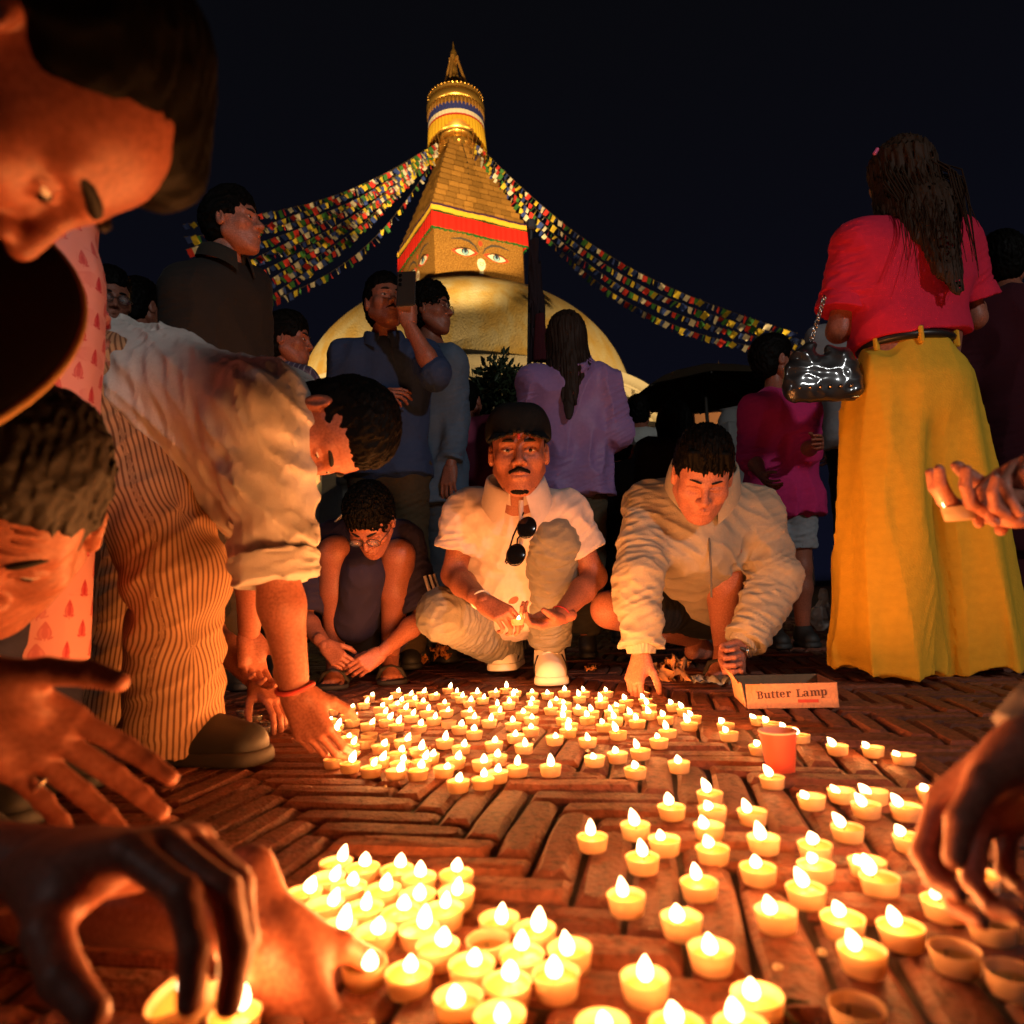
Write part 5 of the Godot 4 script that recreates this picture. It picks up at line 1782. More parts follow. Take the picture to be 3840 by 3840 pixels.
# garments: solids over the same bones
func sleeve_ops(v: Vol, j: Dictionary, s: float, g: float, n: float, wr := 0.004, both := 3) -> void:
	var q := [["sl", "el", "wl", 1], ["sr", "er", "wr", 2]]
	for e: Array in q:
		if (both & int(e[3])) == 0:
			continue
		var a: Vector3 = j[e[0]]
		var b: Vector3 = j[e[1]]
		var c: Vector3 = j[e[2]]
		if n <= 1.0:
			v.cap(a, a.lerp(b, n), 0.054 * s + g, 0.052 * s + g * 1.3, 0.04, 2, wr)
		else:
			v.cap(a, b, 0.054 * s + g, 0.046 * s + g, 0.04, 0, wr)
			v.cap(b, b.lerp(c, n - 1.0), 0.046 * s + g, 0.036 * s + g, 0.02, 2, wr)

func shirt(j: Dictionary, s: float, g: float, sleeve: float, hem: Vector3, wr := 0.004, cell := 0.008) -> Vol:
	var v := Vol.new(cell)
	torso_ops(v, j, s, g, 0.05, wr * 0.8)
	sleeve_ops(v, j, s, g, sleeve, wr)
	if hem != Vector3.ZERO:
		var mp: Vector3 = (j.pl + j.pr) * 0.5
		for q: String in ["pl", "pr"]:
			var a: Vector3 = (j[q] as Vector3).lerp(mp, 0.2)
			v.cap(a, a + hem, 0.116 * s + g, 0.122 * s + g, 0.05, 2, wr * 0.8)
	return v

func trousers(j: Dictionary, s: float, g: float, n := 2.0, wide := 0.0, wr := 0.004, cell := 0.008, crotch := true) -> Vol:
	var v := Vol.new(cell)
	var mp: Vector3 = (j.pl + j.pr) * 0.5
	if crotch:
		v.cap(j.pl, j.pr, 0.1 * s + g, 0.1 * s + g, 0.05)
		v.cap(mp, mp.lerp((j.sl + j.sr) * 0.5, 0.18), 0.115 * s + g, 0.11 * s + g, 0.05)
	for q: Array in [["pl", "kl", "al"], ["pr", "kr", "ar"]]:
		var a: Vector3 = j[q[0]]
		var b: Vector3 = j[q[1]]
		var c: Vector3 = j[q[2]]
		if n <= 1.0:
			v.cap(a, a.lerp(b, n), 0.092 * s + g, 0.075 * s + g * 1.3, 0.04, 2, wr)
		else:
			v.cap(a, b, 0.092 * s + g, 0.064 * s + g + wide * 0.5, 0.04, 0, wr)
			v.cap(b, b.lerp(c, n - 1.0), 0.064 * s + g + wide * 0.5, 0.046 * s + g + wide, 0.03, 2, wr)
	return v

func vol_part(p: Node, called: String, v: Vol, m: Material) -> MeshInstance3D:
	var out := blank()
	v.mesh(out, Transform3D(Basis.IDENTITY, -(p as Node3D).position))
	return part(p, called, to_mesh(out), m)

func body_part(p: Node, out: Array, m: Material) -> MeshInstance3D:
	var b: Vector3 = (p as Node3D).position
	var vs: PackedVector3Array = out[0]
	for i in vs.size():
		vs[i] -= b
	out[0] = vs
	return part(p, "body", to_mesh(out), m)

func rel(p: Node, t: Transform3D) -> Transform3D:
	return Transform3D(t.basis, t.origin - (p as Node3D).position)

# leather or canvas shoe: upper and sole
func shoe(p: Node, ankle: Vector3, toe: Vector3, upper: Material, sole: Material, s := 1.0, high := 0.055) -> MeshInstance3D:
	var b: Vector3 = (p as Node3D).position
	var d := toe - ankle
	d.y = 0
	var l := d.length()
	d = d.normalized()
	var r := d.cross(Vector3.UP)
	var g := Vector3(ankle.x, toe.y, ankle.z)
	var v := Vol.new(0.005)
	v.cap(g - d * 0.035 * s + Vector3.UP * 0.05, g + d * l * 0.86 + Vector3.UP * 0.04, 0.036 * s, 0.034 * s, 0.03)
	v.cap(g + d * l * 0.45 + r * 0.012 + Vector3.UP * 0.035, g + d * (l * 0.84) + r * 0.012 + Vector3.UP * 0.034, 0.034 * s, 0.031 * s, 0.02)
	v.cap(g + d * l * 0.45 - r * 0.012 + Vector3.UP * 0.035, g + d * (l * 0.84) - r * 0.014 + Vector3.UP * 0.032, 0.034 * s, 0.03 * s, 0.02)
	v.cap(g - d * 0.01 + Vector3.UP * 0.05, g + Vector3.UP * (0.05 + high), 0.042 * s, 0.044 * s, 0.03, 2)
	v.cap(g + d * l * 0.2 + Vector3.UP * 0.07, g + d * l * 0.6 + Vector3.UP * 0.05, 0.04 * s, 0.032 * s, 0.03)
	v.cut_plane(g + Vector3.UP * 0.024, Vector3.DOWN)
	var made := vol_part(p, "shoe", v, upper)
	var w := Vol.new(0.005)
	for e: float in [-0.014, 0.014]:
		w.cap(g - d * 0.034 * s + r * e * 0.6 + Vector3.UP * 0.01, g + d * l * 0.88 + r * e + Vector3.UP * 0.01, 0.036 * s, 0.037 * s, 0.02)
	w.cut_plane(g + Vector3.UP * 0.03, Vector3.UP)
	w.cut_plane(g + Vector3.UP * 0.001, Vector3.DOWN)
	var so := blank()
	w.mesh(so, Transform3D(Basis.IDENTITY, -b))
	part(made, "sole", to_mesh(so), sole)
	return made


# ---------------------------------------------------------------- the crowd
var black_hair: StandardMaterial3D
var sk_tan: StandardMaterial3D
var sk_mid: StandardMaterial3D
var sk_pale: StandardMaterial3D

func crowd() -> void:
	black_hair = hair_mat(lin(0.003, 0.0025, 0.002))
	black_hair.metallic_specular = 0.18
	sk_tan = skin(lin(0.34, 0.125, 0.075))
	sk_mid = skin(lin(0.42, 0.155, 0.095))
	sk_pale = skin(lin(0.5, 0.2, 0.13))
	var t0 := Time.get_ticks_msec()
	cap_man()
	boy()
	jacket_man()
	bending_man()
	red_top_woman()
	background_people()
	foreground_people()
	print("crowd ms ", Time.get_ticks_msec() - t0)

func ground_of(j: Dictionary) -> Vector3:
	var m: Vector3 = (j.al + j.ar) * 0.5
	return Vector3(m.x, 0, m.z)

func person(label: String, at: Vector3, group := "") -> Node3D:
	return thing("person", label, "person", at, group)

# shirt collar: a stand round the neck folded over into two pointed leaves
func collar(p: Node3D, at: Vector3, up: Vector3, fwd: Vector3, r: float, m: Material, h := 0.045, open := 0.03) -> void:
	var t := frame_to(at - p.position, up, fwd)
	var st := SurfaceTool.new()
	st.begin(Mesh.PRIMITIVE_TRIANGLES)
	st.set_smooth_group(1)
	var n := 40
	var rows := 7
	var q := func(i: int, k: int) -> Vector3:
		var u := i / float(n) * 2.0 - 1.0
		var a := PI + u * (PI - 0.24)
		var near := pow(absf(u), 3.0)
		var leaf := h * (0.75 + 0.75 * near)
		var d := Vector3(sin(a), 0, cos(a))
		var rad: float = [0.0, -0.002, 0.002, 0.008, 0.013, 0.018, 0.022][k] + (open * 0.5 * near * k / 6.0)
		var y: float = [-0.3 * h, 0.3 * h, 0.42 * h, 0.36 * h, 0.36 * h - leaf * 0.3, 0.36 * h - leaf * 0.65, 0.36 * h - leaf][k]
		var drop := 0.02 * near
		var lean := Vector3(signf(sin(a)) * open * 0.45 * near * maxf(0.0, k - 3) / 3.0, 0, 0.012 * near * maxf(0.0, k - 3) / 3.0)
		return d * (r + rad) * Vector3(1, 1, 0.96) + Vector3(0, y - drop, 0) + lean + Vector3(0, 0.0025 * sin(u * 9.0 + k), 0)
	for i in n:
		for k in rows - 1:
			var v := [q.call(i, k), q.call(i + 1, k), q.call(i + 1, k + 1), q.call(i, k + 1)]
			for e in [0, 1, 2, 0, 2, 3]:
				st.add_vertex(v[e])
	st.generate_normals()
	st.index()
	part(p, "collar", st.commit(), m, t)

func cap_man() -> void:
	var j: Dictionary = joints.capman
	j.f = Vector3(0, -0.35, 0.93).normalized()
	j.belly = 0.03
	var t := person("squatting man in black cap and pale polo shirt looking at camera", ground_of(j))
	var sk := sk_tan
	var out := body(j, 1.0)
	var hf := head_frame(j.hd, Vector3(0.0, -0.1, 1), Vector3(0.02, 1, 0.12), 1.06)
	add_head(out, hf, {"jaw": 0.98, "cheek": 1.0, "nose": 1.08}, 0.0032)
	# hands: one holds a small flame to the lamp in the other
	add_hand(out, j.wr, (pt.m3_tip as Vector3) - j.wr, Vector3(0.1, -0.7, -0.6), 1.0, [0.5, 0.45, 0.5, 0.55, 0.6], 0.95, 0.05, 0.8)
	add_hand(out, j.wl, (pt.m3_tipb as Vector3) - j.wl, Vector3(-0.1, 0.8, 0.5), -1.0, [0.4, 0.3, 0.35, 0.4, 0.45], 0.95, 0.08, 0.6)
	body_part(t, out, sk)
	var h := rel(t, hf)
	add_eyes(t, h, {"open": 0.9, "look": Vector2(0.0, -0.1), "brow": 1.0})
	short_hair(t, h, black_hair, {"thick": 0.003, "line": 0.1, "tuft": 0.001})
	# moustache and chin beard
	var mv := Vol.new(0.0025)
	for s: float in [-1.0, 1.0]:
		mv.cap(Vector3(s * 0.004, -0.048, 0.1), Vector3(s * 0.026, -0.056, 0.088), 0.0058, 0.0045, 0.004)
		mv.cap(Vector3(s * 0.02, -0.052, 0.09), Vector3(s * 0.031, -0.066, 0.08), 0.003, 0.002, 0.004)
	mv.crumple(0.0015, Vector3(400, 200, 300), Basis.IDENTITY, true)
	var mo := blank()
	mv.mesh(mo)
	part(t, "moustache", to_mesh(mo), black_hair, h)
	var bv := Vol.new(0.0028)
	bv.ell(Vector3(0, -0.085, 0.086), Vector3(0.008, 0.006, 0.005), 0.003)
	bv.ell(Vector3(0, -0.106, 0.079), Vector3(0.021, 0.0115, 0.0105), 0.005)
	for s: float in [-1.0, 1.0]:
		bv.cap(Vector3(s * 0.018, -0.107, 0.075), Vector3(s * 0.044, -0.096, 0.052), 0.008, 0.003, 0.006)
	bv.crumple(0.002, Vector3(300, 160, 300), Basis.IDENTITY, true)
	var bo := blank()
	bv.mesh(bo)
	part(t, "beard", to_mesh(bo), black_hair, h)
	part(t, "forehead_mark", bevel_box(Vector3(0.008, 0.018, 0.004), 0.0015), plain(lin(0.35, 0.02, 0.02), 0.8), h * Transform3D(Basis.IDENTITY, Vector3(0, 0.042, 0.0955)))
	# cap
	var cm := cloth(lin(0.006, 0.006, 0.0065), 0.85, 0.0, 8.0)
	var cv := Vol.new(0.004)
	cv.ell(Vector3(0, 0.055, -0.012), Vector3(0.095, 0.085, 0.11), 0.02)
	cv.cap(Vector3(-0.035, 0.095, -0.03), Vector3(0.035, 0.095, -0.03), 0.05, 0.05, 0.03)
	cv.cap(Vector3(-0.03, 0.092, 0.035), Vector3(0.03, 0.092, 0.035), 0.048, 0.048, 0.03)
	cv.cut_plane(Vector3(0, 0.042, 0), Vector3(0, -1, 0.1))
	var brim := Vol.new(0.003)
	for i in 9:
		var a := -1.05 + i * 2.1 / 8.0
		brim.cap(Vector3(sin(a) * 0.08, 0.056 - absf(sin(a)) * 0.012, 0.066), Vector3(sin(a) * 0.092, 0.047 - absf(sin(a)) * 0.024, 0.085 + cos(a) * 0.07), 0.006, 0.0045, 0.02)
	var co := blank()
	cv.mesh(co)
	var crown := part(t, "cap", to_mesh(co), cm, h)
	var bo2 := blank()
	brim.mesh(bo2)
	part(crown, "brim", to_mesh(bo2), cm)
	# polo shirt
	var pm := cloth(lin(0.60, 0.49, 0.45), 0.9, 0.2, 7.0)
	var sv := shirt(j, 1.0, 0.026, 0.62, Vector3.ZERO, 0.006, 0.007)
	sv.cap((j.pl as Vector3).lerp(j.pr, 0.5) + Vector3(0, 0.08, 0.06), (j.pl as Vector3).lerp(j.pr, 0.5) + Vector3(0, 0.02, 0.1), 0.13, 0.14, 0.06)
	sv.crumple(0.008, Vector3(9, 5, 7), Basis.from_euler(Vector3(0.3, 0.2, 0.5)), true, 3.0)
	sv.crumple(0.006, Vector3(3, 15, 8), Basis.from_euler(Vector3(0.2, 0.1, 0.8)), true, 5.0)
	sv.cut_ell((j.nk as Vector3) + Vector3(0, 0.075, 0.06), Vector3(0.055, 0.09, 0.08), 0.01)
	vol_part(t, "polo_shirt", sv, pm)
	collar(t, (j.nk as Vector3) + Vector3(0, 0.05, 0.045), Vector3(0, 1, 0.5), Vector3(0, -0.5, 1), 0.085, pm, 0.075, 0.045)
	var pk := (j.nk as Vector3) + Vector3(0.0, -0.03, 0.135) - t.position
	part(t, "placket", tube([pk + Vector3(0.012, 0.02, -0.02), pk + Vector3(0.01, -0.06, 0.0), pk + Vector3(0.004, -0.13, 0.012)], [0.008, 0.007, 0.006], 8), pm)
	# jeans
	var jm := cloth(lin(0.20, 0.185, 0.155), 0.92, 0.1, 5.0)
	var tv := trousers(j, 1.0, 0.016, 1.93, 0.016, 0.008, 0.007)
	tv.crumple(0.005, Vector3(12, 20, 12), Basis.IDENTITY, true, 5.0)
	vol_part(t, "jeans", tv, jm)
	sneaker(t, j.al, (j.tl as Vector3) + Vector3(0, 0, 0.04))
	sneaker(t, j.ar, (j.tr as Vector3) + Vector3(0, 0, 0.04))
	# bracelets
	bracelet(t, j.er, j.wr, 0.93, 0.031, 0.0035, plain(lin(0.7, 0.65, 0.55), 0.5), "bead_bracelet")
	bracelet(t, j.el, j.wl, 0.94, 0.03, 0.0022, plain(lin(0.4, 0.02, 0.02), 0.8), "thread_bracelet")
	# sunglasses hung on the shirt
	var g := thing("sunglasses", "black sunglasses hooked on the opening of the pale polo shirt", "sunglasses", pt.m3_glass)
	var lens_m := plain(lin(0.004, 0.004, 0.005), 0.08)
	var x := Transform3D((Basis(Vector3.BACK, 1.15) * Basis(Vector3.UP, 0.2)).scaled(Vector3.ONE * 1.35), Vector3.ZERO)
	for s: float in [-1.0, 1.0]:
		part(g, "lens", lathe([Vector2(0.0, 0.0), Vector2(0.02, -0.001), Vector2(0.026, -0.003), Vector2(0.027, -0.004), Vector2(0.026, -0.005), Vector2(0, -0.004)], 24, 0.0, 0.8), lens_m, x * Transform3D(Basis(Vector3.RIGHT, PI / 2), Vector3(s * 0.034, 0, 0)))
	part(g, "bridge", tube([Vector3(-0.012, 0.006, 0), Vector3(0, 0.01, 0.002), Vector3(0.012, 0.006, 0)], [0.002], 8), lens_m, x)
	part(g, "temple", tube([Vector3(-0.06, 0.012, 0), Vector3(-0.055, 0.016, -0.02), Vector3(0.01, 0.022, -0.026), Vector3(0.07, 0.02, -0.02)], [0.0022], 8), lens_m, x)
	# lamp being lit in his hands
	butter_lamp((pt.m3_fire as Vector3) + Vector3(0, -0.012, 0.0), true, "lit butter lamp held between the fingers of the man in cap", "", Basis.IDENTITY)

func bracelet(p: Node3D, a: Vector3, b: Vector3, u: float, r: float, th: float, m: Material, called: String) -> void:
	var c := a.lerp(b, u) - p.position
	var ax := (b - a).normalized()
	var f := frame_to(c, ax, Vector3(0.3, 0.5, 0.8))
	var pts := []
	for i in 25:
		var an := TAU * i / 24
		pts.append(Vector3(cos(an) * r, sin(an * 2.0) * 0.002, sin(an) * r * 0.92))
	part(p, called, tube(pts, [th], 8, false), m, f)

func sneaker(p: Node3D, ankle: Vector3, toe: Vector3) -> void:
	var white := plain(lin(0.68, 0.62, 0.54), 0.6)
	var black := plain(lin(0.015, 0.014, 0.013), 0.6)
	var up := shoe(p, ankle, toe, white, plain(lin(0.72, 0.66, 0.56), 0.5), 1.25, 0.06)
	var d := toe - ankle
	d.y = 0
	var l := d.length()
	d = d.normalized()
	var r := d.cross(Vector3.UP)
	var g := Vector3(ankle.x, toe.y, ankle.z) - p.position
	for s: float in [-1.0, 1.0]:
		part(up, "stripe", tube([g + d * l * 0.7 + r * s * 0.05 + Vector3.UP * 0.036, g + d * l * 0.5 + r * s * 0.051 + Vector3.UP * 0.056, g + d * l * 0.36 + r * s * 0.04 + Vector3.UP * 0.09], [0.008, 0.009, 0.007], 8), black)
	part(up, "toe_stripe", tube([g + d * l * 0.74 - r * 0.05 + Vector3.UP * 0.04, g + d * l * 0.8 - r * 0.02 + Vector3.UP * 0.064, g + d * l * 0.8 + r * 0.02 + Vector3.UP * 0.064, g + d * l * 0.74 + r * 0.05 + Vector3.UP * 0.04], [0.006], 8), black)
	part(up, "tongue", bevel_box(Vector3(0.045, 0.012, 0.07), 0.005), black, frame_to(g + d * l * 0.28 + Vector3.UP * 0.118, Vector3.UP * 0.6 + d * 0.8, d))
	for i in 4:
		var u := 0.4 + i * 0.09
		part(up, "lace", tube([g + d * l * u - r * 0.026 + Vector3.UP * (0.108 - i * 0.011), g + d * l * (u + 0.02) + Vector3.UP * (0.117 - i * 0.011), g + d * l * u + r * 0.026 + Vector3.UP * (0.108 - i * 0.011)], [0.0032], 6), white)

func boy() -> void:
	var j: Dictionary = joints.boy
	j.f = Vector3(0, -0.5, 0.86).normalized()
	var t := person("squatting boy in glasses and navy striped jersey with bare knees", ground_of(j))
	var out := body(j, 0.92)
	var hf := head_frame(j.hd, Vector3(-0.1, -0.8, 0.62), Vector3(-0.06, 0.62, 0.8), 0.98)
	add_head(out, hf, {"jaw": 0.92}, 0.0035)
	var tip: Vector3 = pt.m2_tip
	add_hand(out, j.wr, tip + Vector3(-0.01, 0, 0) - j.wr, Vector3(0.5, -0.3, -0.7), 1.0, [0.4, 0.35, 0.4, 0.45, 0.5], 0.88, 0.04, 0.8)
	add_hand(out, j.wl, tip + Vector3(0.01, 0, 0) - j.wl, Vector3(-0.5, -0.3, -0.7), -1.0, [0.4, 0.35, 0.4, 0.45, 0.5], 0.88, 0.04, 0.8)
	bare_foot(out, j.al, j.tl, 1.0)
	bare_foot(out, j.ar, j.tr, -1.0)
	body_part(t, out, sk_mid)
	var h := rel(t, hf)
	add_eyes(t, h, {"open": 0.0, "brow": 0.9})
	short_hair(t, h, black_hair, {"thick": 0.02, "top": 0.01, "line": 0.062, "tuft": 0.009, "freq": Vector3(60, 40, 40)}, 0.0038)
	glasses(t, h)
	var jm := cloth(lin(0.028, 0.022, 0.05), 0.85, 0.15, 7.0)
	var wm := cloth(lin(0.62, 0.58, 0.55), 0.85, 0.1, 7.0)
	var sv := shirt(j, 0.92, 0.026, 0.9, Vector3(0, -0.02, 0.06), 0.006, 0.008)
	sv.crumple(0.006, Vector3(9, 6, 8), Basis.from_euler(Vector3(0.2, 0.5, 0.3)), true, 9.0)
	var mp: Vector3 = (j.pl + j.pr) * 0.5
	var mt: Vector3 = (j.sl + j.sr) * 0.5
	sv.cap(mt + Vector3(0, -0.12, 0.1), mp + Vector3(0, 0.02, 0.2), 0.085, 0.09, 0.06)
	vol_part(t, "jersey", sv, jm)
	# shoulder and sleeve stripes
	for q: Array in [["sl", "el", 1.0], ["sr", "er", -1.0]]:
		var a: Vector3 = j[q[0]]
		var b: Vector3 = j[q[1]]
		var ax := (b - a).normalized()
		var nk: Vector3 = j.nk
		for k in 2:
			var o := Vector3(0, 0.072, 0.012 + k * 0.016)
			part(t, "piping", tube([nk + Vector3((q[2] as float) * 0.06, 0.03, 0.05 + k * 0.016) - t.position, nk.lerp(a, 0.6) + o + Vector3(0, 0.012, 0.02) - t.position, a + o + ax * 0.02 - t.position], [0.004], 6), wm)
		var o2 := Vector3((q[2] as float) * 0.8, 0.1, 0.6).normalized()
		o2 = (o2 - ax * o2.dot(ax)).normalized()
		var sd := ax.cross(o2)
		for k in 3:
			var off := (o2 * cos((k - 1) * 0.3) + sd * sin((k - 1) * 0.3)) * 0.083
			part(t, "sleeve_stripe", tube([a + ax * 0.16 + off - t.position, a + ax * 0.268 + off - t.position], [0.007], 6), wm)
	var rc := frame_to((j.nk as Vector3) + Vector3(0, 0.01, 0.02) - t.position, Vector3(0, 0.85, 0.5), Vector3.BACK)
	var ring := []
	for i in 25:
		ring.append(Vector3(cos(TAU * i / 24) * 0.075, 0, sin(TAU * i / 24) * 0.07))
	part(t, "neckband", tube(ring, [0.007], 8, false), wm, rc)
	var tv := trousers(j, 0.92, 0.02, 0.55, 0.0, 0.004, 0.009)
	vol_part(t, "shorts", tv, cloth(lin(0.012, 0.011, 0.013), 0.9, 0.1))
	for q: Array in [["al", "tl"], ["ar", "tr"]]:
		sandal(t, j[q[0]], j[q[1]])

func sandal(t: Node3D, ankle: Vector3, toe: Vector3) -> void:
	var d := toe - ankle
	d.y = 0
	var l := d.length()
	d = d.normalized()
	var r := d.cross(Vector3.UP)
	var g := Vector3(ankle.x, 0, ankle.z)
	var v := Vol.new(0.005)
	for e: float in [-0.016, 0.016]:
		v.cap(g - d * 0.03 + r * e * 0.7 + Vector3.UP * 0.008, g + d * l * 0.97 + r * e + Vector3.UP * 0.008, 0.038, 0.042, 0.02)
	v.cut_plane(Vector3(0, 0.018, 0), Vector3.UP)
	v.cut_plane(Vector3(0, 0.001, 0), Vector3.DOWN)
	vol_part(t, "sandal_sole", v, plain(lin(0.03, 0.022, 0.016), 0.8))
	var m := plain(lin(0.03, 0.022, 0.018), 0.7)
	var b := g - t.position
	part(t, "sandal_strap", tube([b + d * l * 0.5 - r * 0.05 + Vector3.UP * 0.012, b + d * l * 0.55 - r * 0.035 + Vector3.UP * 0.045, b + d * l * 0.58 + Vector3.UP * 0.058, b + d * l * 0.55 + r * 0.035 + Vector3.UP * 0.05, b + d * l * 0.5 + r * 0.052 + Vector3.UP * 0.012], [0.011], 8), m)

func glasses(t: Node3D, h: Transform3D, r := 0.0225) -> void:
	var m := plain(lin(0.02, 0.018, 0.016), 0.3)
	for s: float in [-1.0, 1.0]:
		var pts := []
		for i in 21:
			pts.append(Vector3(s * 0.032 + cos(TAU * i / 20) * r * 1.08, 0.001 + sin(TAU * i / 20) * r * 0.85, 0.106 - absf(cos(TAU * i / 20) * 0.004)))
		var rim := part(t, "glasses_rim", tube(pts, [0.0014], 6, false), m, h)
		var pane := plain(Color(1, 1, 1, 0.08), 0.03)
		pane.transparency = BaseMaterial3D.TRANSPARENCY_ALPHA
		part(rim, "lens", lathe([Vector2(0.0, 0.0008), Vector2(0.02, 0.0), Vector2(0.0, -0.0008)], 20, 0.0, 0.8), pane, Transform3D(Basis(Vector3.RIGHT, PI / 2), Vector3(s * 0.032, 0.001, 0.106)))
		part(t, "glasses_temple", tube([Vector3(s * 0.057, 0.004, 0.1), Vector3(s * 0.08, 0.006, 0.05), Vector3(s * 0.083, 0.008, 0.0), Vector3(s * 0.08, -0.01, -0.02)], [0.0014], 6), m, h)
	part(t, "glasses_bridge", tube([Vector3(-0.009, 0.004, 0.107), Vector3(0, 0.007, 0.109), Vector3(0.009, 0.004, 0.107)], [0.0013], 6), m, h)

func jacket_man() -> void:
	var j: Dictionary = joints.jacket
	j.f = Vector3(-0.05, -0.55, 0.83).normalized()
	var t := person("man with one bare knee down in beige windbreaker setting down a lamp", ground_of(j))
	var out := body(j, 1.0)
	var hf := head_frame(j.hd, Vector3(-0.16, -0.58, 0.8), Vector3(0.03, 0.8, 0.58), 1.06)
	add_head(out, hf, {"jaw": 1.05, "nose": 1.1, "cheek": 1.05}, 0.0032)
	add_hand(out, j.wr, (pt.m4_tip as Vector3) - j.wr, Vector3(0.75, -0.1, -0.5), 1.0, [0.35, 0.3, 0.35, 0.42, 0.5], 1.0, 0.1, 0.35)
	add_hand(out, j.wl, (pt.m4_fist as Vector3) - j.wl, Vector3(-0.35, -0.25, 0.85), -1.0, [0.7, 0.62, 0.7, 0.75, 0.8], 1.0, 0.04, 0.8)
	bare_foot(out, j.al, j.tl, 1.0)
	bare_foot(out, j.ar, j.tr, -1.0)
	body_part(t, out, sk_pale)
	var h := rel(t, hf)
	add_eyes(t, h, {"open": 0.0, "brow": 0.7})
	short_hair(t, h, black_hair, {"thick": 0.014, "top": 0.016, "line": 0.058, "tuft": 0.005, "seed": 4.0}, 0.0036)
	var fr := Vol.new(0.004)
	for i in 7:
		var x := -0.05 + i * 0.0165
		fr.cap(Vector3(x, 0.105, 0.07), Vector3(x + 0.008, 0.056 + 0.012 * sin(i * 2.3), 0.094 - absf(x) * 0.3), 0.011, 0.004, 0.008)
	var fo := blank()
	fr.mesh(fo)
	part(t, "fringe", to_mesh(fo), black_hair, h)
	var jm := cloth(lin(0.40, 0.335, 0.25), 0.7, 0.25, 6.0)
	var sv := shirt(j, 1.0, 0.034, 1.92, Vector3.ZERO, 0.007, 0.007)
	var mp: Vector3 = (j.pl + j.pr) * 0.5
	var mt: Vector3 = (j.sl + j.sr) * 0.5
	sv.cap(mt + Vector3(-0.03, -0.13, 0.05), mp + Vector3(-0.05, 0.1, 0.12), 0.11, 0.12, 0.1, 0, 0.004, 8.0, 6.0)
	sv.cap(mt + Vector3(-0.12, -0.12, 0.06), mp + Vector3(-0.14, 0.12, 0.1), 0.08, 0.08, 0.08)
	sv.crumple(0.009, Vector3(3, 8, 5), Basis.from_euler(Vector3(0.4, 0.1, 0.7)), true, 1.0)
	sv.crumple(0.006, Vector3(4, 17, 9), Basis.from_euler(Vector3(0.1, 0.4, -0.6)), true, 4.0)
	vol_part(t, "windbreaker", sv, jm)
	collar(t, (j.nk as Vector3) + Vector3(-0.005, 0.06, 0.075), Vector3(0, 0.8, 0.62), Vector3(-0.1, -0.62, 0.8), 0.098, jm, 0.085, 0.012)
	var zp := mt + Vector3(-0.035, -0.12, 0.17) - t.position
	part(t, "zip", tube([zp + Vector3(0.01, 0.06, -0.04), zp + Vector3(0.0, 0.0, 0.0), zp + Vector3(-0.005, -0.08, 0.012), zp + Vector3(-0.01, -0.17, 0.01)], [0.004], 6), plain(lin(0.12, 0.1, 0.08), 0.5))
	for q: Array in [["el", "wl"], ["er", "wr"]]:
		var v := Vol.new(0.005)
		var a: Vector3 = j[q[0]]
		var b: Vector3 = j[q[1]]
		v.cap(a.lerp(b, 0.84), a.lerp(b, 0.985), 0.05, 0.043, 0.01, 3)
		v.crumple(0.004, Vector3(70, 12, 70), Basis.IDENTITY, true)
		vol_part(t, "cuff", v, jm)
	var tv := trousers(j, 1.0, 0.025, 0.62, 0.0, 0.005, 0.009)
	vol_part(t, "shorts", tv, cloth(lin(0.012, 0.012, 0.013), 0.9, 0.1))
	sandal(t, j.al, j.tl)
	bracelet(t, j.el, j.wl, 1.05, 0.031, 0.006, plain(lin(0.05, 0.035, 0.03), 0.4), "watch_strap")
	part(t, "watch_case", lathe([Vector2(0, -0.005), Vector2(0.017, -0.005), Vector2(0.019, 0.0), Vector2(0.017, 0.005), Vector2(0.015, 0.0055), Vector2(0, 0.0055)], 24), plain(lin(0.5, 0.45, 0.4), 0.2, 0.9), frame_to((j.el as Vector3).lerp(j.wl, 1.05) + Vector3(0.024, 0.0, 0.02) - t.position, Vector3(0.75, 0.1, 0.6), Vector3.UP))
	var held := butter_lamp((pt.m4_cd as Vector3) + Vector3(0, -0.01, 0), true, "lit butter lamp tipped in the fingers of the man in windbreaker", "", Basis(Vector3.BACK, -0.35))

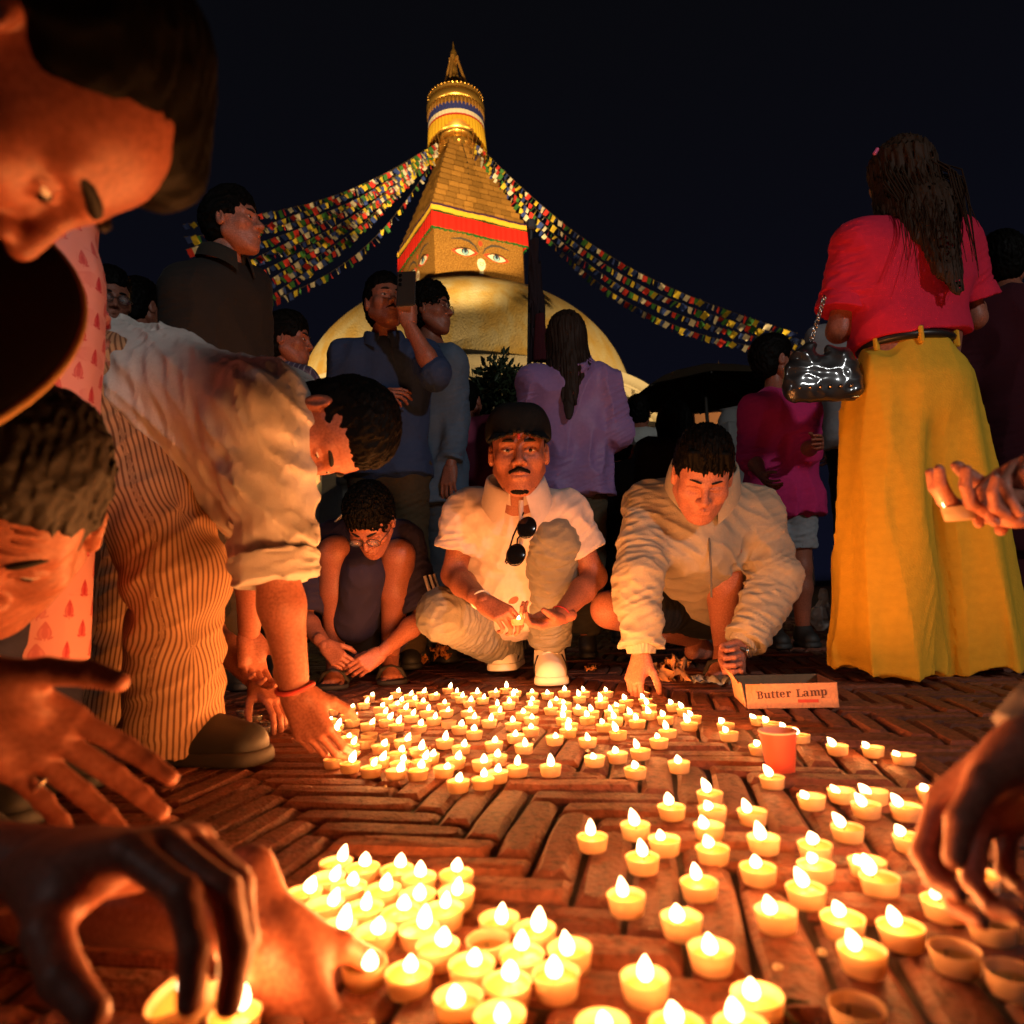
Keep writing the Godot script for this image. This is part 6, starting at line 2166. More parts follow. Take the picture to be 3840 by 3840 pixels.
func bending_man() -> void:
	var j: Dictionary = joints.bender
	j.f = Vector3(0.1, -0.98, 0.0).normalized()
	var t := person("man bending low in white shirt and striped trousers, reaching to the lamps", ground_of(j))
	var out := body(j, 1.0)
	var hf := head_frame(j.hd, Vector3(-0.1, -0.92, 0.34), Vector3(0.88, 0.42, -0.1), 1.02)
	add_head(out, hf, {"nose": 1.1}, 0.0032)
	add_hand(out, j.wl, (pt.m1_tip as Vector3) - j.wl, Vector3(0.3, -0.3, -0.9), 1.0, [0.3, 0.25, 0.32, 0.36, 0.4], 1.0, 0.06, 0.5)
	add_hand(out, j.wr, Vector3(0.2, -0.9, 0.2), Vector3(0.6, 0, 0.5), -1.0, [0.3, 0.3, 0.35, 0.4, 0.4], 1.0)
	body_part(t, out, sk_mid)
	var h := rel(t, hf)
	add_eyes(t, h, {"open": 0.45, "look": Vector2(0, -0.6), "brow": 1.1})
	short_hair(t, h, black_hair, {"thick": 0.007, "top": 0.004, "line": 0.074, "tuft": 0.004, "seed": 2.0}, 0.0036)
	var bv := Vol.new(0.003)
	for s: float in [-1.0, 1.0]:
		bv.cap(Vector3(s * 0.05, -0.07, 0.03), Vector3(s * 0.018, -0.108, 0.07), 0.008, 0.01, 0.008)
	bv.crumple(0.002, Vector3(300, 160, 300), Basis.IDENTITY, true)
	var bo := blank()
	bv.mesh(bo)
	part(t, "beard", to_mesh(bo), black_hair, h)
	# white shirt, hanging away from the chest
	var wm := cloth(lin(0.68, 0.63, 0.58), 0.88, 0.2, 6.0)
	wm.backlight_enabled = true
	wm.backlight = Color(0.3, 0.3, 0.3)
	var sv := Vol.new(0.007)
	torso_ops(sv, j, 1.0, 0.022, 0.06)
	var ms: Vector3 = (j.sl + j.sr) * 0.5
	var mp: Vector3 = (j.pl + j.pr) * 0.5
	var ax := (ms - mp).normalized()
	var dn := Vector3(0, -1, 0)
	sv.cap(mp + ax * 0.1 + dn * 0.02, ms - ax * 0.05 + dn * 0.1, 0.13, 0.125, 0.08)
	sv.cap(mp + ax * 0.16 + dn * 0.06, ms - ax * 0.06 + dn * 0.19, 0.075, 0.085, 0.06, 0, 0.006, 14.0, 6.0)
	sv.cap(mp - ax * 0.12 + Vector3(0, 0.02, 0), mp + ax * 0.1, 0.158, 0.145, 0.05, 1, 0.006)
	sv.cap(j.sl, (j.sl as Vector3).lerp(j.el, 0.5), 0.083, 0.082, 0.05, 0, 0.006, 9.0, 8.0)
	sv.cap((j.sl as Vector3).lerp(j.el, 0.5), (j.sl as Vector3).lerp(j.el, 1.02), 0.082, 0.078, 0.03, 2, 0.008, 12.0, 8.0)
	sv.cap(j.sr, (j.sr as Vector3).lerp(j.er, 0.95), 0.078, 0.075, 0.04, 2, 0.008)
	var along := Basis(ax, Vector3.BACK.cross(ax).normalized(), ax.cross(Vector3.BACK.cross(ax).normalized()))
	sv.crumple(0.014, Vector3(1.6, 7.0, 4.0), along.rotated(Vector3.BACK, -0.55), true, 2.0)
	sv.crumple(0.010, Vector3(1.4, 15.0, 7.0), along.rotated(Vector3.BACK, -0.45), true, 6.0)
	sv.crumple(0.005, Vector3(3.0, 28.0, 12.0), along.rotated(Vector3.BACK, -0.95), true, 9.0)
	vol_part(t, "shirt", sv, wm)
	var cv := Vol.new(0.005)
	var e0: Vector3 = (j.sl as Vector3).lerp(j.el, 0.97)
	var e1: Vector3 = (j.sl as Vector3).lerp(j.el, 1.17)
	cv.cap(e0, e1, 0.084, 0.078, 0.01, 3, 0.004)
	cv.crumple(0.004, Vector3(14, 40, 14), Basis.IDENTITY, true)
	vol_part(t, "rolled_cuff", cv, wm)
	collar(t, (j.nk as Vector3) + Vector3(0.0, 0.0, 0.0), Vector3(0.95, -0.1, 0.2), Vector3(0, -1, 0), 0.08, wm, 0.05, 0.02)
	# striped trousers
	var tm := StandardMaterial3D.new()
	tm.albedo_texture = stripes()
	tm.roughness = 0.9
	tm.metallic_specular = 0.25
	var tv := Vol.new(0.007)
	tv.cap(j.pl, j.pr, 0.115, 0.115, 0.05)
	tv.cap(mp, mp + ax * 0.1, 0.13, 0.125, 0.05)
	tv.cap((j.pl as Vector3) + Vector3(-0.02, -0.02, 0), j.kl, 0.125, 0.094, 0.05, 0, 0.006, 12.0, 7.0)
	tv.cap(j.kl, (j.kl as Vector3).lerp(j.al, 0.98), 0.094, 0.1, 0.03, 2, 0.008, 12.0, 7.0)
	tv.cap((j.pr as Vector3) + Vector3(-0.02, -0.02, 0), j.kr, 0.12, 0.09, 0.05, 0, 0.006, 12.0, 7.0)
	tv.cap(j.kr, (j.kr as Vector3).lerp(j.ar, 0.98), 0.09, 0.098, 0.03, 2, 0.008, 12.0, 7.0)
	tv.crumple(0.008, Vector3(4, 7, 4), Basis(Vector3.BACK, 0.4), true, 4.0)
	var to := blank()
	tv.mesh(to)
	var rf := Vector3(0, 0, -1)
	var uv := bone_uv(to, [[[(j.pl as Vector3) + Vector3(0, 0.1, 0), j.kl, rf], [j.kl, j.al, rf]], [[(j.pr as Vector3) + Vector3(0, 0.1, 0), j.kr, rf], [j.kr, j.ar, rf]]], 7.0, 1.6)
	var vs: PackedVector3Array = to[0]
	for i in vs.size():
		vs[i] -= t.position
	to[0] = vs
	part(t, "trousers", to_mesh(to, uv), tm)
	var blk := plain(lin(0.02, 0.017, 0.014), 0.55)
	shoe(t, j.al, j.tl, blk, plain(lin(0.03, 0.022, 0.016), 0.7), 1.15, 0.06)
	shoe(t, j.ar, j.tr, blk, plain(lin(0.03, 0.022, 0.016), 0.7), 1.15, 0.06)
	bracelet(t, j.el, j.wl, 0.97, 0.033, 0.0045, plain(lin(0.5, 0.05, 0.04), 0.8), "thread_bracelet")

func stripes() -> ImageTexture:
	var im := Image.create(256, 64, true, Image.FORMAT_RGB8)
	var rr := RandomNumberGenerator.new()
	rr.seed = 5
	for x in 256:
		var u := x / 256.0 * 8.0
		var d := absf(u - floorf(u) - 0.5)
		var base := Vector3(0.5, 0.29, 0.15)
		if d < 0.13:
			base = Vector3(0.17, 0.08, 0.042)
		elif d < 0.2:
			base = Vector3(0.25, 0.13, 0.07)
		for y in 64:
			var k := 1.0 + rr.randf_range(-0.1, 0.1)
			im.set_pixel(x, y, lin(base.x * k, base.y * k, base.z * k))
	im.generate_mipmaps()
	return ImageTexture.create_from_image(im)

func red_top_woman() -> void:
	var j: Dictionary = joints.redtop
	j.f = Vector3(-0.1, 0, -1).normalized()
	var t := person("standing woman seen from behind in red top and wide yellow trousers", ground_of(j))
	var out := body(j, 0.95)
	var hf := head_frame(j.hd, Vector3(-0.35, -0.1, -1), Vector3(0, 1, -0.05), 1.0)
	add_head(out, hf, {}, 0.006)
	add_hand(out, j.wr, Vector3(0.2, -0.2, -0.9), Vector3(0.8, 0, 0), -1.0, [0.3, 0.3, 0.4, 0.4, 0.4], 0.92, 0.08, 0.5, 0.005)
	add_hand(out, j.wl, Vector3(-0.2, 0.1, -0.9), Vector3(-0.8, 0, 0), 1.0, [0.3, 0.3, 0.4, 0.4, 0.4], 0.92, 0.08, 0.5, 0.005)
	body_part(t, out, sk_mid)
	var h := rel(t, hf)
	# long hair down the back
	var hv := Vol.new(0.005)
	var c: Vector3 = j.hd
	var bk := Vector3(0.1, 0, 1).normalized()
	hv.ell(c + Vector3(0, 0.035, 0) + bk * 0.012, Vector3(0.092, 0.1, 0.105), 0.03)
	var nkp: Vector3 = j.nk
	hv.cap(c + Vector3(-0.05, 0.0, 0.03), nkp + Vector3(-0.1, -0.02, 0.07), 0.06, 0.045, 0.05)
	hv.cap(c + Vector3(0.0, 0.0, 0.05), nkp + Vector3(0.0, -0.05, 0.1), 0.075, 0.05, 0.05)
	hv.cap(c + Vector3(0.045, 0.0, 0.03), nkp + Vector3(0.09, -0.02, 0.07), 0.06, 0.045, 0.05)
	hv.cap(nkp + Vector3(0.02, 0.02, 0.1), nkp + Vector3(-0.03, -0.26, 0.205), 0.085, 0.04, 0.05, 0, 0, 0, 0, Vector3(0, 0, 1), 0.5)
	hv.cap(nkp + Vector3(0.05, 0.0, 0.1), nkp + Vector3(-0.005, -0.33, 0.215), 0.05, 0.02, 0.03, 0, 0, 0, 0, Vector3(0, 0, 1), 0.5)
	hv.cap(nkp + Vector3(-0.05, 0.02, 0.1), nkp + Vector3(-0.07, -0.12, 0.16), 0.06, 0.025, 0.03, 0, 0, 0, 0, Vector3(0, 0, 1), 0.5)
	hv.crumple(0.012, Vector3(55, 3, 40), Basis.IDENTITY, true, 1.0)
	hv.crumple(0.005, Vector3(140, 6, 100), Basis.IDENTITY, true, 5.0)
	var brown := hair_mat(lin(0.035, 0.018, 0.01))
	vol_part(t, "hair", hv, brown)
	var lo := blank()
	var rr := RandomNumberGenerator.new()
	rr.seed = 8
	for i in 70:
		var a := rr.randf_range(-1.0, 1.0)
		var p0 := c + Vector3(a * 0.09, rr.randf_range(-0.05, 0.05), 0.05 + 0.05 * (1.0 - absf(a)))
		var p1 := nkp + Vector3(a * 0.12 + 0.01, rr.randf_range(-0.02, 0.06), 0.13)
		var dr := rr.randf_range(0.06, 0.3)
		var p2 := p1 + Vector3(rr.randf_range(-0.03, 0.01) - dr * 0.2, -dr, 0.02 + dr * 0.35)
		tube_into(lo, [p0, p0.lerp(p1, 0.5) + Vector3(a * 0.035, 0, 0.02), p1, p2], [0.0022, 0.0026, 0.0022, 0.0008], 5, false)
	var lvs: PackedVector3Array = lo[0]
	for i in lvs.size():
		lvs[i] -= t.position
	lo[0] = lvs
	part(t, "loose_strands", to_mesh(lo), brown)
	part(t, "hair_clip", bevel_box(Vector3(0.012, 0.03, 0.012), 0.004), plain(lin(0.6, 0.1, 0.25), 0.3), Transform3D(Basis(Vector3.BACK, -0.6), c + Vector3(-0.098, 0.07, 0.05) - t.position))
	# red top
	var rm := cloth(lin(0.62, 0.02, 0.06), 0.85, 0.2, 6.0)
	var sv := shirt(j, 0.95, 0.028, 0.74, Vector3.ZERO, 0.007, 0.008)
	var mp: Vector3 = (j.pl + j.pr) * 0.5
	sv.cut_plane(mp + Vector3(0, 0.17, 0), Vector3(0.1, -1, 0))
	sv.crumple(0.01, Vector3(3, 6, 4), Basis.from_euler(Vector3(0.2, 0.1, 0.6)), true, 12.0)
	vol_part(t, "red_top", sv, rm)
	for q: Array in [["sl", "el"], ["sr", "er"]]:
		var v := Vol.new(0.006)
		var a: Vector3 = j[q[0]]
		var b: Vector3 = j[q[1]]
		v.cap(a.lerp(b, 0.62), a.lerp(b, 0.8), 0.083, 0.093, 0.01, 3, 0.004)
		vol_part(t, "sleeve_cuff", v, rm)
	# yellow trousers: two wide cones with lengthwise folds
	var ym := cloth(lin(0.74, 0.42, 0.03), 0.85, 0.15, 4.0)
	var tv := Vol.new(0.009)
	tv.cap(mp + Vector3(0, 0.16, 0), mp + Vector3(0, 0.02, 0.01), 0.132, 0.165, 0.05, 1, 0, 0, 0, Vector3(0, 0, 1), 0.78)
	var hl: Vector3 = j.pl
	var hr: Vector3 = j.pr
	tv.cap(hl + Vector3(0, 0.02, 0), Vector3(j.al.x, 0.03, j.al.z), 0.125, 0.155, 0.05, 2, 0.012, 0.8, 9.0)
	tv.cap(hr + Vector3(0, 0.02, 0), Vector3(j.ar.x + 0.02, 0.03, j.ar.z), 0.125, 0.165, 0.05, 2, 0.012, 0.8, 9.0)
	tv.crumple(0.02, Vector3(5, 0.5, 5), Basis(Vector3.BACK, 0.1), true, 3.0)
	vol_part(t, "yellow_trousers", tv, ym)
	var bm := plain(lin(0.015, 0.012, 0.01), 0.4)
	var belt := []
	for i in 33:
		var a := TAU * i / 32
		belt.append(mp + Vector3(cos(a) * 0.142, 0.158, sin(a) * 0.112) - t.position)
	part(t, "belt", tube(belt, [0.014], 8, false), bm)
	for a: float in [0.6, 1.7, 2.6]:
		part(t, "belt_loop", bevel_box(Vector3(0.014, 0.055, 0.02), 0.004), ym, Transform3D(Basis(Vector3.UP, PI / 2 - a), mp + Vector3(cos(a) * 0.15, 0.152, sin(a) * 0.122) - t.position))
	handbag()

func handbag() -> void:
	var t := thing("handbag", "glossy black handbag hanging on chain strap beside the red top", "handbag", pt.bag)
	var m := plain(lin(0.008, 0.008, 0.009), 0.12)
	m.clearcoat_enabled = true
	var v := Vol.new(0.006)
	v.cap(Vector3(-0.075, -0.055, 0), Vector3(0.09, -0.055, 0), 0.045, 0.045, 0.02, 0, 0, 0, 0, Vector3(0, 0, 1), 0.7)
	v.cap(Vector3(-0.06, 0.0, 0), Vector3(0.08, 0.0, 0), 0.05, 0.05, 0.03, 0, 0, 0, 0, Vector3(0, 0, 1), 0.6)
	v.cap(Vector3(-0.05, 0.05, 0), Vector3(-0.015, 0.085, 0), 0.03, 0.014, 0.03)
	v.cap(Vector3(0.07, 0.05, 0), Vector3(0.035, 0.07, 0), 0.03, 0.014, 0.03)
	v.crumple(0.006, Vector3(12, 18, 12), Basis.IDENTITY, true)
	var o := blank()
	v.mesh(o)
	part(t, "bag_body", to_mesh(o), m)
	var steel := plain(lin(0.6, 0.55, 0.5), 0.2, 1.0)
	for i in 6:
		part(t, "stud", lathe([Vector2(0.006, 0), Vector2(0.004, 0.004), Vector2(0, 0.005)], 10), steel, Transform3D(Basis(Vector3.RIGHT, PI / 2), Vector3(-0.08 + i * 0.032, -0.06, 0.033)))
	part(t, "zip", tube([Vector3(-0.1, -0.088, 0.012), Vector3(0.11, -0.092, 0.012)], [0.004], 6), plain(lin(0.5, 0.3, 0.1), 0.3, 0.9))
	var top: Vector3 = (pt.bag_top as Vector3) - (pt.bag as Vector3)
	var a := Vector3(-0.02, 0.088, 0.0)
	var n := 14
	for i in n:
		var u := (i + 0.5) / n
		var c := a.lerp(top, u)
		var ring := []
		for k in 9:
			ring.append(Vector3(cos(TAU * k / 8) * 0.006, sin(TAU * k / 8) * 0.01, 0))
		part(t, "chain_link", tube(ring, [0.0022], 5, false), steel, Transform3D(Basis(Vector3.UP, (i % 2) * PI / 2 + 0.3), c))

# ---------------------------------------------------------------- people standing behind
func stander(j: Dictionary, label: String, o: Dictionary) -> Node3D:
	var s: float = j.s
	j.f = (o.get("f", Vector3.BACK) as Vector3).normalized()
	var t := person(label, ground_of(j), o.get("group", ""))
	var cell: float = o.get("cell", 0.012)
	var out := body(j, s, cell)
	var hf := head_frame(j.hd, o.get("look", j.f), o.get("up", Vector3.UP), o.get("head", 1.0))
	add_head(out, hf, o.get("face", {}), o.get("face_cell", 0.0055))
	for q: Array in [["el", "wl", -1.0, "hl"], ["er", "wr", 1.0, "hr"]]:
		var h: Array = o.get(q[3], [])
		var a: Vector3 = j[q[0]]
		var b: Vector3 = j[q[1]]
		if h.size():
			add_hand(out, b, h[0], h[1], h[2], h[3], s, 0.08, h[4], 0.004)
		else:
			add_hand(out, b, b - a, (j.f as Vector3).cross(Vector3.UP) * (q[2] as float), q[2], [0.3, 0.3, 0.35, 0.4, 0.4], s, 0.08, 0.5, 0.006)
	body_part(t, out, o.get("skin", sk_tan))
	var h := rel(t, hf)
	if o.get("eyes", true):
		add_eyes(t, h, o.get("eye", {"open": 0.8}))
	if o.has("long"):
		long_hair(t, j, hf, o.long, o.get("hair_mat", black_hair))
	elif o.get("hair", true):
		short_hair(t, h, o.get("hair_mat", black_hair), o.get("hair_o", {"top": 0.012}), 0.006)
	var top: Material = o.top
	var sv := shirt(j, s, o.get("g", 0.024), o.get("sleeve", 1.9), o.get("hem", Vector3(0, -0.06, 0)), o.get("wr", 0.006), o.get("ccell", 0.01))
	sv.crumple(o.get("fold", 0.009), Vector3(3.5, 6, 4), Basis.from_euler(Vector3(0.3, 0.2, 0.5 + s)), true, s * 40.0 + label.length())
	vol_part(t, o.get("top_name", "shirt"), sv, top)
	var tv := trousers(j, s, o.get("leg_g", 0.018), o.get("legs", 1.95), o.get("wide", 0.008), 0.006, 0.012)
	tv.crumple(0.007, Vector3(5, 7, 5), Basis.IDENTITY, true, label.length() * 1.0)
	vol_part(t, o.get("bottom_name", "trousers"), tv, o.bottom)
	var blk := plain(lin(0.02, 0.018, 0.016), 0.6)
	shoe(t, j.al, Vector3(j.tl.x, 0.0, j.tl.z), blk, blk, s, 0.05)
	shoe(t, j.ar, Vector3(j.tr.x, 0.0, j.tr.z), blk, blk, s, 0.05)
	return t

func long_hair(t: Node3D, j: Dictionary, hf: Transform3D, o: Dictionary, m: Material) -> void:
	var v := Vol.new(0.006)
	var bk := -hf.basis.z.normalized()
	var sd := hf.basis.x.normalized()
	var c: Vector3 = hf.origin
	var len_: float = o.get("len", 0.3)
	v.ell(c + Vector3(0, 0.04, 0) + bk * 0.02, Vector3(0.088, 0.095, 0.098), 0.03)
	v.cap(c + bk * 0.035, c + bk * 0.075 + Vector3(0, -0.19, 0), 0.085, 0.075, 0.05)
	for s: float in [-1.0, 1.0]:
		v.cap(c + sd * s * 0.055, c + sd * s * 0.075 + bk * 0.05 + Vector3(0, -0.17, 0), 0.04, 0.035, 0.04)
	v.cap(c + bk * 0.08 + Vector3(0, -0.17, 0), c + bk * 0.165 + Vector3(0, -0.17 - len_, 0) + sd * (o.get("swing", 0.0) as float), 0.075, 0.016, 0.05, 0, 0, 0, 0, bk, 0.55)
	v.cut_ell(c + hf.basis.z.normalized() * 0.125 + Vector3(0, -0.05, 0), Vector3(0.07, 0.1, 0.07), 0.01)
	v.crumple(0.008, Vector3(50, 2.5, 40), Basis.IDENTITY, true, 3.0)
	v.crumple(0.004, Vector3(130, 5, 110), Basis.IDENTITY, true, 6.0)
	vol_part(t, "hair", v, m)

# joints of a plain standing figure under a head at a point
func standing(hd: Vector3, face: Vector3, s: float) -> Dictionary:
	face.y = 0
	face = face.normalized()
	var r := Vector3.UP.cross(face)
	var g := Vector3(hd.x, 0, hd.z) - face * 0.03
	var hy := hd.y
	var q := func(side: float, up: float, fwd := 0.0) -> Vector3:
		return g + r * side * s + Vector3(0, up * hy, 0) + face * fwd * s
	return {"s": s, "hd": hd, "nk": q.call(0.0, 0.905), "sl": q.call(0.17, 0.875), "sr": q.call(-0.17, 0.875), "el": q.call(0.22, 0.70, -0.02), "er": q.call(-0.22, 0.70, -0.02), "wl": q.call(0.17, 0.57, 0.12), "wr": q.call(-0.17, 0.57, 0.12),
		"pl": q.call(0.085, 0.56), "pr": q.call(-0.085, 0.56), "kl": q.call(0.1, 0.3, 0.02), "kr": q.call(-0.1, 0.3, 0.02), "al": q.call(0.1, 0.05), "ar": q.call(-0.1, 0.05), "tl": q.call(0.12, 0.0, 0.15), "tr": q.call(-0.12, 0.0, 0.15)}

func background_people() -> void:
	var olive := cloth(lin(0.06, 0.05, 0.03), 0.9, 0.1)
	var black := cloth(lin(0.012, 0.011, 0.012), 0.9, 0.1)
	var brown := cloth(lin(0.07, 0.045, 0.022), 0.9, 0.1)
	# man taking a picture with his phone
	var j: Dictionary = joints.phoneman
	var t := stander(j, "standing man in dark blue shirt raising a phone before his face", {"f": Vector3(0.15, 0, 1), "look": Vector3(0.5, 0.12, 0.85), "head": 1.05, "cell": 0.009, "face_cell": 0.0042, "ccell": 0.009, "top": cloth(lin(0.03, 0.05, 0.115), 0.85, 0.25), "bottom": brown, "sleeve": 1.12, "hem": Vector3(0, -0.05, 0), "hair_o": {"thick": 0.013, "top": 0.01, "line": 0.066},
		"hl": [Vector3(-0.15, 0.9, 0.25), Vector3(-0.2, 0.1, -0.95), -1.0, [0.4, 0.4, 0.42, 0.45, 0.5], 0.7], "hr": [Vector3(0.95, 0.15, 0.1), Vector3(0.1, -0.6, -0.8), 1.0, [0.2, 0.2, 0.28, 0.33, 0.36], 0.4]})
	collar(t, (j.nk as Vector3) + Vector3(0, 0.03, 0.02), Vector3(0, 1, 0.2), Vector3(0.15, -0.2, 1), 0.078, cloth(lin(0.03, 0.05, 0.115), 0.85, 0.2), 0.05, 0.02)
	moustache(t, rel(t, head_frame(j.hd, Vector3(0.5, 0.12, 0.85), Vector3.UP, 1.05)))
	phone()
	# man with glasses behind him
	j = joints.glassesman
	t = stander(j, "man in glasses and denim jacket looking past the man with the phone", {"f": Vector3(1, 0, 0.25), "look": Vector3(0.95, 0.05, 0.3), "top": cloth(lin(0.08, 0.12, 0.18), 0.8, 0.2), "bottom": cloth(lin(0.05, 0.06, 0.075), 0.9, 0.1), "top_name": "denim_jacket", "hem": Vector3(0, -0.2, 0), "wide": 0.02, "hair_o": {"thick": 0.026, "top": 0.02, "line": 0.07, "tuft": 0.014, "freq": Vector3(50, 45, 45)}})
	glasses(t, rel(t, head_frame(j.hd, Vector3(0.95, 0.05, 0.3), Vector3.UP)))
	# woman in the purple jacket
	var vio := cloth(lin(0.27, 0.165, 0.37), 0.42, 0.2, 6.0)
	j = joints.purple
	t = stander(j, "woman with long dark hair and purple rain jacket seen from behind", {"f": Vector3(-0.05, 0, -1), "cell": 0.01, "ccell": 0.008, "eyes": false, "long": {"len": 0.26, "swing": 0.03}, "hair_mat": hair_mat(lin(0.02, 0.012, 0.008)), "top": vio, "top_name": "jacket", "bottom": olive, "g": 0.034, "wr": 0.009, "fold": 0.02, "hem": Vector3(0, -0.12, 0), "wide": 0.015, "sleeve": 1.98})
	var hv := Vol.new(0.006)
	var nk: Vector3 = j.nk
	hv.cap(nk + Vector3(-0.085, 0.015, 0.02), nk + Vector3(-0.03, -0.035, 0.1), 0.034, 0.042, 0.04)
	hv.cap(nk + Vector3(0.085, 0.03, 0.02), nk + Vector3(0.04, -0.03, 0.1), 0.036, 0.04, 0.04)
	hv.crumple(0.01, Vector3(14, 20, 14), Basis.IDENTITY, true)
	vol_part(t, "hood", hv, vio)
	# girl in magenta with denim shorts
	j = joints.magenta
	stander(j, "girl in loose magenta shirt and pale denim shorts beside the yellow trousers", {"f": Vector3(0.55, 0, -0.8), "look": Vector3(0.85, 0.0, -0.2), "cell": 0.01, "top": cloth(lin(0.5, 0.025, 0.14), 0.88, 0.2), "bottom": cloth(lin(0.26, 0.28, 0.3), 0.9, 0.1), "bottom_name": "shorts", "legs": 0.75, "leg_g": 0.016, "sleeve": 1.05, "g": 0.036, "fold": 0.014, "hem": Vector3(0, -0.1, 0), "hair_o": {"thick": 0.016, "top": 0.008, "line": 0.07}, "hair": true})
	var bob := Vol.new(0.007)
	bob.cap((j.hd as Vector3) + Vector3(-0.03, 0.02, 0.03), (j.hd as Vector3) + Vector3(-0.035, -0.11, 0.05), 0.075, 0.05, 0.03)
	bob.crumple(0.006, Vector3(60, 4, 50), Basis.IDENTITY, true)
	# man in profile
	j = joints.profile
	t = stander(j, "tall man in dark open collared shirt gazing sideways past the bent back", {"f": Vector3(0.8, 0, 0.5), "look": Vector3(1, 0.12, 0.12), "up": Vector3(-0.1, 1, 0), "head": 0.98, "face_cell": 0.004, "cell": 0.01, "skin": sk_pale, "face": {"nose": 1.2, "jaw": 0.95}, "top": cloth(lin(0.022, 0.018, 0.016), 0.85, 0.2), "bottom": brown, "hair_o": {"thick": 0.016, "top": 0.02, "line": 0.068, "tuft": 0.008}})
	collar(t, (j.nk as Vector3) + Vector3(0.01, 0.03, 0.01), Vector3(0.1, 1, 0.1), Vector3(0.9, 0, 0.4), 0.078, cloth(lin(0.03, 0.025, 0.02), 0.85, 0.2), 0.055, 0.025)
	# child in striped shirt
	j = joints.kid
	stander(j, "small black haired child in a striped shirt behind the bent back", {"f": Vector3(0.8, 0, -0.5), "look": Vector3(0.95, 0, 0.0), "head": 0.95, "top": striped_cloth(), "bottom": black, "hair_o": {"thick": 0.02, "top": 0.015, "line": 0.066}, "sleeve": 0.8})
	# plain figures further back
	var maroon := cloth(lin(0.045, 0.006, 0.012), 0.9, 0.2)
	stander(standing(pt.maroon_hd, Vector3(0.4, 0, -1), 0.95), "dark haired person in maroon robe half hidden behind the yellow trousers", {"f": Vector3(0.4, 0, -1), "eyes": false, "top": maroon, "top_name": "robe", "bottom": maroon, "g": 0.04, "hem": Vector3(0, -0.5, 0), "hair_o": {"thick": 0.02, "top": 0.01}, "wide": 0.06})
	stander(standing(pt.white_hd, Vector3(0, 0, -1), 0.95), "man in white shirt with dark cord round his neck facing the stupa", {"f": Vector3(0, 0, -1), "eyes": false, "top": cloth(lin(0.42, 0.42, 0.38), 0.9, 0.1), "bottom": black, "sleeve": 0.8, "hair_o": {"thick": 0.008}})
	stander(standing(pt.longh, Vector3(0.1, 0, -1), 0.92), "woman in black with long loose hair standing beside the umbrella", {"f": Vector3(0.1, 0, -1), "eyes": false, "top": black, "bottom": black, "long": {"len": 0.42}, "hem": Vector3(0, -0.3, 0)})
	stander(standing(pt.vest_hd, Vector3(0.4, 0, -1), 0.92), "person in dark vest over pink sleeves beside the potted shrub", {"f": Vector3(0.4, 0, -1), "eyes": false, "top": cloth(lin(0.3, 0.05, 0.1), 0.85, 0.2), "bottom": black, "hair_o": {"thick": 0.014}})
	stander(standing(pt.tee, Vector3(0.3, 0, -1), 0.95), "bowed person in pale grey shirt beyond the black handbag", {"f": Vector3(0.3, 0, -1), "eyes": false, "top": cloth(lin(0.3, 0.29, 0.3), 0.9, 0.1), "bottom": black, "sleeve": 0.8, "hair_o": {"thick": 0.014}})
	t = stander(standing(pt.lgls, Vector3(0.6, 0, 0.8), 0.98), "man in black framed glasses lit red behind the printed kurta", {"f": Vector3(0.6, 0, 0.8), "look": Vector3(0.7, -0.2, 0.7), "top": black, "bottom": black})
	glasses(t, rel(t, head_frame(pt.lgls, Vector3(0.7, -0.2, 0.7), Vector3.UP)))
	stander(standing(pt.lhead2, Vector3(0.3, 0, -1), 0.98), "black haired man turned away behind the bent back", {"f": Vector3(0.3, 0, -1), "eyes": false, "top": black, "bottom": black})
	white_hat_person()
	crouching_helper()
	# onlookers beside the photographer, who keep the street light off the near lamps
	stander(standing(Vector3(0.62, 1.58, 0.8), Vector3(-0.1, 0, -1), 1.0), "onlooker in dark jacket standing beside the photographer", {"f": Vector3(-0.1, 0, -1), "cell": 0.016, "face_cell": 0.008, "ccell": 0.016, "top": black, "bottom": black, "group": "onlookers beside the photographer"})
	stander(standing(Vector3(1.16, 1.68, 0.85), Vector3(-0.1, 0, -1), 1.06), "onlooker in brown jacket standing beside the dark jacketed onlooker", {"f": Vector3(-0.1, 0, -1), "cell": 0.016, "face_cell": 0.008, "ccell": 0.016, "top": brown, "bottom": black, "group": "onlookers beside the photographer"})

func moustache(t: Node3D, h: Transform3D) -> void:
	var mv := Vol.new(0.003)
	for s: float in [-1.0, 1.0]:
		mv.cap(Vector3(s * 0.004, -0.047, 0.1), Vector3(s * 0.028, -0.058, 0.085), 0.0045, 0.003, 0.004)
	var o := blank()
	mv.mesh(o)
	part(t, "moustache", to_mesh(o), black_hair, h)

func striped_cloth() -> StandardMaterial3D:
	var im := Image.create(64, 64, true, Image.FORMAT_RGB8)
	for x in 64:
		for y in 64:
			var a := (x % 16) < 3
			im.set_pixel(x, y, lin(0.35, 0.32, 0.38) if a else lin(0.06, 0.045, 0.09))
	im.generate_mipmaps()
	var m := StandardMaterial3D.new()
	m.albedo_texture = ImageTexture.create_from_image(im)
	m.roughness = 0.9
	m.uv1_triplanar = true
	m.uv1_scale = Vector3.ONE * 10.0
	return m

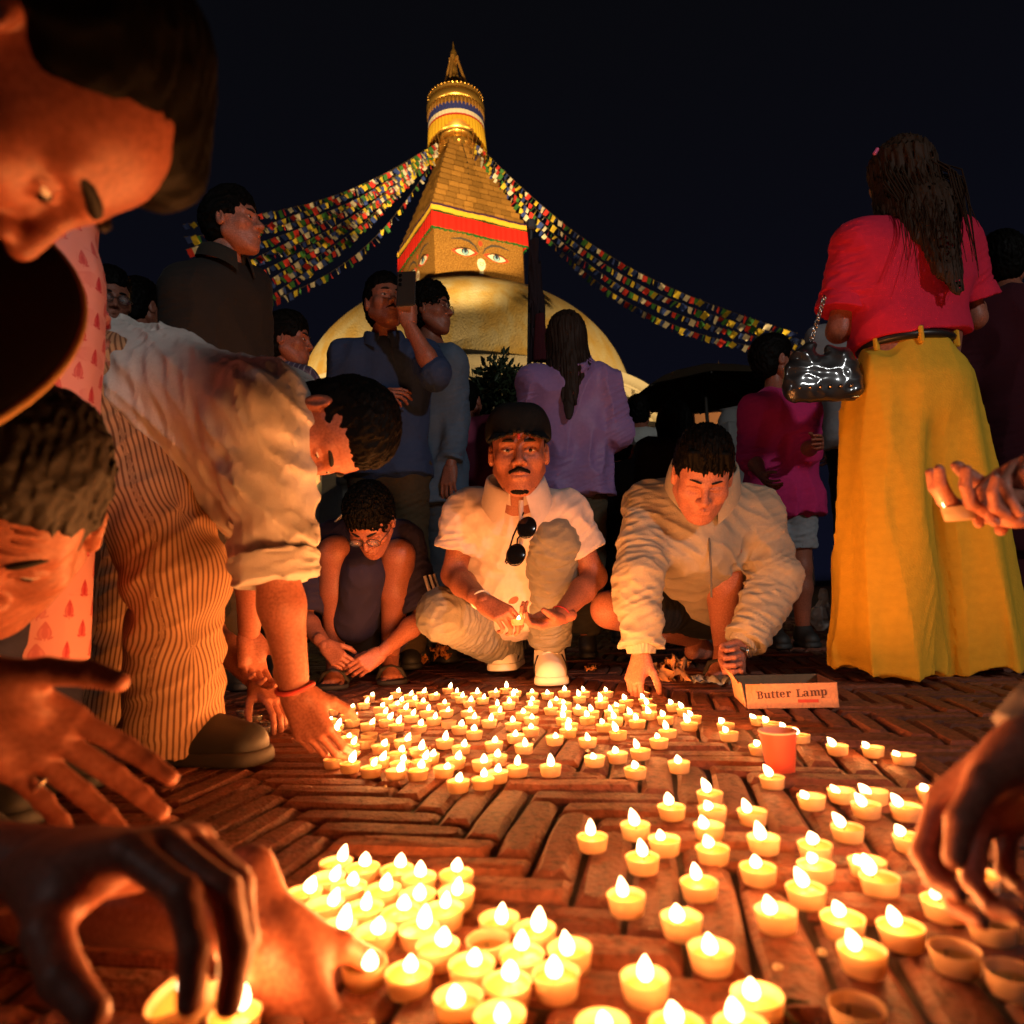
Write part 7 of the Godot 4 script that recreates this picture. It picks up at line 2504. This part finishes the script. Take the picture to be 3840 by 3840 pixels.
func phone() -> void:
	var t := thing("phone", "dark smartphone held up in portrait by the man in blue shirt", "phone", pt.phone)
	var x := frame_to(Vector3(0, 0, 0), Vector3(0.03, 1, -0.1), Vector3(-0.1, 0.1, 1))
	part(t, "back_shell", bevel_box(Vector3(0.076, 0.158, 0.009), 0.003), plain(lin(0.03, 0.024, 0.02), 0.25), x)
	part(t, "frame", bevel_box(Vector3(0.079, 0.161, 0.006), 0.002), plain(lin(0.5, 0.5, 0.48), 0.2, 0.9), x.translated_local(Vector3(0, 0, -0.001)))
	for i in 3:
		part(t, "camera_lens", lathe([Vector2(0.0075, 0), Vector2(0.0075, 0.002), Vector2(0.005, 0.0022), Vector2(0, 0.0018)], 16), plain(lin(0.005, 0.005, 0.006), 0.08), x * Transform3D(Basis(Vector3.RIGHT, PI / 2), Vector3(-0.024, 0.06 - i * 0.021, 0.0045)))
	var scr := plain(lin(0.1, 0.08, 0.05), 0.1)
	scr.emission_enabled = true
	scr.emission = Color(0.9, 0.75, 0.5)
	scr.emission_energy_multiplier = 0.6
	part(t, "screen", bevel_box(Vector3(0.07, 0.15, 0.001), 0.0003), scr, x.translated_local(Vector3(0, 0, -0.0052)))

func white_hat_person() -> void:
	var hd: Vector3 = pt.hatw
	var t := stander(standing(hd, Vector3(0.2, 0, -1), 0.72), "seated person wearing a white cloth sun hat in front of the man in white", {"f": Vector3(0.2, 0, -1), "eyes": false, "top": cloth(lin(0.014, 0.014, 0.016), 0.9, 0.1), "bottom": cloth(lin(0.012, 0.012, 0.012), 0.9, 0.1), "hair_o": {"thick": 0.014}})
	var h := rel(t, head_frame(hd, Vector3(0.2, 0, -1), Vector3.UP))
	part(t, "hat", lathe([Vector2(0.165, 0.0), Vector2(0.12, 0.03), Vector2(0.098, 0.045), Vector2(0.098, 0.045), Vector2(0.092, 0.1), Vector2(0.07, 0.135), Vector2(0, 0.142)], 32), cloth(lin(0.5, 0.48, 0.42), 0.9, 0.1), h)

func crouching_helper() -> void:
	# someone crouched behind the striped trousers, one forearm reaching to the lamps
	var el: Vector3 = pt.m1_el2
	var w: Vector3 = pt.m1_w2
	var sh := el + Vector3(-0.12, 0.22, -0.1)
	var pv := sh + Vector3(-0.16, -0.38, -0.18)
	var j := {"s": 0.95, "hd": sh + Vector3(-0.1, 0.16, 0.0), "nk": sh + Vector3(-0.14, 0.06, -0.06), "sl": sh, "sr": sh + Vector3(-0.3, 0.0, -0.12), "el": el, "er": sh + Vector3(-0.34, -0.26, 0.0), "wl": w, "wr": sh + Vector3(-0.18, -0.36, 0.1), "pl": pv + Vector3(0.05, 0, 0), "pr": pv + Vector3(-0.12, 0, 0), "kl": pv + Vector3(0.1, 0.22, 0.3), "kr": pv + Vector3(-0.2, 0.22, 0.3), "al": Vector3(pv.x + 0.08, 0.08, pv.z + 0.08), "ar": Vector3(pv.x - 0.18, 0.08, pv.z + 0.08), "tl": Vector3(pv.x + 0.1, 0, pv.z + 0.24), "tr": Vector3(pv.x - 0.2, 0, pv.z + 0.24)}
	var black := cloth(lin(0.014, 0.012, 0.012), 0.9, 0.1)
	stander(j, "person crouched behind the striped trousers with one bare forearm reaching out", {"f": Vector3(0.4, -0.3, 0.8), "look": Vector3(0.6, -0.6, 0.6), "eyes": false, "top": black, "bottom": black, "sleeve": 0.8, "hem": Vector3.ZERO, "hl": [(pt.m1_tip2 as Vector3) - w, Vector3(0.2, -0.9, 0.2), -1.0, [0.2, 0.2, 0.25, 0.3, 0.3], 0.3]})


# ---------------------------------------------------------------- people close to the lens
func arm_into(out: Array, el: Vector3, wr: Vector3, s := 1.0, cell := 0.008) -> void:
	var v := Vol.new(cell)
	v.cap(el, el.lerp(wr, 0.35), 0.042 * s, 0.043 * s, 0.02)
	v.cap(el.lerp(wr, 0.35), wr, 0.043 * s, 0.026 * s, 0.02)
	v.mesh(out)

func foreground_people() -> void:
	kurta_woman()
	leaning_woman()
	hat_person()
	old_man()
	near_hand_person()
	right_hand_person()
	candle_holder()

func kurta_woman() -> void:
	var sh: Vector3 = pt.p1_sh
	var hip: Vector3 = pt.p1_hip
	var base := Vector3(hip.x - 0.02, 0, hip.z)
	var hd := Vector3(base.x - 0.02, 1.44, base.z + 0.02)
	var j := standing(hd, Vector3(1, 0, -0.15), 0.94)
	j.f = Vector3(1, 0, -0.15).normalized()
	var t := person("woman in pink kurta block printed with red leaves and dark strap", base)
	var out := body(j, 0.94, 0.012)
	var hf := head_frame(hd, Vector3(1, -0.2, 0), Vector3.UP)
	add_head(out, hf, {}, 0.006)
	add_hand(out, j.wl, Vector3(0.2, -0.9, 0), Vector3(0, 0, -1), -1.0, [0.3, 0.3, 0.3, 0.3, 0.3], 0.9, 0.08, 0.5, 0.006)
	add_hand(out, j.wr, Vector3(0.2, -0.9, 0), Vector3(0, 0, 1), 1.0, [0.3, 0.3, 0.3, 0.3, 0.3], 0.9, 0.08, 0.5, 0.006)
	body_part(t, out, sk_mid)
	short_hair(t, rel(t, hf), black_hair, {"thick": 0.016}, 0.007)
	var km := printed_cloth()
	var v := shirt(j, 0.94, 0.03, 1.6, Vector3.ZERO, 0.004, 0.009)
	var mp: Vector3 = (j.pl + j.pr) * 0.5
	v.cap(mp + Vector3(0.02, 0.1, 0), Vector3(mp.x + 0.0, 0.24, mp.z), 0.15, 0.16, 0.06, 2, 0.006, 1.0, 8.0, Vector3(0, 0, 1), 0.8)
	v.ell(mp + Vector3(0.03, 0.3, 0.02), Vector3(0.13, 0.15, 0.13), 0.05)
	v.crumple(0.006, Vector3(6, 1.5, 6), Basis.IDENTITY, true, 2.0)
	vol_part(t, "kurta", v, km)
	var pv := trousers(j, 0.94, 0.03, 1.9, 0.03, 0.006, 0.012)
	vol_part(t, "trousers", pv, cloth(lin(0.03, 0.03, 0.06), 0.9, 0.1))
	var blk := plain(lin(0.02, 0.018, 0.016), 0.6)
	shoe(t, j.al, Vector3(j.tl.x, 0, j.tl.z), blk, blk, 0.9)
	shoe(t, j.ar, Vector3(j.tr.x, 0, j.tr.z), blk, blk, 0.9)
	var st := plain(lin(0.012, 0.012, 0.016), 0.4)
	var a := mp + Vector3(0.11, 0.16, 0.14) - t.position
	var b := mp + Vector3(0.13, 0.62, 0.12) - t.position
	part(t, "strap", tube([a, a.lerp(b, 0.4) + Vector3(0.02, 0, 0.035), b], [0.009], 8), st)

func printed_cloth() -> StandardMaterial3D:
	var n := 256
	var im := Image.create(n, n, true, Image.FORMAT_RGB8)
	for y in n:
		for x in n:
			var c := lin(0.66, 0.3, 0.27)
			for q: Vector2 in [Vector2(64, 64), Vector2(192, 192)]:
				var d := Vector2(x, y) - q
				# pointed leaf with a stalk and two side leaves
				var h := d.y / 52.0
				var w := 46.0 * sqrt(maxf(0.0, 1.0 - h * h)) * (0.62 + 0.38 * h)
				if absf(d.x) < w and h > -1.0 and h < 1.0:
					c = lin(0.42, 0.03, 0.05) if absf(absf(d.x) - w * 0.6) > 5.0 or h < -0.2 else lin(0.55, 0.1, 0.11)
				if absf(d.x) < 2.5 and d.y > 46.0 and d.y < 70.0:
					c = lin(0.45, 0.04, 0.06)
				if absf(absf(d.x) - 26.0) < 14.0 and absf(d.y - 60.0 + absf(d.x) * 0.4) < 6.0:
					c = lin(0.45, 0.04, 0.06)
			im.set_pixel(x, y, c)
	im.generate_mipmaps()
	var m := StandardMaterial3D.new()
	m.albedo_texture = ImageTexture.create_from_image(im)
	m.roughness = 0.9
	m.metallic_specular = 0.25
	m.uv1_triplanar = true
	m.uv1_scale = Vector3.ONE * 14.5
	return m

func leaning_woman() -> void:
	var c: Vector3 = pt.f1_hd
	var t := person("woman leaning in head down with dark hair, face lit red", Vector3(c.x - 0.3, 0, c.z))
	var fw := Vector3(0.16, -0.88, -0.34)
	var up := Vector3(0.85, 0.3, -0.3)
	var out := blank()
	var hf := head_frame(c, fw, up, 1.02)
	add_head(out, hf, {"jaw": 0.95}, 0.004)
	var v := Vol.new(0.01)
	var nk: Vector3 = pt.f1_nk
	var ch: Vector3 = pt.f1_ch
	v.cap(hf * Vector3(0, -0.05, -0.02), nk, 0.05, 0.055, 0.02)
	v.cap(nk, ch, 0.12, 0.14, 0.05)
	v.mesh(out)
	body_part(t, out, skin(lin(0.3, 0.095, 0.055)))
	var h := rel(t, hf)
	add_eyes(t, h, {"open": 0.9, "brow": 1.2, "look": Vector2(0, -0.4)})
	var hv := Vol.new(0.006)
	hv.ell(Vector3(0, 0.045, -0.03), Vector3(0.086, 0.09, 0.108), 0.02)
	hv.cap(Vector3(0.02, 0.095, -0.02), Vector3(0.03, 0.085, 0.06), 0.045, 0.03, 0.04)
	hv.ell(Vector3(0, -0.02, -0.1), Vector3(0.08, 0.1, 0.07), 0.03)
	hv.cut_ell(Vector3(0, -0.055, 0.115), Vector3(0.095, 0.125, 0.078), 0.01)
	hv.cut_ell(Vector3(-0.09, -0.02, 0.01), Vector3(0.03, 0.055, 0.05), 0.006)
	hv.crumple(0.004, Vector3(90, 14, 14), Basis.IDENTITY, true)
	var o := blank()
	hv.mesh(o)
	part(t, "hair", to_mesh(o), black_hair, h)
	var sv := Vol.new(0.012)
	sv.cap(nk + (ch - nk) * 0.15, ch + (ch - nk) * 0.4, 0.15, 0.19, 0.05, 0, 0.01)
	vol_part(t, "blouse", sv, cloth(lin(0.05, 0.02, 0.02), 0.9, 0.1))

func hat_person() -> void:
	var c: Vector3 = pt.hat
	var rim: Vector3 = pt.hat_rim
	var t := person("person at the edge in a dark broad brimmed hat", Vector3(c.x - 0.1, 0, c.z))
	var ax := (rim - c)
	var y := Vector3(0.35, 0.56, 0.75).normalized()
	var r := 0.24
	var x := frame_to(c - t.position, y, Vector3(0, 0.2, 1))
	var felt := cloth(lin(0.02, 0.014, 0.01), 0.9, 0.2, 8.0)
	part(t, "hat_brim", lathe([Vector2(0.09, 0.006), Vector2(r * 0.75, 0.0), Vector2(r * 0.97, -0.004), Vector2(r, -0.002), Vector2(r * 0.985, 0.003), Vector2(r * 0.75, 0.009), Vector2(0.09, 0.014)], 64), felt, x)
	part(t, "hat_band", tube(ring_pts(r * 0.992, -0.001), [0.004], 8, false), cloth(lin(0.3, 0.17, 0.06), 0.85, 0.1, 8.0), x)
	part(t, "hat_crown", lathe([Vector2(0.092, 0.008), Vector2(0.086, 0.07), Vector2(0.07, 0.1), Vector2(0, 0.105)], 40), felt, x)
	var out := blank()
	var hf := Transform3D(x.basis * Basis(Vector3.UP, 0.6), x.origin + t.position + x.basis.y * -0.06)
	add_head(out, hf, {}, 0.006)
	var v := Vol.new(0.012)
	v.cap(hf * Vector3(0, -0.08, -0.02), hf * Vector3(-0.1, -0.22, -0.06), 0.05, 0.06, 0.03)
	v.cap(hf * Vector3(-0.1, -0.24, -0.06), hf * Vector3(-0.25, -0.45, -0.1), 0.12, 0.14, 0.05)
	v.mesh(out)
	body_part(t, out, sk_mid)
	var sv := Vol.new(0.014)
	sv.cap(hf * Vector3(-0.11, -0.27, -0.06), hf * Vector3(-0.27, -0.5, -0.1), 0.15, 0.17, 0.05)
	vol_part(t, "coat", sv, cloth(lin(0.012, 0.011, 0.012), 0.9, 0.1))

func ring_pts(r: float, y: float) -> Array:
	var a := []
	for i in 65:
		a.append(Vector3(cos(TAU * i / 64) * r, y, sin(TAU * i / 64) * r))
	return a

func old_man() -> void:
	var c: Vector3 = pt.f2_hd
	var t := person("old man with wrinkled forehead bowed towards the lamps, one palm held out", Vector3(c.x - 0.2, 0, c.z))
	var out := blank()
	var hf := head_frame(c, Vector3(0.2, -0.75, 0.62), Vector3(0.5, 0.66, 0.5), 1.04)
	var v0 := Vol.new(0.004)
	face_ops(v0, {"cheek": 0.95, "nose": 1.15})
	for i in 4:
		v0.cut_cap(Vector3(-0.05, 0.042 + i * 0.011, 0.088 - i * 0.004), Vector3(0.05, 0.042 + i * 0.011, 0.088 - i * 0.004), 0.003, 0.003, 0.004)
	v0.mesh(out, hf)
	var nk: Vector3 = pt.f2_nk
	var ch: Vector3 = pt.f2_ch
	var v := Vol.new(0.01)
	v.cap(hf * Vector3(0, -0.06, -0.03), nk, 0.052, 0.058, 0.02)
	v.cap(nk, ch, 0.11, 0.14, 0.05)
	v.mesh(out)
	var w: Vector3 = pt.f3_wr
	arm_into(out, pt.f3_el, w)
	add_hand(out, w, (pt.f3_tip as Vector3) - w, Vector3(0.5, -0.3, 0.8), -1.0, [0.05, 0.07, 0.05, 0.06, 0.08], 1.05, 0.13, 0.05, 0.0035)
	body_part(t, out, sk_tan)
	var h := rel(t, hf)
	add_eyes(t, h, {"open": 0.25, "brow": 0.8, "look": Vector2(0, -0.6)})
	short_hair(t, h, hair_mat(lin(0.02, 0.018, 0.017)), {"thick": 0.012, "line": 0.088, "top": 0.01}, 0.005)
	var sv := Vol.new(0.012)
	sv.cap(nk + (ch - nk) * 0.2, ch + (ch - nk) * 0.4, 0.14, 0.18, 0.05, 0, 0.01)
	vol_part(t, "coat", sv, cloth(lin(0.02, 0.016, 0.015), 0.9, 0.1))
	part(t, "ring", tube(ring_pts(0.0105, 0.0), [0.0018], 6, false), plain(lin(0.75, 0.65, 0.5), 0.25, 1.0), frame_to(w + ((pt.f3_tip as Vector3) - w) * 0.62 + Vector3(-0.012, -0.022, 0.0) - t.position, (pt.f3_tip as Vector3) - w, Vector3.BACK))

func near_hand_person() -> void:
	# two hands reaching in from the side, close to the lens
	var w: Vector3 = pt.f4_wr
	var el: Vector3 = pt.f4_el
	var t := person("person out of view whose two dark hands set lamps down close by", Vector3(el.x, 0, el.z))
	var out := blank()
	arm_into(out, el, w, 1.0)
	add_hand(out, w, (pt.f4_kn as Vector3) - w, Vector3(0.1, -0.95, 0.25), -1.0, [0.3, 0.4, 0.42, 0.46, 0.5], 1.12, 0.04, 0.6, 0.0035)
	var w2: Vector3 = pt.f4b_wr
	arm_into(out, pt.f4b_el, w2, 0.95)
	add_hand(out, w2, (pt.f4b_tip as Vector3) - w2, Vector3(0.2, -0.1, -0.95), 1.0, [0.35, 0.25, 0.3, 0.35, 0.4], 0.98, 0.06, 0.5, 0.0035)
	var v := Vol.new(0.014)
	var sh := el + Vector3(-0.2, 0.25, 0.1)
	var sh2 := (pt.f4b_el as Vector3) + Vector3(-0.25, 0.2, -0.05)
	v.cap(sh, el, 0.06, 0.045, 0.02)
	v.cap(sh2, pt.f4b_el, 0.06, 0.045, 0.02)
	v.cap(sh, sh2, 0.1, 0.1, 0.05)
	v.mesh(out)
	body_part(t, out, sk_tan)
	var sv := Vol.new(0.012)
	sv.cap(el.lerp(w, 0.3), el, 0.06, 0.065, 0.02, 1, 0.006)
	sv.cap(el, sh, 0.065, 0.08, 0.03)
	sv.cap((pt.f4b_el as Vector3).lerp(w2, 0.3), pt.f4b_el, 0.055, 0.062, 0.02, 1, 0.006)
	sv.cap(pt.f4b_el, sh2, 0.062, 0.08, 0.03)
	sv.cap(sh, sh2, 0.12, 0.12, 0.05)
	vol_part(t, "sleeves", sv, cloth(lin(0.012, 0.011, 0.012), 0.9, 0.1))
	var d := ((pt.f4b_tip as Vector3) - w2).normalized()
	part(t, "ring", tube(ring_pts(0.0105, 0.0), [0.0016], 6, false), plain(lin(0.75, 0.6, 0.4), 0.25, 1.0), frame_to(w2 + d * 0.115 + Vector3(0.012, 0.0, 0.012) - t.position, d, Vector3.BACK))
	var lamp := butter_lamp((pt.f4_cd as Vector3) + Vector3(0, -0.012, 0), true, "lit butter lamp tipped under the dark hand close to the lens", "", Basis(Vector3.BACK, 0.3) * Basis(Vector3.RIGHT, 0.2))

func right_hand_person() -> void:
	var w: Vector3 = pt.f5_wr
	var t := person("person out of view whose blurred hand and grey sleeve reach in", Vector3((pt.f5_el as Vector3).x, 0, (pt.f5_el as Vector3).z))
	var out := blank()
	arm_into(out, pt.f5_el, w, 0.95)
	add_hand(out, w, (pt.f5_kn as Vector3) - w, Vector3(-0.3, -0.6, 0.6), 1.0, [0.4, 0.5, 0.5, 0.55, 0.6], 0.85, 0.08, 0.6, 0.004)
	body_part(t, out, sk_pale)
	var v := Vol.new(0.006)
	v.cap(w.lerp(pt.f5_kn, 0.28), w.lerp(pt.f5_el, 0.5), 0.036, 0.05, 0.02, 1, 0.005)
	v.cap(w.lerp(pt.f5_el, 0.5), pt.f5_el, 0.05, 0.055, 0.02)
	vol_part(t, "sleeve", v, cloth(lin(0.16, 0.14, 0.15), 0.9, 0.2))

func candle_holder() -> void:
	var w: Vector3 = pt.f6_wr
	var t := person("person out of view cupping a lit lamp in both hands before yellow trousers", Vector3((pt.f6_el as Vector3).x, 0, (pt.f6_el as Vector3).z))
	var out := blank()
	var tip: Vector3 = pt.f6_tip
	arm_into(out, pt.f6_el, w, 0.9)
	add_hand(out, w, tip - w, Vector3(-0.1, 0.9, 0.3), 1.0, [0.3, 0.28, 0.3, 0.36, 0.4], 0.92, 0.06, 0.5, 0.0035)
	var w2 := w + Vector3(0.03, 0.055, -0.02)
	arm_into(out, (pt.f6_el as Vector3) + Vector3(0.0, 0.12, -0.1), w2, 0.9)
	add_hand(out, w2, tip + Vector3(0.05, 0.05, 0) - w2, Vector3(-0.1, -0.85, 0.4), -1.0, [0.35, 0.3, 0.34, 0.4, 0.45], 0.9, 0.05, 0.6, 0.0035)
	body_part(t, out, sk_pale)
	var v := Vol.new(0.008)
	v.cap(w.lerp(pt.f6_el, 0.35), pt.f6_el, 0.05, 0.06, 0.02, 1, 0.005)
	v.cap(w2.lerp((pt.f6_el as Vector3) + Vector3(0, 0.12, -0.1), 0.35), (pt.f6_el as Vector3) + Vector3(0, 0.12, -0.1), 0.05, 0.06, 0.02, 1, 0.005)
	vol_part(t, "sleeves", v, cloth(lin(0.02, 0.018, 0.02), 0.9, 0.1))
	butter_lamp((pt.f6_cd as Vector3) + Vector3(0, -0.022, 0), true, "lit butter lamp cupped in two hands before the yellow trousers", "")
